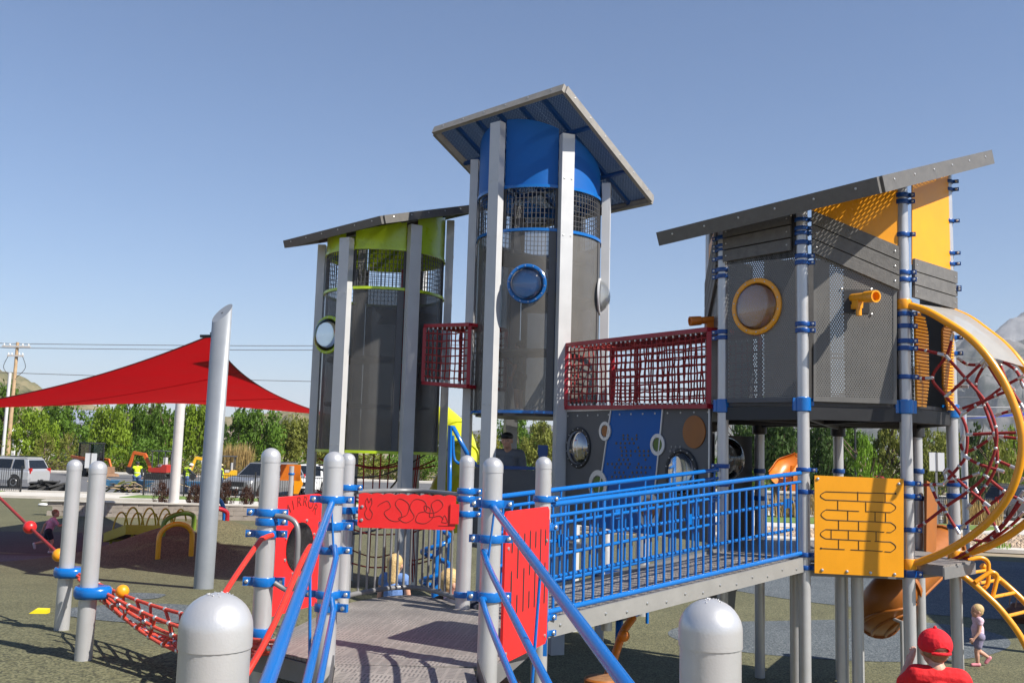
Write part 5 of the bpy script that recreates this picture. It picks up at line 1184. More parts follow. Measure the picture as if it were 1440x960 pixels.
# far yellow and orange play panel on a post
t = thing('activity_station', 'orange and amber play panel on a thin post before the parked cars', 'panel', G(411, 24))
p = XH(412, 23.5); mb = MB(); mb.lathe([(.06, 0), (.06, zr(p, 412, 655)-zg(p.x, p.y))], v3(p, zg(p.x, p.y)), 14); obj('post', mb, SILVER, t)
clamp(t, p, zr(p, 412, 666), None, .06, .05)
mb = MB(); O = W(394, 675, 23.9); mb.prism([(0, 0), (.5, 0), (.5, .4), (0, .4)], (O, Vector((1, 0, 0)), Vector((0, 0, 1))), .03); obj('orange_board', mb, ORANGE, t)
mb = MB(); O = W(413, 694, 23.9); mb.prism([(0, 0), (.12, 0), (.22, .25), (.12, .5), (0, .52)], (O, Vector((1, 0, 0)), Vector((0, 0, 1))), .03); obj('amber_board', mb, AMBER, t)
# ------------------------------------------------------------------ red sail and its poles
SP = XH(299, 14.3)
t = thing('sail_pole', 'thick grey slant topped pole holding the near corner of the red sail', 'pole', v3(SP, zg(SP.x, SP.y)), 'poles of the red shade sail')
zt = zr(SP, 314, 440); r = .142; n = 28; mb = MB(); g_ = zg(SP.x, SP.y)-.05; lean = Vector((.02, 0, 0))
vs = []; 
for k in range(n):
    a = 2*pi*k/n; vs.append(v3(SP, g_)+Vector((r*cos(a), r*sin(a), 0)))
for k in range(n):
    a = 2*pi*k/n; vs.append(v3(SP, zt+.09*cos(a)+.13*sin(a))+lean+Vector((r*cos(a), r*sin(a), 0)))
mb.add(vs, [(k, (k+1) % n, n+(k+1) % n, n+k) for k in range(n)], True); mb.f.append([n+k for k in range(n)]); obj('shaft', mb, mat('sail_pole_paint', (.25, .27, .30), .42, .2, .06, 4.), t)
ctr = v3(SP, zt)+lean; nn = Vector((-.09/r, -.13/r, 1)).normalized(); mb = MB(); mb.lathe([(.018, 0), (.018, .004), (.001, .005)], ctr+nn*.002, 10, nn); obj('cap_bolt', mb, DARK, t)
SP2 = XH(250, 36.4)
zt2 = zr(SP2, 257, 563); mb = MB(); mb.lathe([(.19, -.05), (.18, zt2)], v3(SP2, 0), 22); mb.lathe([(.18, 0), (.12, .03), (.001, .04)], v3(SP2, zt2), 22)
solo('sail_pole', mb, mat('sail_pole_pale', (.55, .53, .52), .45, .1, .06, 4.), 'pale pole holding the far corner of the red sail', 'pole', 'poles of the red shade sail', v3(SP2, -.05))
K0, K1, K2, K3 = W(297, 470, 14.35), W(-95, 576, 23), W(253, 566, 36.0), W(468, 584, 23)
mb = MB(); n = 28; vs = []
def edge(a, b, s, c): m_ = (a+b)/2; cen = (K0+K1+K2+K3)/4; return lerp(a, b, s)+(cen-m_)*(c*4*s*(1-s))
for i in range(n+1):
    for j in range(n+1):
        s, q = i/n, j/n
        p = lerp(edge(K0, K1, q, .16), edge(K3, K2, q, .10), s)+lerp(edge(K0, K3, s, .16), edge(K1, K2, s, .10), q)-lerp(lerp(K0, K1, q), lerp(K3, K2, q), s)
        vs.append(p)
mb.add(vs, [(i*(n+1)+j, i*(n+1)+j+1, (i+1)*(n+1)+j+1, (i+1)*(n+1)+j) for i in range(n) for j in range(n)], True)
t = thing('shade_sail', 'large bright red shade sail stretched from the thick grey pole', 'shade sail', K0)
obj('cloth', mb, mat('red_sail_cloth', (.50, .004, .010), .75, 0, .06, .8, trans=.42), t)
for i_ in (9, 19):
    sm_ = MB(); sm_.tube([vs[i_*(n+1)+j]+Vector((0, 0, -.004)) for j in range(n+1)], .007, 5); obj('seam', sm_, mat('sail_seam', (.30, .003, .008), .8), t)
hem = MB(); ed = [vs[j] for j in range(n+1)]; ed2 = [vs[i*(n+1)] for i in range(n+1)]
hem.tube([p+Vector((0, 0, -.01)) for p in ed], .012, 6); hem.tube([p+Vector((0, 0, -.01)) for p in ed2], .012, 6); obj('hem', hem, mat('dark_red_hem', (.12, .004, .006), .7), t)
hw = MB(); hw.bar(K0+Vector((0, 0, .0)), v3(SP, K0.z+.05), .05, .05); hw.bar(K0+Vector((-.17, .02, -.03)), K0+Vector((.2, .02, -.02)), .05, .04); obj('shackle', hw, BLACK, t)
# ================================================================== trees and planting
def leafmat(name, c):
    m = mat(name, c, .6, 0, .35, 1.2, trans=.35, spec=.25); return m
def crown_mesh(name, n_cl, leaf, shape, seed, per=34):
    rnd = random.Random(seed); vs = []; fs = []
    for _ in range(n_cl):
        while True:
            x, y, z = rnd.uniform(-1, 1), rnd.uniform(-1, 1), rnd.uniform(-1, 1)
            d = x*x+y*y+z*z
            if d <= 1 and d > .12: break
        z = .5+.5*z
        if shape == 'cone':
            k = (1-z)**.85*.9+.06; a = rnd.uniform(0, 6.28); rr = k*rnd.uniform(.35, 1); c = Vector((rr*cos(a), rr*sin(a), z)); cr = .16*(1.15-z)
        elif shape == 'young':
            k = .55+.45*sin(pi*min(1, z*1.1)); c = Vector((x*k, y*k, z)); cr = .15
        else:
            k = 1.0 if z > .3 else .72+.28*z/.3
            b = 1+.22*sin(3*atan2(y, x)+seed)+.18*sin(5*z+seed*2); c = Vector((x*k*b, y*k*b, z*(1+.06*sin(4*x+seed)))); cr = .2
        cr *= rnd.uniform(.65, 1.35)
        for _ in range(per):
            o_ = Vector((rnd.gauss(0, 1), rnd.gauss(0, 1), rnd.gauss(0, 1))).normalized(); p = c+Vector((o_.x, o_.y, o_.z*.8))*cr*rnd.uniform(.55, 1.08)
            n = (o_+Vector((rnd.gauss(0, .55), rnd.gauss(0, .55), rnd.gauss(.25, .5)))).normalized()
            t_ = n.orthogonal().normalized(); a = rnd.random()*6.28; b_ = n.cross(t_); t_, b_ = t_*cos(a)+b_*sin(a), b_*cos(a)-t_*sin(a)
            s = leaf*rnd.uniform(.6, 1.35); o = len(vs)
            vs += [p-t_*s, p+b_*s*.55, p+t_*s, p-b_*s*.55]; fs.append((o, o+1, o+2, o+3))
    me = bpy.data.meshes.new(name); me.from_pydata([tuple(v) for v in vs], [], fs); me.materials.append(SOIL); return me
CR = {'dec': [crown_mesh('crown', 80, .045, 'round', s, 66) for s in (1, 2, 3, 4)], 'con': [crown_mesh('crown', 120, .034, 'cone', s, 44) for s in (5, 6)],
      'young': [crown_mesh('crown', 60, .05, 'young', s, 22) for s in (7, 8)], 'shrub': [crown_mesh('crown', 70, .05, 'round', s, 34) for s in (9, 10)]}
LC = {'mid': (.10, .185, .02), 'bright': (.19, .28, .022), 'dark': (.05, .095, .02), 'olive': (.20, .22, .04), 'blue': (.085, .12, .10), 'brown': (.10, .085, .04), 'yell': (.26, .25, .02), 'young': (.17, .30, .025), 'red': (.07, .032, .022), 'rose': (.07, .10, .03)}
BARK = mat('tree_bark', (.13, .09, .06), .9, 0, .3, 4., .5, 20)
TRN = {}
def trunk_mesh(k):
    mb = MB(); mb.tube([(0, 0, -.06), (.01, 0, .25), (-.01, .01, .55), (0, 0, .85)], 1, 8, rad=[.035, .027, .02, .006]); rnd = random.Random(k)
    for i in range(6):
        a = rnd.uniform(0, 6.28); z = .25+.08*i; mb.tube([(0, 0, z), (.17*cos(a), .17*sin(a), z+.14), (.3*cos(a), .3*sin(a), z+.3)], 1, 5, rad=[.014, .009, .003])
    me = bpy.data.meshes.new('trunk'); me.from_pydata([tuple(v) for v in mb.v], [], mb.f); me.materials.append(BARK)
    for p in me.polygons: p.use_smooth = True
    return me
TRN = [trunk_mesh(k) for k in range(3)]
tn = 0
def tree(u, y, vt, wpx, kind, col, label, group='trees beyond the street', base=.18, cat='tree'):
    global tn; tn += 1
    x = XH(u, y).x; z0 = zg(x, y)-.06; h = zat(u, vt, y)-z0; wd = wpx*y/FPX*{'dec': 1.22, 'con': 1.1}.get(kind, 1)
    t = thing({'con': 'conifer_tree', 'shrub': 'shrub'}.get(kind, 'leafy_tree'), label, cat, (x, y, z0), group)
    k = CR[kind][tn % len(CR[kind])]; c = bpy.data.objects.new('crown', k); COL.objects.link(c); c.parent = t
    if kind == 'shrub': base = .02
    c.location = (0, 0, h*base); c.scale = (wd/2*.92, wd/2*.92, h*(1-base)); c.rotation_euler.z = tn*1.7
    c.material_slots[0].link = 'OBJECT'; c.material_slots[0].material = leafmat('leaves_'+col, LC[col])
    o = bpy.data.objects.new('stem' if kind == 'shrub' else 'trunk', TRN[tn % 3]); COL.objects.link(o); o.parent = t; o.scale = (h*.9, h*.9, h)
    return t
for a in [
 (-70, 104, 545, 90, 'dec', 'mid', 'leafy tree at the far left edge behind the utility pole'),
 (2, 106, 545, 66, 'dec', 'mid', 'mid green tree right behind the wooden utility pole'),
 (46, 98, 574, 62, 'dec', 'bright', 'bright green tree just right of the utility pole'),
 (84, 112, 568, 76, 'dec', 'mid', 'broad green tree in front of the far pale house'),
 (64, 94, 606, 34, 'young', 'olive', 'small olive tree standing behind the silver parked car'),
 (97, 93, 604, 34, 'young', 'olive', 'small olive tree left of the skid steer loader'),
 (123, 122, 588, 40, 'con', 'blue', 'bluish spruce above the skid steer loader'),
 (150, 95, 572, 64, 'dec', 'bright', 'tall bright green tree just right of the skid steer loader'),
 (186, 104, 563, 66, 'dec', 'mid', 'green tree above the orange mini excavator'),
 (217, 114, 560, 62, 'con', 'brown', 'brownish pine left of the pale sail pole'),
 (232, 100, 574, 50, 'dec', 'mid', 'green tree directly behind the pale sail pole'),
 (272, 100, 566, 62, 'dec', 'bright', 'light green tree between the two sail poles'),
 (303, 108, 560, 48, 'con', 'dark', 'dark conifer directly behind the thick leaning pole'),
 (336, 112, 566, 52, 'con', 'dark', 'dark conifer right of the thick leaning pole'),
 (366, 97, 570, 68, 'dec', 'mid', 'full green tree above the grey parked car'),
 (408, 101, 588, 60, 'dec', 'olive', 'pale olive tree left of the green tower'),
 (446, 104, 592, 54, 'dec', 'olive', 'olive tree behind the left leg of the green tower'),
 (205, 91, 616, 80, 'shrub', 'mid', 'wide green shrub behind the orange mini excavator'),
 (168, 90, 628, 50, 'shrub', 'bright', 'round bright shrub between loader and excavator'),
 (326, 92, 622, 46, 'shrub', 'mid', 'round green shrub left of the tan ornamental grass'),
 (520, 98, 640, 80, 'dec', 'olive', 'olive tree seen under the green tower'),
 (585, 90, 628, 80, 'shrub', 'mid', 'green shrub seen below the green tower at right'),
 (642, 100, 583, 64, 'dec', 'olive', 'olive tree in the gap between the green and blue towers'),
 (688, 90, 604, 40, 'shrub', 'yell', 'yellow green shrub behind the left legs of the blue tower'),
 (728, 104, 588, 66, 'dec', 'mid', 'green tree behind the man in the dark cap'),
 (765, 92, 596, 56, 'dec', 'olive', 'yellowish olive tree behind the right side of the blue tower'),
 (1048, 72, 584, 70, 'dec', 'dark', 'dark leafy tree beside the big clear dome'),
 (1090, 62, 572, 88, 'dec', 'dark', 'dark dense tree left of the front tower post'),
 (1152, 66, 586, 60, 'dec', 'dark', 'dark dense tree just right of the front tower post'),
 (1186, 76, 588, 66, 'dec', 'mid', 'mid green tree behind the black street lamp'),
 (1217, 50, 606, 46, 'young', 'young', 'small bright lime green tree beside the street lamp'),
 (1252, 74, 574, 84, 'con', 'olive', 'broad olive conifer left of the amber hoop'),
 (1308, 72, 610, 62, 'dec', 'olive', 'olive tree behind the white sign board'),
 (1338, 80, 612, 54, 'dec', 'olive', 'olive tree right of the white sign board'),
 (1374, 88, 592, 56, 'con', 'dark', 'dark conifer seen through the rope web'),
 (1404, 58, 618, 70, 'shrub', 'olive', 'loose olive shrub seen through the rope web'),
 (1428, 66, 592, 60, 'young', 'bright', 'sparse bright tree at the right edge behind the hoop'),
 (1362, 46, 634, 46, 'shrub', 'rose', 'dark rose shrub beside the white sign board'),
 (1470, 70, 585, 90, 'dec', 'mid', 'leafy tree just outside the right edge')]: tree(*a)
for k, (u, w_) in enumerate(((233, 26), (279, 26), (322, 28), (352, 24), (376, 22))):
    tree(u, 41.5 if u < 350 else 43.5, 678 if u < 340 else 682, w_, 'shrub', 'red', ['dark red shrub left of the pale sail pole base', 'dark red shrub between the two sail poles', 'dark red shrub right of the thick leaning pole', 'dark red shrub before the grey parked car', 'dark red shrub left of the play panel on a thin post'][k], 'dark red shrubs above the retaining wall', .02, 'shrub')
def leafy_stuff(name, regions, m, leaf, per, seed):
    """uncountable ground planting: boxes of leaf faces (x0,x1,y0,y1,h)"""
    rnd = random.Random(seed); vs = []; fs = []
    for x0, x1, y0, y1, h, n in regions:
        for _ in range(n):
            cx, cy = rnd.uniform(x0, x1), rnd.uniform(y0, y1); ch = h*rnd.uniform(.45, 1.)
            for _ in range(per):
                p = Vector((cx+rnd.gauss(0, .5), cy+rnd.gauss(0, .5), abs(rnd.gauss(0, .5))*ch)); n_ = Vector((rnd.gauss(0, 1), rnd.gauss(0, 1), rnd.gauss(.5, 1))).normalized(); t_ = n_.orthogonal().normalized(); b_ = n_.cross(t_); s = leaf*rnd.uniform(.6, 1.4); o = len(vs)
                vs += [p-t_*s, p+b_*s*.5, p+t_*s, p-b_*s*.5]; fs.append((o, o+1, o+2, o+3))
    mb = MB(); mb.v = vs; mb.f = fs; return tag(obj(name, mb, m), kind='stuff')
leafy_stuff('far_wood', [(-95, 70, 118, 135, 4.6, 520), (20, 110, 84, 120, 4.0, 380)], leafmat('leaves_mid', LC['mid']), .3, 34, 3)
leafy_stuff('hedge', [(-70, -8, 90, 94, 2.0, 260), (-60, 40, 90, 93, 1.4, 200)], leafmat('leaves_olive', LC['olive']), .16, 26, 4)
leafy_stuff('low_shrubs', [(-70, -8, 86, 89, 1.3, 150), (10, 40, 86, 88, 1.2, 60)], leafmat('leaves_brown', LC['brown']), .12, 26, 6)
def grass(name, spots, m, seed):
    rnd = random.Random(seed); mb = MB()
    for x, y, h, n in spots:
        for _ in range(n):
            a = rnd.uniform(0, 6.28); l = rnd.gauss(0, .16)*h; p = Vector((x+rnd.gauss(0, .22), y+rnd.gauss(0, .22), .0)); tp = p+Vector((l*cos(a), l*sin(a), h*rnd.uniform(.65, 1.05))); s = Vector((.018*cos(a+1.5), .018*sin(a+1.5), 0))
            md = lerp(p, tp, .6)+Vector((0, 0, .05)); o = len(mb.v); mb.v += [p-s, p+s, md+s*1.3, md-s*1.3, tp]; mb.f += [(o, o+1, o+2, o+3), (o+3, o+2, o+4)]
    return tag(obj(name, mb, m), kind='stuff')
TAN = mat('tan_grass', (.42, .30, .12), .8, 0, .3, 3., trans=.3)
gs = []
for u in range(1148, 1272, 7): p = XH(u, 47+(u % 5)); gs.append((p.x, p.y, 1.5, 60))
for u in range(1338, 1400, 8): p = XH(u, 43+(u % 4)); gs.append((p.x, p.y, 1.3, 60))
for u in range(318, 352, 4): p = XH(u, 88+(u % 4)); gs.append((p.x, p.y, 3.0, 70))
for u in (885, 930, 1115, 1095): p = XH(u, 46+(u % 5)); gs.append((p.x, p.y, 1.3, 60))
grass('ornamental_grass', gs, TAN, 5)
gl = []
for u, v in ((1396, 770), (1312, 781), (1436, 742)): p = W(u, v, 2.85*FPX/(v-635-.0283*(u-720))); gl.append((p.x, p.y, .3, 60))
grass('weed_tufts', gl, leafmat('leaves_young', LC['young']), 6)
# ================================================================== street
def pole_fence(label, segs, y, h=1.25):
    t = thing('picket_fence', label, 'fence', (segs[0].x, segs[0].y, .08), 'black picket fences along the street')
    for a, b in zip(segs, segs[1:]):
        n = max(2, int((b-a).length/.115)); pk = MB()
        for k in range(1, n): q = lerp(a, b, k/n); pk.box((q.x, q.y, .08+h/2), (.02, .02, h-.12))
        obj('picket_row', pk, BLACK, t, 'stuff')
        for z in (.2, h-.12): mb = MB(); mb.bar(v3(a, z+.08), v3(b, z+.08), .03, .04); obj('rail', mb, BLACK, t)
    for q in segs: mb = MB(); mb.box((q.x, q.y, .08+h/2+.05), (.075, .075, h+.1)); obj('fence_post', mb, BLACK, t)
pole_fence('black picket fence in front of the silver parked car', [XH(-70, 49.6), XH(-18, 49.6), XH(35, 49.6)], 49.6)
pole_fence('black picket fence in front of the grey parked car', [XH(u, 49.8) for u in (207, 263, 314, 362, 410, 458)], 49.8)
pole_fence('black picket fence behind the hoops at right', [XH(1296, 44), XH(1318, 44.5), XH(1341, 45)], 44, 1.3)
TYRE = mat('tyre_rubber', (.02, .02, .02), .85); RIM = mat('wheel_rim', (.3, .3, .31), .35, .7); LAMP = mat('lamp_glass', (.7, .7, .7), .15); TAIL = mat('tail_lamp', (.4, .01, .01), .25)
def car(label, u, y, rz_, m, group='parked cars beyond the fence', k=1.0):
    p = XH(u, y); t = thing('parked_car', label, 'car', (p.x, p.y, .013), group, rz_); t.scale = (k, k, k)
    S_ = [(-2.42, .42, .98, .80), (-2.3, .32, 1.06, .90), (-1.2, .28, 1.10, .96), (.9, .28, 1.08, .96), (1.9, .32, 1.0, .93), (2.3, .36, .88, .84), (2.42, .45, .78, .74)]
    mb = MB(); vs = []
    for x, a, b, w_ in S_: vs += [(x, -w_*.96, a), (x, -w_, a+.2), (x, -w_*.985, b-.14), (x, -w_*.93, b), (x, w_*.93, b), (x, w_*.985, b-.14), (x, w_, a+.2), (x, w_*.96, a)]
    fs = [(i*8+j, i*8+(j+1) % 8, i*8+8+(j+1) % 8, i*8+8+j) for i in range(6) for j in range(8)]+[tuple(range(8))[::-1], tuple(range(48, 56))]
    mb.add(vs, fs); o = obj('body', mb, m, t, local=True)
    G_ = [(-2.3, 1.05, .86, -2.02, 1.66, .66), (1.25, 1.05, .9, .45, 1.74, .68)]
    mb = MB(); vs = []
    for x, z, w_, xt, zt_, wt in G_: vs += [(x, -w_, z), (xt, -wt, zt_), (xt, wt, zt_), (x, w_, z)]
    mb.add(vs, [(0, 1, 5, 4), (1, 2, 6, 5), (2, 3, 7, 6), (0, 3, 2, 1), (4, 5, 6, 7)]); mb.box((-.8, 0, 1.72), (2.3, 1.28, .07)); obj('roof', mb, m, t, local=True)
    def q(pts, n, nm, mm): 
        mb = MB(); n = Vector(n)*.008; mb.add([Vector(a)+n for a in pts], [tuple(range(len(pts)))]); return obj(nm, mb, mm, t, local=True)
    for s in (-1, 1):
        for x0, x1, xt0, xt1 in ((-2.08, -1.25, -1.84, -1.25), (-1.15, -.2, -1.12, -.2), (-.1, .95, -.1, .32)):
            q([(x0, s*.885, 1.12), (x1, s*.885, 1.12), (xt1, s*.715, 1.63), (xt0, s*.715, 1.63)], (0, s, .3), 'window', GLASS)
        for x in (-1.45, 1.45):
            w = MB(); w.lathe([(.2, -.11), (.33, -.11), (.37, -.08), (.37, .08), (.33, .11), (.2, .11)], (x, s*.86, .36), 22, (0, s, 0)); wh = obj('wheel', w, TYRE, t, local=True)
            w = MB(); w.lathe([(.24, .07), (.22, .1), (.06, .085), (.001, .1)], (x, s*.875, .36), 14, (0, s, 0)); obj('rim', w, RIM, wh, local=True)
            w = MB(); w.lathe([(.43, -.1), (.43, .015)], (x, s*.935, .38), 20, (0, s, 0)); obj('wheel_arch', w, BLACK, t, local=True)
        mb = MB(); mb.box((2.25, s*.66, .8), (.2, .36, .13)); obj('headlight', mb, LAMP, t, local=True)
        mb = MB(); mb.box((-2.33, s*.76, 1.0), (.16, .16, .3)); obj('tail_light', mb, TAIL, t, local=True)
        mb = MB(); mb.box((.75, s*1.02, 1.12), (.14, .2, .14)); obj('mirror', mb, m, t, local=True)
        mb = MB(); mb.bar((-2.0, s*.6, 1.79), (.2, s*.62, 1.79), .04, .03); obj('roof_rail', mb, BLACK, t, local=True)
    q([(1.18, -.8, 1.1), (1.18, .8, 1.1), (.52, .62, 1.69), (.52, -.62, 1.69)], (.7, 0, .7), 'windscreen', GLASS)
    q([(-2.27, -.76, 1.12), (-2.27, .76, 1.12), (-2.06, .6, 1.6), (-2.06, -.6, 1.6)], (-1, 0, .2), 'rear_window', GLASS)
    mb = MB(); mb.box((2.39, 0, .68), (.07, .95, .24)); obj('grille', mb, BLACK, t, local=True)
    mb = MB(); mb.box((2.36, 0, .42), (.1, 1.3, .14)); obj('bumper', mb, BLACK, t, local=True)
    mb = MB(); mb.box((2.44, 0, .5), (.02, .32, .1)); obj('number_plate', mb, WHITE, t, local=True)
    return t
CSIL = mat('silver_car_paint', (.50, .50, .51), .25, .4, coat=.5); CGRY = mat('grey_car_paint', (.30, .30, .305), .28, .5, coat=.5); CWHT = mat('white_car_paint', (.75, .75, .74), .3, 0, coat=.5)
CDRK = mat('dark_car_paint', (.05, .05, .06), .22, .4, coat=.6); CRED = mat('red_car_paint', (.35, .01, .015), .25, .2, coat=.5)
car('silver parked car with its rear towards the skid steer loader', 10, 55.5, radians(168), CSIL)
car('grey parked car facing the playground behind the fence', 376, 53.5, radians(-112), CGRY, k=1.06)
car('white parked car beyond the play panel on a thin post', 440, 57, radians(-90), CWHT)
car('dark parked car seen through the rope web at the right edge', 1428, 52, radians(24), CDRK, k=1.05)
car('red parked car behind the tan ornamental grass', 1228, 78, radians(5), CRED)
car('dark parked car half hidden behind the far white sign board', 1335, 92, radians(3), CDRK)
HORG = mat('machine_orange', (.62, .12, .015), .45, 0, .1, 4.); HYEL = mat('machine_yellow', (.72, .40, .01), .45, 0, .1, 4.); HRED = mat('machine_red', (.40, .03, .02), .45, 0, .1, 4.)
def excav(label, u, y, rz_, bm_, am_, k=1.):
    p = XH(u, y); t = thing('mini_excavator', label, 'excavator', (p.x, p.y, .013), 'construction machines on the street', rz_); t.scale = (k, k, k)
    for s in (-1, 1): mb = MB(); mb.prism([(-.85, .05), (.85, .05), (.98, .25), (.85, .45), (-.85, .45), (-.98, .25)], (Vector((0, s*.55+.14, 0)), Vector((1, 0, 0)), Vector((0, 0, 1))), .28); obj('track', mb, TYRE, t, local=True)
    mb = MB(); mb.box((0, 0, .52), (.9, .8, .16)); mb.prism([(-.95, .6), (.55, .6), (.7, .75), (.6, .95), (-.4, 1.0), (-.6, 1.25), (-.95, 1.2)], (Vector((0, .55, 0)), Vector((1, 0, 0)), Vector((0, 0, 1))), 1.1); obj('body', mb, bm_, t, local=True)
    for x, yy_ in ((-.75, -.5), (-.75, .5), (.35, .5), (.35, -.5)): mb = MB(); mb.bar((x, yy_, .9), (x, yy_, 2.3), .06, .06, (1, 0, 0)); obj('canopy_post', mb, DARK, t, local=True)
    mb = MB(); mb.box((-.2, 0, 2.34), (1.4, 1.2, .08)); obj('canopy', mb, DARK, t, local=True)
    mb = MB(); mb.box((-.3, 0, 1.15), (.5, .5, .2)); mb.box((-.55, 0, 1.5), (.14, .5, .65)); obj('seat', mb, mat('pale_seat', (.45, .45, .45), .7), t, local=True)
    mb = MB(); mb.bar((.7, 0, .9), (1.35, 0, 2.05), .22, .26, (1, 0, .3)); mb.bar((1.3, 0, 2.0), (2.3, 0, 2.15), .2, .24); obj('boom', mb, am_, t, local=True)
    mb = MB(); mb.bar((2.25, 0, 2.2), (2.65, 0, .95), .18, .2, (1, 0, 0)); obj('arm', mb, am_, t, local=True)
    mb = MB(); mb.prism([(2.4, .95), (2.75, .95), (2.7, .5), (2.4, .35), (2.2, .55)], (Vector((0, .25, 0)), Vector((1, 0, 0)), Vector((0, 0, 1))), .5); obj('bucket', mb, BLACK, t, local=True)
    return t
excav('orange and red mini excavator with its arm to the left', 226, 73, radians(172), HRED, HORG, .92)
excav('yellow mini excavator behind the thick leaning pole', 318, 66, radians(190), HYEL, HYEL, .85)
p = XH(130, 76); t = thing('skid_steer', 'dark cabbed skid steer loader with brown bucket on the street', 'loader', (p.x, p.y, .013), 'construction machines on the street', radians(-35))
for x in (-.75, .75):
    for s in (-1, 1): mb = MB(); mb.lathe([(.2, -.16), (.42, -.16), (.46, -.1), (.46, .1), (.42, .16), (.2, .16)], (x, s*.85, .46), 18, (0, s, 0)); obj('wheel', mb, TYRE, t, local=True)
mb = MB(); mb.prism([(-1.5, .4), (1.1, .4), (1.2, .9), (.4, 1.1), (-.4, 1.3), (-1.5, 1.5)], (Vector((0, .66, 0)), Vector((1, 0, 0)), Vector((0, 0, 1))), 1.32); obj('body', mb, mat('loader_grey', (.22, .2, .18), .6, 0, .15, 4.), t, local=True)
for x in (-.7, .75):
    for s in (-1, 1): mb = MB(); mb.bar((x, s*.62, 1.0), (x-.05, s*.58, 2.55), .08, .08, (1, 0, 0)); obj('cab_post', mb, BLACK, t, local=True)
mb = MB(); mb.box((0, 0, 2.6), (1.6, 1.35, .1)); obj('cab_roof', mb, BLACK, t, local=True)
mb = MB(); mb.box((.02, 0, 1.8), (1.36, 1.14, 1.4)); obj('cab_glass', mb, glassy('cab_glass_sheet', (.35, .45, .45), .4), t, local=True)
mb = MB(); mb.box((-.2, 0, 1.5), (.4, .5, .7)); obj('seat', mb, BLACK, t, local=True)
for s in (-1, 1): mb = MB(); mb.bar((-1.5, s*.78, 1.5), (1.2, s*.78, 1.3), .12, .2); mb.bar((1.2, s*.78, 1.35), (1.7, s*.78, .5), .12, .18); obj('lift_arm', mb, HORG, t, local=True)
mb = MB(); mb.prism([(1.6, .1), (2.5, .05), (2.3, .25), (1.8, .3), (1.75, .8), (1.6, .8)], (Vector((0, 1.0, 0)), Vector((1, 0, 0)), Vector((0, 0, 1))), 2.0); obj('bucket', mb, mat('rusty_bucket', (.20, .11, .06), .7, 0, .3, 6.), t, local=True)
# torn up material on the kerb
t = thing('rubble_pile', 'dark heap of broken paving slabs on the street behind the silver posts', 'rubble', W(75, 690, 51.5)); rnd = random.Random(8)
for k in range(12):
    u = 52+4.2*k+rnd.uniform(-2, 2); p = XH(u, 51.9+rnd.uniform(-.4, .5)); mb = MB(); Rm = (Matrix.Rotation(rnd.uniform(-.9, .5), 3, 'Y') @ Matrix.Rotation(rnd.uniform(-.4, .4), 3, 'X') @ Matrix.Rotation(rnd.uniform(0, 3), 3, 'Z')); mb.box((p.x, p.y, .12+.35*rnd.random()*(1-abs(k-4)/9)), (rnd.uniform(.7, 1.3), rnd.uniform(.5, 1.), .09), Rm); obj('slab', mb, mat('broken_asphalt', (.03, .03, .03), .9, 0, .3, 5.), t)
BTARP = mat('blue_tarp', (.05, .16, .30), .6, 0, .2, 4.)
def barrow(label, u, y, rz_):
    p = XH(u, y); t = thing('wheelbarrow', label, 'wheelbarrow', (p.x, p.y, .013), 'wheelbarrows by the kerb', rz_)
    mb = MB(); mb.add([(-.5, -.35, .7), (.55, -.35, .7), (.55, .35, .7), (-.5, .35, .7), (-.25, -.22, .35), (.3, -.2, .32), (.3, .2, .32), (-.25, .22, .35)], [(4, 5, 6, 7), (0, 1, 5, 4), (1, 2, 6, 5), (2, 3, 7, 6), (3, 0, 4, 7)]); obj('tray', mb, BTARP, t, local=True)
    mb = MB(); mb.lathe([(.05, -.04), (.19, -.04), (.2, 0), (.19, .04), (.05, .04)], (.75, 0, .2), 14, (0, 1, 0)); obj('wheel', mb, TYRE, t, local=True)
    for s in (-1, 1): mb = MB(); mb.tube([(.75, s*.06, .2), (.0, s*.22, .34), (-1.1, s*.3, .62)], .022, 6); mb.tube([(-.2, s*.22, .33), (-.3, s*.25, 0)], .018, 6); obj('handle', mb, mat('worn_handle_wood', (.45, .36, .24), .7), t, local=True)
barrow('blue wheelbarrow left of the worker in a yellow vest', 158, 52.5, .4); barrow('blue wheelbarrow behind the worker nearest the pale pole', 206, 53, 2.6); barrow('blue wheelbarrow between the two sail poles behind the fence', 278, 53.5, .2)
t = thing('debris_heap', 'heap of cut branches, pipes and rubble beside the first worker', 'debris', (XH(178, 52).x, 52, .01)); rnd = random.Random(9)
for k in range(34):
    p = XH(rnd.uniform(163, 200), rnd.uniform(51.6, 52.9)); a = rnd.uniform(0, 6.28); l = rnd.uniform(.5, 1.3); e = rnd.uniform(-.1, .7); c = v3(p, .15+rnd.random()*.45); d = Vector((cos(a)*cos(e), sin(a)*cos(e), sin(e)))*l/2; mb = MB(); mb.tube([c-d, c+d*.2+Vector((0, 0, .05)), c+d], rnd.uniform(.02, .05), 6); obj('branch', mb, [mat('cut_branch', (.30, .22, .14), .9), mat('dark_pipe', (.03, .03, .03), .6), leafmat('leaves_olive', LC['olive'])][k % 3], t)
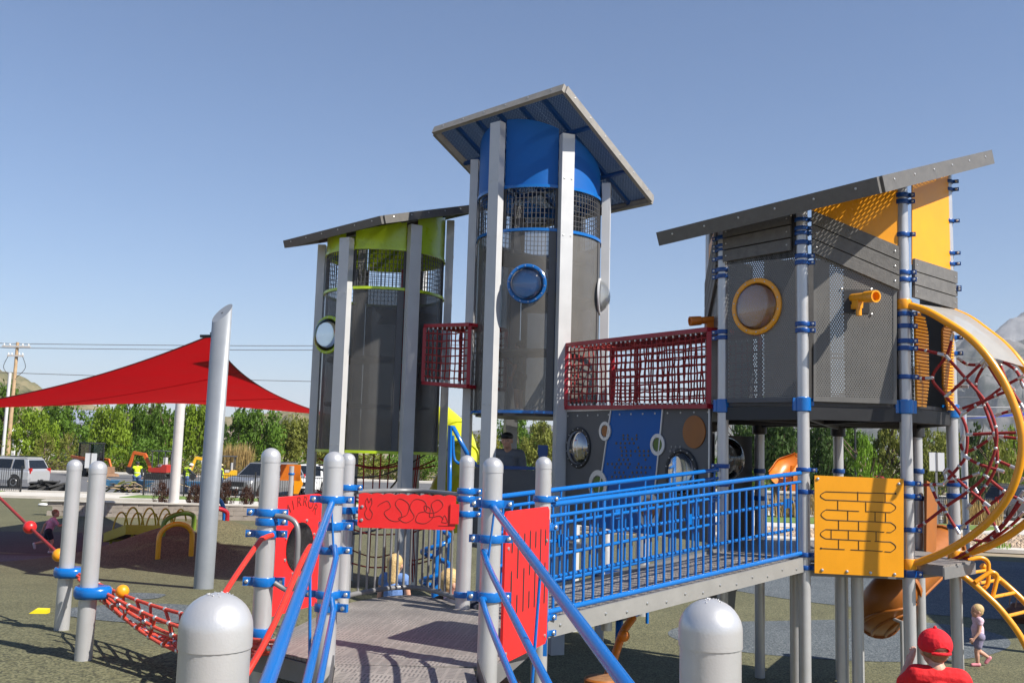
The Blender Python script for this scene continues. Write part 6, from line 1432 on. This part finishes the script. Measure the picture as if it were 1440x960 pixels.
# signs, poles, wires, lamp
def signb(label, u, v0, v1, u0_, u1_, y, split):
    p = XH(u, y); t = thing('sign_board', label, 'sign', (p.x, p.y, .05), 'backs of street signs')
    za, zb = zat(u, v0, y), zat(u, v1, y); wd = (u1_-u0_)*y/FPX; q = XH((u0_+u1_)/2, y)
    mb = MB(); mb.box((q.x, y, (za+zb)/2), (wd, .02, za-zb)); obj('plate', mb, mat('pale_sign_back', (.62, .63, .64), .5, .2), t)
    if split: mb = MB(); mb.box((q.x, y-.02, (za+zb)/2), (.06, .02, za-zb)); obj('stiffener', mb, TUBEG, t)
    mb = MB(); mb.box((p.x, y+.04, za/2), (.07, .05, za)); obj('post', mb, TUBEG, t)
signb('pale back of a street sign right behind the two silver posts', 129, 637, 658, 122, 138, 50.5, True); signb('pale back of a street sign left of the amber hoops post', 1317, 636, 662, 1307, 1328, 36, True)
p = XH(13, 96); t = thing('utility_pole', 'wooden utility pole with crossarms at the left edge', 'utility pole', (p.x, p.y, -.05)); zt = zr(p, 20, 481)
WOOD = mat('pole_wood', (.42, .29, .17), .85, 0, .2, 3.)
mb = MB(); mb.tube([v3(p, -.1), v3(p, zt)], 1, 12, rad=[.22, .15]); obj('shaft', mb, WOOD, t)
for z, l in ((zt-.45, 2.6), (zt-1.4, 1.5)):
    mb = MB(); mb.box((p.x, p.y-.2, z), (l*1.1, .12, .16)); ar = obj('crossarm', mb, mat('grey_crossarm', (.45, .42, .40), .8), t)
    for s in (-.95, -.5, .5, .95): mb = MB(); mb.lathe([(.05, 0), (.08, .08), (.05, .2), (.001, .22)], (p.x+s*l*.5, p.y-.2, z+.08), 8); obj('insulator', mb, WHITE, ar)
for s in (-1, 1): mb = MB(); mb.tube(bez([(p.x+s*.7, p.y-.2, zt-1.4), (p.x+s*1.1, p.y-.2, zt-2.6), (p.x+s*.25, p.y-.2, zt-3.6)], 6), .03, 5); obj('drop_wire', mb, BLACK, t)
q = XH(6, 95.6); mb = MB(); mb.tube([v3(q, -.1), v3(q, zr(q, 12, 524))], .16, 12); solo('conduit_pole', mb, mat('pale_conduit', (.55, .55, .56), .5), 'pale grey steel pole standing left of the wooden pole', 'pole')
for v0, v1, y, lb in ((483, 484, 96, 'uppermost power line running right from the wooden pole'), (489, 490, 96, 'second power line just under the uppermost one'), (524, 541, 99, 'thin lower cable sloping down behind the red sail')):
    pts = []
    for k in range(25):
        s = k/24; u = 14+(760-14)*s; pts.append(W(u, v0+(v1-v0)*s+2.5*sin(pi*s), y+s*3))
    pts = [Vector((-110, y-2, pts[0].z+.6))]+pts+[Vector((70, y+8, pts[-1].z+.3))]; mb = MB(); mb.tube(pts, .035, 5); solo('power_line', mb, mat('pale_wire', (.12, .12, .13), .6), lb, 'cable', 'power lines')
for v0, v1, lb in ((570, 572, 'upper pale cable crossing behind the lookout tower'), (580, 586, 'lower pale cable crossing behind the lookout tower')):
    mb = MB(); mb.tube([W(985+(1560-985)*k/16, v0+(v1-v0)*k/16+1.5*sin(pi*k/16), 110) for k in range(17)], .045, 5); solo('power_line', mb, mat('light_wire', (.5, .5, .52), .6), lb, 'cable', 'power lines')
p = XH(1203, 56); zt = zr(p, 1201, 572); t = thing('street_lamp', 'black lantern street lamp under the lookout tower', 'street lamp', (p.x, p.y, 0))
mb = MB(); mb.lathe([(.16, 0), (.14, .5), (.07, .6), (.055, zt-1.0), (.09, zt-.95)], v3(p, 0), 12); obj('column', mb, BLACK, t)
mb = MB(); mb.lathe([(.12, zt-.95), (.28, zt-.3)], v3(p, 0), 8); obj('lantern', mb, mat('lantern_glass', (.5, .5, .48), .3), t)
mb = MB(); mb.lathe([(.32, zt-.3), (.3, zt-.24), (.08, zt-.05), (.03, zt+.08), (.001, zt+.1)], v3(p, 0), 8); obj('lantern_cap', mb, BLACK, t)
for k in range(4): a = k*pi/2+.4; mb = MB(); mb.tube([v3(p, zt-.95)+Vector((.13*cos(a), .13*sin(a), 0)), v3(p, zt-.3)+Vector((.29*cos(a), .29*sin(a), 0))], .02, 5); obj('lantern_bar', mb, BLACK, t)
# houses
def house(label, u, y, w_, d_, hw, hr, wm, rm):
    p = XH(u, y); t = thing('house', label, 'house', (p.x, p.y, 0), 'houses beyond the trees')
    mb = MB(); mb.box((p.x, p.y, hw/2), (w_, d_, hw)); obj('wall', mb, wm, t)
    mb = MB(); x0, x1 = p.x-w_/2-.4, p.x+w_/2+.4; y0, y1 = p.y-d_/2-.5, p.y+d_/2+.5
    mb.add([(x0, y0, hw), (x1, y0, hw), (x1, y1, hw), (x0, y1, hw), (x0+.3, p.y, hw+hr), (x1-.3, p.y, hw+hr)], [(0, 1, 5, 4), (2, 3, 4, 5), (0, 4, 3), (1, 2, 5), (3, 2, 1, 0)]); obj('roof', mb, rm, t)
    for k in range(3):
        xx = p.x-w_*.3+k*w_*.3; mb = MB(); mb.box((xx, y0+.45, hw*.6), (1.2, .12, 1.3)); f = obj('window', mb, WHITE, t); mb = MB(); mb.box((xx, y0+.38, hw*.6), (1.0, .04, 1.1)); obj('pane', mb, GLASS, f)
house('pale house with a grey blue roof among the trees at left', 108, 128, 9, 8, 4.6, 2.2, mat('pale_stucco', (.62, .6, .57), .85), mat('grey_blue_roof', (.22, .25, .32), .8, 0, .15, 2.)); house('small pale house behind trees between the sail pole and conifer', 312, 126, 6, 6, 3.0, 1.6, MATS['pale_stucco'], mat('tan_roof', (.30, .25, .2), .8, 0, .15, 2.))
p = XH(25, 104); t = thing('pavilion', 'small pale pavilion with two posts left of the bright tree', 'pavilion', (p.x, p.y, 0))
mb = MB(); mb.lathe([(1.3, 3.5), (.9, 3.75), (.1, 4.0), (.001, 4.02)], v3(p, 0), 6); obj('roof', mb, WHITE, t)
for s in (-.35, .35): mb = MB(); mb.box((p.x+s, p.y, 1.75), (.3, .3, 3.5)); obj('post', mb, WHITE, t)
# ================================================================== people
def capsule(mb, a, b, ra, rb, n=12):
    a, b = Vector(a), Vector(b); d = b-a; L_ = max(d.length, 1e-4); d = d/L_; k = 5
    pts = [a-d*(ra*cos(pi/2*i/k)) for i in range(k)]; rad = [max(1e-4, ra*sin(pi/2*i/k)) for i in range(k)]
    pts += [a, b]; rad += [ra, rb]
    pts += [b+d*(rb*sin(pi/2*(i+1)/k)) for i in range(k)]; rad += [max(1e-4, rb*cos(pi/2*(i+1)/k)) for i in range(k)]
    mb.tube(pts, 1, n, rad=rad); return mb
def fuse(name, mb, m, parent, voxel, it=3):
    """weld the overlapping volumes of mb into one continuous smooth skin"""
    me = bpy.data.meshes.new('tmp'); me.from_pydata([tuple(v) for v in mb.v], [], mb.f)
    o = bpy.data.objects.new('tmp', me); COL.objects.link(o)
    r = o.modifiers.new('r', 'REMESH'); r.mode = 'VOXEL'; r.voxel_size = voxel; r.use_smooth_shade = True
    s = o.modifiers.new('s', 'SMOOTH'); s.iterations = it; s.factor = .5
    dg = bpy.context.evaluated_depsgraph_get(); me2 = bpy.data.meshes.new_from_object(o.evaluated_get(dg)); bpy.data.objects.remove(o); bpy.data.meshes.remove(me)
    me2.name = name; me2.materials.clear(); me2.materials.append(m)
    for p in me2.polygons: p.use_smooth = True
    q = bpy.data.objects.new(name, me2); COL.objects.link(q); q.parent = parent; return q
STAND = dict(pelvis=(0, 0, .52), chest=(0, .0, .70), neck=(0, 0, .80), head=(0, .01, .91),
             sh_l=(-.115, 0, .785), el_l=(-.145, .0, .63), wr_l=(-.15, .04, .50), sh_r=(.115, 0, .785), el_r=(.145, .0, .63), wr_r=(.15, .04, .50),
             hip_l=(-.055, 0, .51), kn_l=(-.058, .015, .285), an_l=(-.06, 0, .05), hip_r=(.055, 0, .51), kn_r=(.058, .015, .285), an_r=(.06, 0, .05))
def person(label, loc, H, face, pose, hs, cloth, voxel=.0065, group=None, hair=None, look=0., foot=None, fat=1.):
    """joints as fractions of the height H, facing +y before the turn; hs = head height / H"""
    J = dict(STAND)
    if hs > .15:            # a child's build: bigger head, shorter legs
        for k, v in J.items():
            z = v[2]; top = 1-hs*1.05
            J[k] = (v[0]*.92, v[1], z*top/.82 if z < .85 else 1-hs*.5)
        J['neck'] = (0, 0, 1-hs*1.02)
    J.update(pose or {}); J = {k: Vector(v)*H for k, v in J.items() if k != 'spread'}
    t = thing('person', label, 'person', loc, group, face); hr = hs*H/2; f = H*fat
    hd = J['head']; Rh = Matrix.Rotation(look, 3, 'Z')
    hp = lambda x, y, z: hd+Rh @ (Vector((x, y, z))*hr)
    mb = MB()
    def ell(c, r, sc): 
        b = MB(); b.ball((0, 0, 0), r, 18, 12, sc); mb.add([Vector(c)+Rh @ v for v in b.v], b.f)
    ell(hp(0, -.06, .14), hr, (.76, .92, .86)); ell(hp(0, .16, -.42), hr, (.56, .60, .58)); ell(hp(0, .1, -.12), hr, (.68, .74, .62))
    ell(hp(0, .82, -.22), hr, (.12, .16, .13)); ell(hp(0, .76, -.08), hr, (.09, .12, .16)); ell(hp(0, .62, -.80), hr, (.25, .16, .16))
    for s in (-1, 1): ell(hp(.74*s, -.05, -.14), hr, (.10, .17, .25)); ell(hp(.34*s, .52, -.36), hr, (.25, .22, .22))
    ell(hp(0, .72, -.56), hr, (.24, .12, .07))
    capsule(mb, J['neck']-Vector((0, 0, .03*H)), hd-Vector((0, .02*H, hr*.45)), .036*f, .034*f)
    capsule(mb, J['pelvis'], J['chest'], .075*f, .085*f); capsule(mb, J['pelvis']+Vector((-.03*H, 0, 0)), J['pelvis']+Vector((.03*H, 0, 0)), .072*f, .072*f)
    capsule(mb, J['sh_l']*.85+J['neck']*.15, J['sh_r']*.85+J['neck']*.15, .048*f, .048*f); capsule(mb, J['chest'], J['neck'], .08*f, .045*f)
    for s in 'lr':
        sg = -1 if s == 'l' else 1
        capsule(mb, J['sh_'+s], J['el_'+s], .033*f, .026*f); capsule(mb, J['el_'+s], J['wr_'+s], .026*f, .018*f)
        d = (J['wr_'+s]-J['el_'+s]).normalized(); side = Vector((0, 1, 0)) if abs(d.y) < .8 else Vector((0, 0, 1)); side = (side-d*side.dot(d)).normalized(); nrm = d.cross(side)*sg
        w0 = J['wr_'+s]; pc = w0+d*.045*H; capsule(mb, w0+d*.012*H+side*.008*H, pc+side*.012*H, .015*f, .014*f); capsule(mb, w0+d*.012*H-side*.008*H, pc-side*.012*H, .015*f, .013*f)
        for k, (o_, l_) in enumerate(((.021, .036), (.008, .041), (-.006, .038), (-.019, .030))):
            a = pc+side*o_*H; spread = pose.get('spread', 0) if pose else 0
            b = a+(d+side*(o_*spread*9)).normalized()*l_*H*.55; c = b+(d*.8+nrm*-.45+side*(o_*spread*9)).normalized()*l_*H*.5
            capsule(mb, a, b, .0078*f, .0072*f, 8); capsule(mb, b, c, .0072*f, .006*f, 8)
        a = w0+d*.015*H+side*.018*H; b = a+(d*.6+side*.9).normalized()*.028*H; capsule(mb, a, b, .0095*f, .008*f, 8); capsule(mb, b, b+(d*.95+side*.3).normalized()*.022*H, .008*f, .007*f, 8)
        capsule(mb, J['hip_'+s], J['kn_'+s], .058*f, .038*f); capsule(mb, J['kn_'+s], lerp(J['kn_'+s], J['an_'+s], .35), .036*f, .036*f); capsule(mb, lerp(J['kn_'+s], J['an_'+s], .3), J['an_'+s], .037*f, .022*f)
        fd = Vector((foot or {}).get(s, (0, .09, -.02)))*H; capsule(mb, J['an_'+s]+Vector((0, 0, -.012*H)), J['an_'+s]+fd, .026*f, .02*f)
    fuse('body', mb, SKIN, t, voxel, 2)
    for nm, col, parts in cloth:
        mb = MB()
        for p in parts:
            if p == 'torso': capsule(mb, J['pelvis']+Vector((0, 0, .0)), J['chest'], .085*f, .094*f); capsule(mb, J['pelvis']+Vector((-.03*H, 0, .01*H)), J['pelvis']+Vector((.03*H, 0, .01*H)), .08*f, .08*f); capsule(mb, J['sh_l']*.85+J['neck']*.15, J['sh_r']*.85+J['neck']*.15, .056*f, .056*f); capsule(mb, J['chest'], J['neck']-Vector((0, 0, .035*H)), .09*f, .056*f)
            if p == 'sleeve':
                for s in 'lr': e = lerp(J['sh_'+s], J['el_'+s], .62); capsule(mb, J['sh_'+s], e, .044*f, .042*f)
            if p == 'capsleeve':
                for s in 'lr': e = lerp(J['sh_'+s], J['el_'+s], .22); capsule(mb, J['sh_'+s], e, .043*f, .04*f)
            if p == 'longsleeve':
                for s in 'lr': capsule(mb, J['sh_'+s], J['el_'+s], .042*f, .036*f); capsule(mb, J['el_'+s], lerp(J['el_'+s], J['wr_'+s], .9), .036*f, .028*f)
            if p in ('shorts', 'trousers'):
                capsule(mb, J['hip_l'], J['hip_r'], .083*f, .083*f); capsule(mb, J['pelvis'], J['pelvis']+Vector((0, 0, .03*H)), .08*f, .08*f)
                for s in 'lr':
                    if p == 'shorts': capsule(mb, J['hip_'+s], lerp(J['hip_'+s], J['kn_'+s], .6), .07*f, .064*f)
                    else: capsule(mb, J['hip_'+s], J['kn_'+s], .068*f, .05*f); capsule(mb, J['kn_'+s], lerp(J['kn_'+s], J['an_'+s], .93), .05*f, .038*f)
            if p == 'skirt':
                c = J['pelvis']; mb.lathe([(.09*f, .1*H), (.1*f, .02*H), (.135*f, -.12*H), (.16*f, -.22*H), (.001, -.2*H)], c, 24)
            if p == 'shoes':
                for s in 'lr': fd = Vector((foot or {}).get(s, (0, .09, -.02)))*H; capsule(mb, J['an_'+s]+Vector((0, 0, -.014*H))-fd*.15, J['an_'+s]+fd*1.05, .033*f, .027*f)
        if 'shoes' in parts:
            for s in 'lr':
                mb = MB(); fd = Vector((foot or {}).get(s, (0, .09, -.02)))*H; capsule(mb, J['an_'+s]+Vector((0, 0, -.014*H))-fd*.15, J['an_'+s]+fd*1.05, .033*f, .027*f); fuse(nm, mb, col, t, voxel, 2)
        else: fuse(nm, mb, col, t, voxel, 3)
    def bit(name, m, fn, vx=None): mb_ = MB(); fn(mb_); return fuse(name, mb_, m, t, vx or voxel, 2)
    def at_(b, c, r, sc):
        q = MB(); q.ball((0, 0, 0), r, 18, 12, sc); b.add([Vector(c)+Rh @ v for v in q.v], q.f)
    if hair:
        m, long_ = hair
        def hf(b):
            at_(b, hp(0, -.17, .26), hr, (.82, .90, .84)); at_(b, hp(0, -.36, -.12), hr, (.72, .58, .62))
            if long_: capsule(b, hp(0, -.5, 0), hp(0, -.62, -1.5), hr*.62, hr*.5); capsule(b, hp(.3, -.35, -.2), hp(.34, -.4, -1.5), hr*.35, hr*.25); capsule(b, hp(-.3, -.35, -.2), hp(-.34, -.4, -1.4), hr*.35, hr*.25)
        bit('hair', m, hf)
    eb = MB()
    for s in (-1, 1): at_(eb, hp(.31*s, .70, -.02), hr, (.09, .07, .07))
    for k in range(2):
        e = MB(); at_(e, hp(.31*(2*k-1), .69, -.02), hr, (.09, .08, .065)); o = bpy.data.meshes.new('eye'); o.from_pydata([tuple(v) for v in e.v], [], e.f); o.materials.append(mat('eye', (.03, .02, .02), .2)); q = bpy.data.objects.new('eye', o); COL.objects.link(q); q.parent = t
    mth = MB(); at_(mth, hp(0, .80, -.56), hr, (.17, .06, .04)); o = bpy.data.meshes.new('mouth'); o.from_pydata([tuple(v) for v in mth.v], [], mth.f); o.materials.append(mat('lips', (.45, .14, .12), .5)); q = bpy.data.objects.new('mouth', o); COL.objects.link(q); q.parent = t
    return t, J, hp, hr, bit, at_
def cloth(name, c, **k): return mat(name, c, .85, 0, .14, 16., .5, 45, **k)
BLOND = mat('blond_hair', (.52, .36, .16), .6, 0, .3, 60., .6, 90); LBRN = mat('light_brown_hair', (.24, .14, .07), .65, 0, .3, 60., .6, 90); DHAIR = mat('dark_hair', (.03, .02, .015), .6, 0, .2, 40.)
PINK = cloth('pink_cotton', (.62, .30, .42)); LPINK = cloth('pale_pink_cotton', (.68, .48, .58)); NVY = cloth('navy_cloth', (.015, .018, .035)); DENIM = cloth('blue_denim', (.07, .11, .22)); REDC = cloth('red_cotton', (.62, .008, .012)); GRYC = cloth('grey_cotton', (.16, .165, .18)); DRESS = cloth('blue_dress_cloth', (.12, .22, .48)); VIOL = cloth('grey_violet_cloth', (.22, .20, .30)); VEST = cloth('hi_vis_vest', (.62, .85, .02)); SHOEW = mat('pale_shoe', (.6, .58, .58), .6); SHOEP = mat('pink_sandal', (.62, .22, .26), .6); STRAW = mat('straw_hat', (.55, .45, .28), .8)
# 1 running child
p = XH(79, 24.2); g_ = zg(p.x, p.y)
person('child in a pink t-shirt and dark shorts running behind the left posts', (p.x, p.y, g_), 1.1, radians(-62), dict(chest=(0, .05, .665), neck=(0, .08, .775), head=(.0, .12, .9), sh_l=(-.11, .06, .755), sh_r=(.11, .1, .755), el_l=(-.19, -.08, .64), wr_l=(-.2, -.12, .5), el_r=(.13, .2, .62), wr_r=(.06, .3, .66), kn_r=(.055, .09, .27), an_r=(.055, .06, .05), kn_l=(-.055, -.05, .27), an_l=(-.06, -.27, .22)), .175,
       [('shirt', PINK, ['torso', 'sleeve']), ('shorts', NVY, ['shorts']), ('shoe', SHOEW, ['shoes'])], .009, None, (LBRN, False), radians(-10), dict(l=(0, .02, -.09)))
# 2 toddler
p = XH(1369, 14.0)
person('toddler in a pale pink top and grey shorts walking left', (p.x, p.y, 0), .86, radians(88), dict(chest=(0, .01, .60), kn_r=(.05, -.02, .235), an_r=(.05, -.19, .13), kn_l=(-.05, .055, .24), an_l=(-.05, .04, .045), el_r=(.14, .0, .55), wr_r=(.13, .03, .41), el_l=(-.13, .05, .56), wr_l=(-.13, .13, .46)), .215,
       [('top', LPINK, ['torso', 'capsleeve']), ('shorts', VIOL, ['shorts']), ('sandal', SHOEP, ['shoes'])], .006, None, (BLOND, False), 0., dict(r=(0, .05, -.075)), 1.08)
# 3 boy in the red cap, seen from behind, on the lower landing
LZ3 = .93
p = XH(1311, 4.72)
t, J, hp, hr, bit, at_ = person('boy in a red cap and red shirt seen from behind raising his hand', (p.x, p.y, LZ3+.15), .98, radians(-8), dict(head=(-.0, .03, .90), neck=(0, -.0, .80), sh_l=(-.11, .0, .765), sh_r=(.115, -.02, .755), el_l=(-.15, .10, .69), wr_l=(-.085, .17, .80), spread=.9), .178,
       [('shirt', REDC, ['torso', 'sleeve']), ('shorts', NVY, ['shorts']), ('shoe', SHOEW, ['shoes'])], .0045, None, None, radians(6))
bit('hair', LBRN, lambda b: (at_(b, hp(0, -.2, -.02), hr, (.80, .78, .60)), at_(b, hp(0, -.5, -.30), hr, (.52, .36, .40)), at_(b, hp(0, -.56, .22), hr, (.40, .36, .3))))
REDCAP = cloth('red_cap_cloth', (.66, .006, .016))
def capf(b):
    at_(b, hp(0, -.08, .24), hr, (.90, 1.02, .86))
ck = bit('cap_crown', REDCAP, capf)
for v in list(ck.data.vertices): pass
bm = bmesh.new(); bm.from_mesh(ck.data); Rh = Matrix.Rotation(radians(6), 3, 'Z'); hd = J['head']
def loc_(v): return (Rh.inverted() @ (v-hd))/hr
kill = [v for v in bm.verts if (lambda q: q.z < -.16+.3*max(0, q.y) or (q.y < 0 and (q.x/.40)**2+((q.z-.02)/.2)**2 < 1))(loc_(v.co))]
bmesh.ops.delete(bm, geom=kill, context='VERTS'); bm.to_mesh(ck.data); bm.free()
so_ = ck.modifiers.new('t', 'SOLIDIFY'); so_.thickness = .004
mb = MB(); n = 14; vs = []
for k in range(n+1):
    a = -1.0+2.0*k/n
    for r_ in (0, 1):
        x, y = .84*sin(a), .80*cos(a)+r_*.72*max(0, cos(a*1.3)); vs += [hp(x, y, .22-.14*r_-.12*x*x), hp(x, y, .16-.14*r_-.12*x*x)]
fs = []
for k in range(n): o, q = 4*k, 4*k+4; fs += [(o, q, q+2, o+2), (o+1, o+3, q+3, q+1), (o+2, q+2, q+3, o+3)]
mb.add(vs, fs, True); obj('cap_brim', mb, REDCAP, t, local=True)
mb = MB(); mb.ball(hp(0, -.1, 1.13), .009, 8, 6); obj('cap_button', mb, REDCAP, t, local=True)
mb = MB(); mb.tube([hp(.42*cos(a), -1.05+.13*abs(cos(a))**2, .02+.22*sin(a)) for a in [k*pi/12-.05 for k in range(13)]], .0045, 6); obj('cap_trim', mb, REDCAP, t, local=True)
mb = MB(); mb.tube([hp(-.5+1.*k/10, -1.04+.18*(abs(k-5)/5)**2, -.13) for k in range(11)], .008, 6); obj('cap_strap', mb, REDCAP, t, local=True)
tl = thing('lower_landing', 'lower metal landing where the boy in the red cap stands', 'landing', (p.x+.1, p.y, 0)); mb = MB(); mb.box((p.x+.15, p.y+.05, LZ3+.12), (1.3, 1.1, .05)); obj('deck_plate', mb, TREAD, tl)
for sx_ in (-.55, .8):
    for sy_ in (-.4, .5): mb = MB(); mb.box((p.x+sx_, p.y+sy_, (LZ3+.09)/2-.03), (.07, .07, LZ3+.15)); obj('leg', mb, SILVER, tl)
# 4 girl in the blue dress
p = XH(562, 10.3); g_ = zg(p.x, p.y); zt = zr(p, 562, 779)
person('girl in a light blue dress with long blond hair seen from behind', (p.x, p.y, g_), max(.9, min(1.2, zt-g_)), radians(-15), dict(el_r=(.14, .03, .58), wr_r=(.15, .1, .5)), .18, [('dress', DRESS, ['torso', 'capsleeve', 'skirt']), ('shoe', SHOEW, ['shoes'])], .007, None, (BLOND, True))
# 5 man in the dark cap
p = C2+Vector((-.28, .05)); p = XH(715, 14.9)
t, J, hp, hr, bit, at_ = person('man in a black cap and grey t-shirt looking down inside the blue tower', (p.x, p.y, LZ), 1.72, radians(165), dict(head=(-.0, .06, .915), chest=(0, .02, .7)), .135, [('shirt', GRYC, ['torso', 'sleeve']), ('trousers', NVY, ['trousers']), ('shoe', SHOEW, ['shoes'])], .011)
bit('cap', BLACK, lambda b: (at_(b, hp(0, -.05, .5), hr, (.86, .98, .62)), at_(b, hp(0, .95, .3), hr, (.6, .55, .09))))
# 6 adult bending behind the deck
p = XH(690, 10.1); g_ = zg(p.x, p.y)
person('adult in a navy top bending down behind the silver deck posts', (p.x, p.y, g_), 1.68, radians(75), dict(pelvis=(0, -.12, .54), chest=(0, .12, .70), neck=(0, .22, .715), head=(0, .31, .68), sh_l=(-.11, .2, .71), sh_r=(.11, .2, .69), el_l=(-.13, .24, .55), wr_l=(-.1, .30, .42), el_r=(.13, .24, .53), wr_r=(.11, .3, .41), hip_l=(-.055, -.12, .52), hip_r=(.055, -.12, .52), kn_l=(-.06, -.02, .29), kn_r=(.06, -.02, .29)), .135, [('top', NVY, ['torso', 'sleeve']), ('trousers', NVY, ['trousers']), ('shoe', SHOEW, ['shoes'])], .011, None, (DHAIR, False))
p = XH(640, 10.2); g_ = zg(p.x, p.y)
person('small child with fair hair beside the bending adult', (p.x, p.y, g_), max(.8, zr(p, 640, 800)-g_), radians(-70), {}, .2, [('shirt', LPINK, ['torso', 'sleeve']), ('shorts', VIOL, ['shorts']), ('shoe', SHOEW, ['shoes'])], .009, None, (BLOND, False))
# 7 person lying on the ground
p = XH(1452, 18.6)
person('person in blue jeans and sneakers sitting with legs stretched out on the rubber', (p.x+.35, p.y, 0), 1.68, radians(90), dict(pelvis=(0, 0, .06), chest=(0, -.11, .215), neck=(0, -.16, .32), head=(0, -.16, .42), sh_l=(-.115, -.15, .30), sh_r=(.115, -.15, .30), el_l=(-.15, -.2, .16), wr_l=(-.14, -.24, .03), el_r=(.16, -.2, .17), wr_r=(.16, -.25, .03), hip_l=(-.055, .0, .055), hip_r=(.055, 0, .055), kn_l=(-.06, .24, .075), an_l=(-.06, .46, .035), kn_r=(.06, .23, .12), an_r=(.05, .44, .035)), .135, [('shirt', GRYC, ['torso', 'sleeve']), ('jeans', DENIM, ['trousers']), ('sneaker', mat('grey_sneaker', (.33, .36, .4), .6), ['shoes'])], .01, None, (DHAIR, False), 0, dict(l=(-.02, .03, .085), r=(.02, .03, .085)))
p = XH(1427, 17.9); t = thing('bag', 'brown leather bag on the rubber beside the seated person', 'bag', (p.x, p.y, 0))
mb = MB(); capsule(mb, (-.13, 0, .15), (.15, 0, .15), .15, .15); mb.box((.01, 0, .12), (.4, .22, .24)); capsule(mb, (-.1, 0, .3), (.14, 0, .31), .06, .06); fuse('body', mb, mat('brown_leather', (.10, .035, .015), .5, 0, .25, 12.), t, .015)
for s in (-1, 1): mb = MB(); mb.tube(bez([(-.13, .1*s, .28), (-.08, .12*s, .46), (.08, .12*s, .46), (.14, .1*s, .28)], 5), .012, 6); obj('strap', mb, mat('tan_strap', (.3, .15, .08), .6), t, local=True)
# 8 workers
MAT_STR = mat('reflective_stripe', (.6, .6, .58), .4)
def worker(label, u, y, face, hat, pose):
    p = XH(u, y); t, J, hp, hr, bit, at_ = person(label, (p.x, p.y, .02), 1.74, radians(face), pose, .135, [('shirt', mat('dark_work_shirt', (.03, .035, .045), .85), ['longsleeve']), ('vest', VEST, ['torso']), ('trousers', DENIM, ['trousers']), ('boot', BLACK, ['shoes'])], .014, 'construction workers by the street fence', (DHAIR, False))
    hm = {'dark': BLACK, 'white': WHITE, 'straw': STRAW}[hat]
    bit('hat', hm, lambda b: (at_(b, hp(0, -.05, .55), hr, (.88, 1.0, .68)), at_(b, hp(0, 0, .32), hr, (1.9 if hat == 'straw' else 1.05, 1.9 if hat == 'straw' else 1.3, .09))))
    sm = MAT_STR
    mb = MB(); c = J['chest']; mb.lathe([(.098*1.74, -.01), (.1*1.74, -.01), (.1*1.74, .03), (.098*1.74, .03)], c-Vector((0, 0, .12)), 20); obj('reflective_stripe', mb, sm, t, local=True)
worker('worker in a yellow vest and dark helmet standing left of the pale sail pole', 196, 53.2, 15, 'dark', dict(el_l=(-.15, .06, .64), wr_l=(-.1, .17, .58), an_r=(.1, .05, .05), kn_r=(.09, .05, .28)))
worker('worker in a yellow vest and white helmet beside the pale sail pole', 265, 53.6, -40, 'white', dict(chest=(0, .06, .69), neck=(0, .11, .785), head=(0, .16, .89), el_r=(.15, .14, .65), wr_r=(.12, .26, .58)))
worker('worker in a yellow vest and straw hat right of the thick leaning pole', 313, 53.4, 120, 'straw', dict(el_r=(.15, .1, .65), wr_r=(.1, .2, .55)))
# 9 child behind the dark mesh of the blue tower
p = C2+Vector((-.25, -.35)); zf_ = z2[0]+.9
person('child seen as a shadow behind the dark mesh of the blue tower', (p.x, p.y, z2[0]+.0), 1.12, radians(60), dict(el_r=(.14, .12, .62), wr_r=(.1, .2, .7)), .17, [('shirt', GRYC, ['torso', 'sleeve']), ('shorts', NVY, ['shorts']), ('shoe', SHOEW, ['shoes'])], .01, None, (DHAIR, False))

# ================================================================== air
mb = MB(); mb.box((0, 4000, 430), (30000, 26000, 870)); hz = obj('haze', mb, bpy.data.materials.new('haze'), None, 'stuff')
m = hz.data.materials[0]; m.use_nodes = True; N, L = nodes(m); N.remove(N['Principled BSDF']); v = N.new('ShaderNodeVolumePrincipled')
v.inputs['Color'].default_value = (.87, .92, 1, 1); v.inputs['Density'].default_value = .00009; v.inputs['Anisotropy'].default_value = 0.
L.new(v.outputs[0], N['Material Output'].inputs['Volume'])
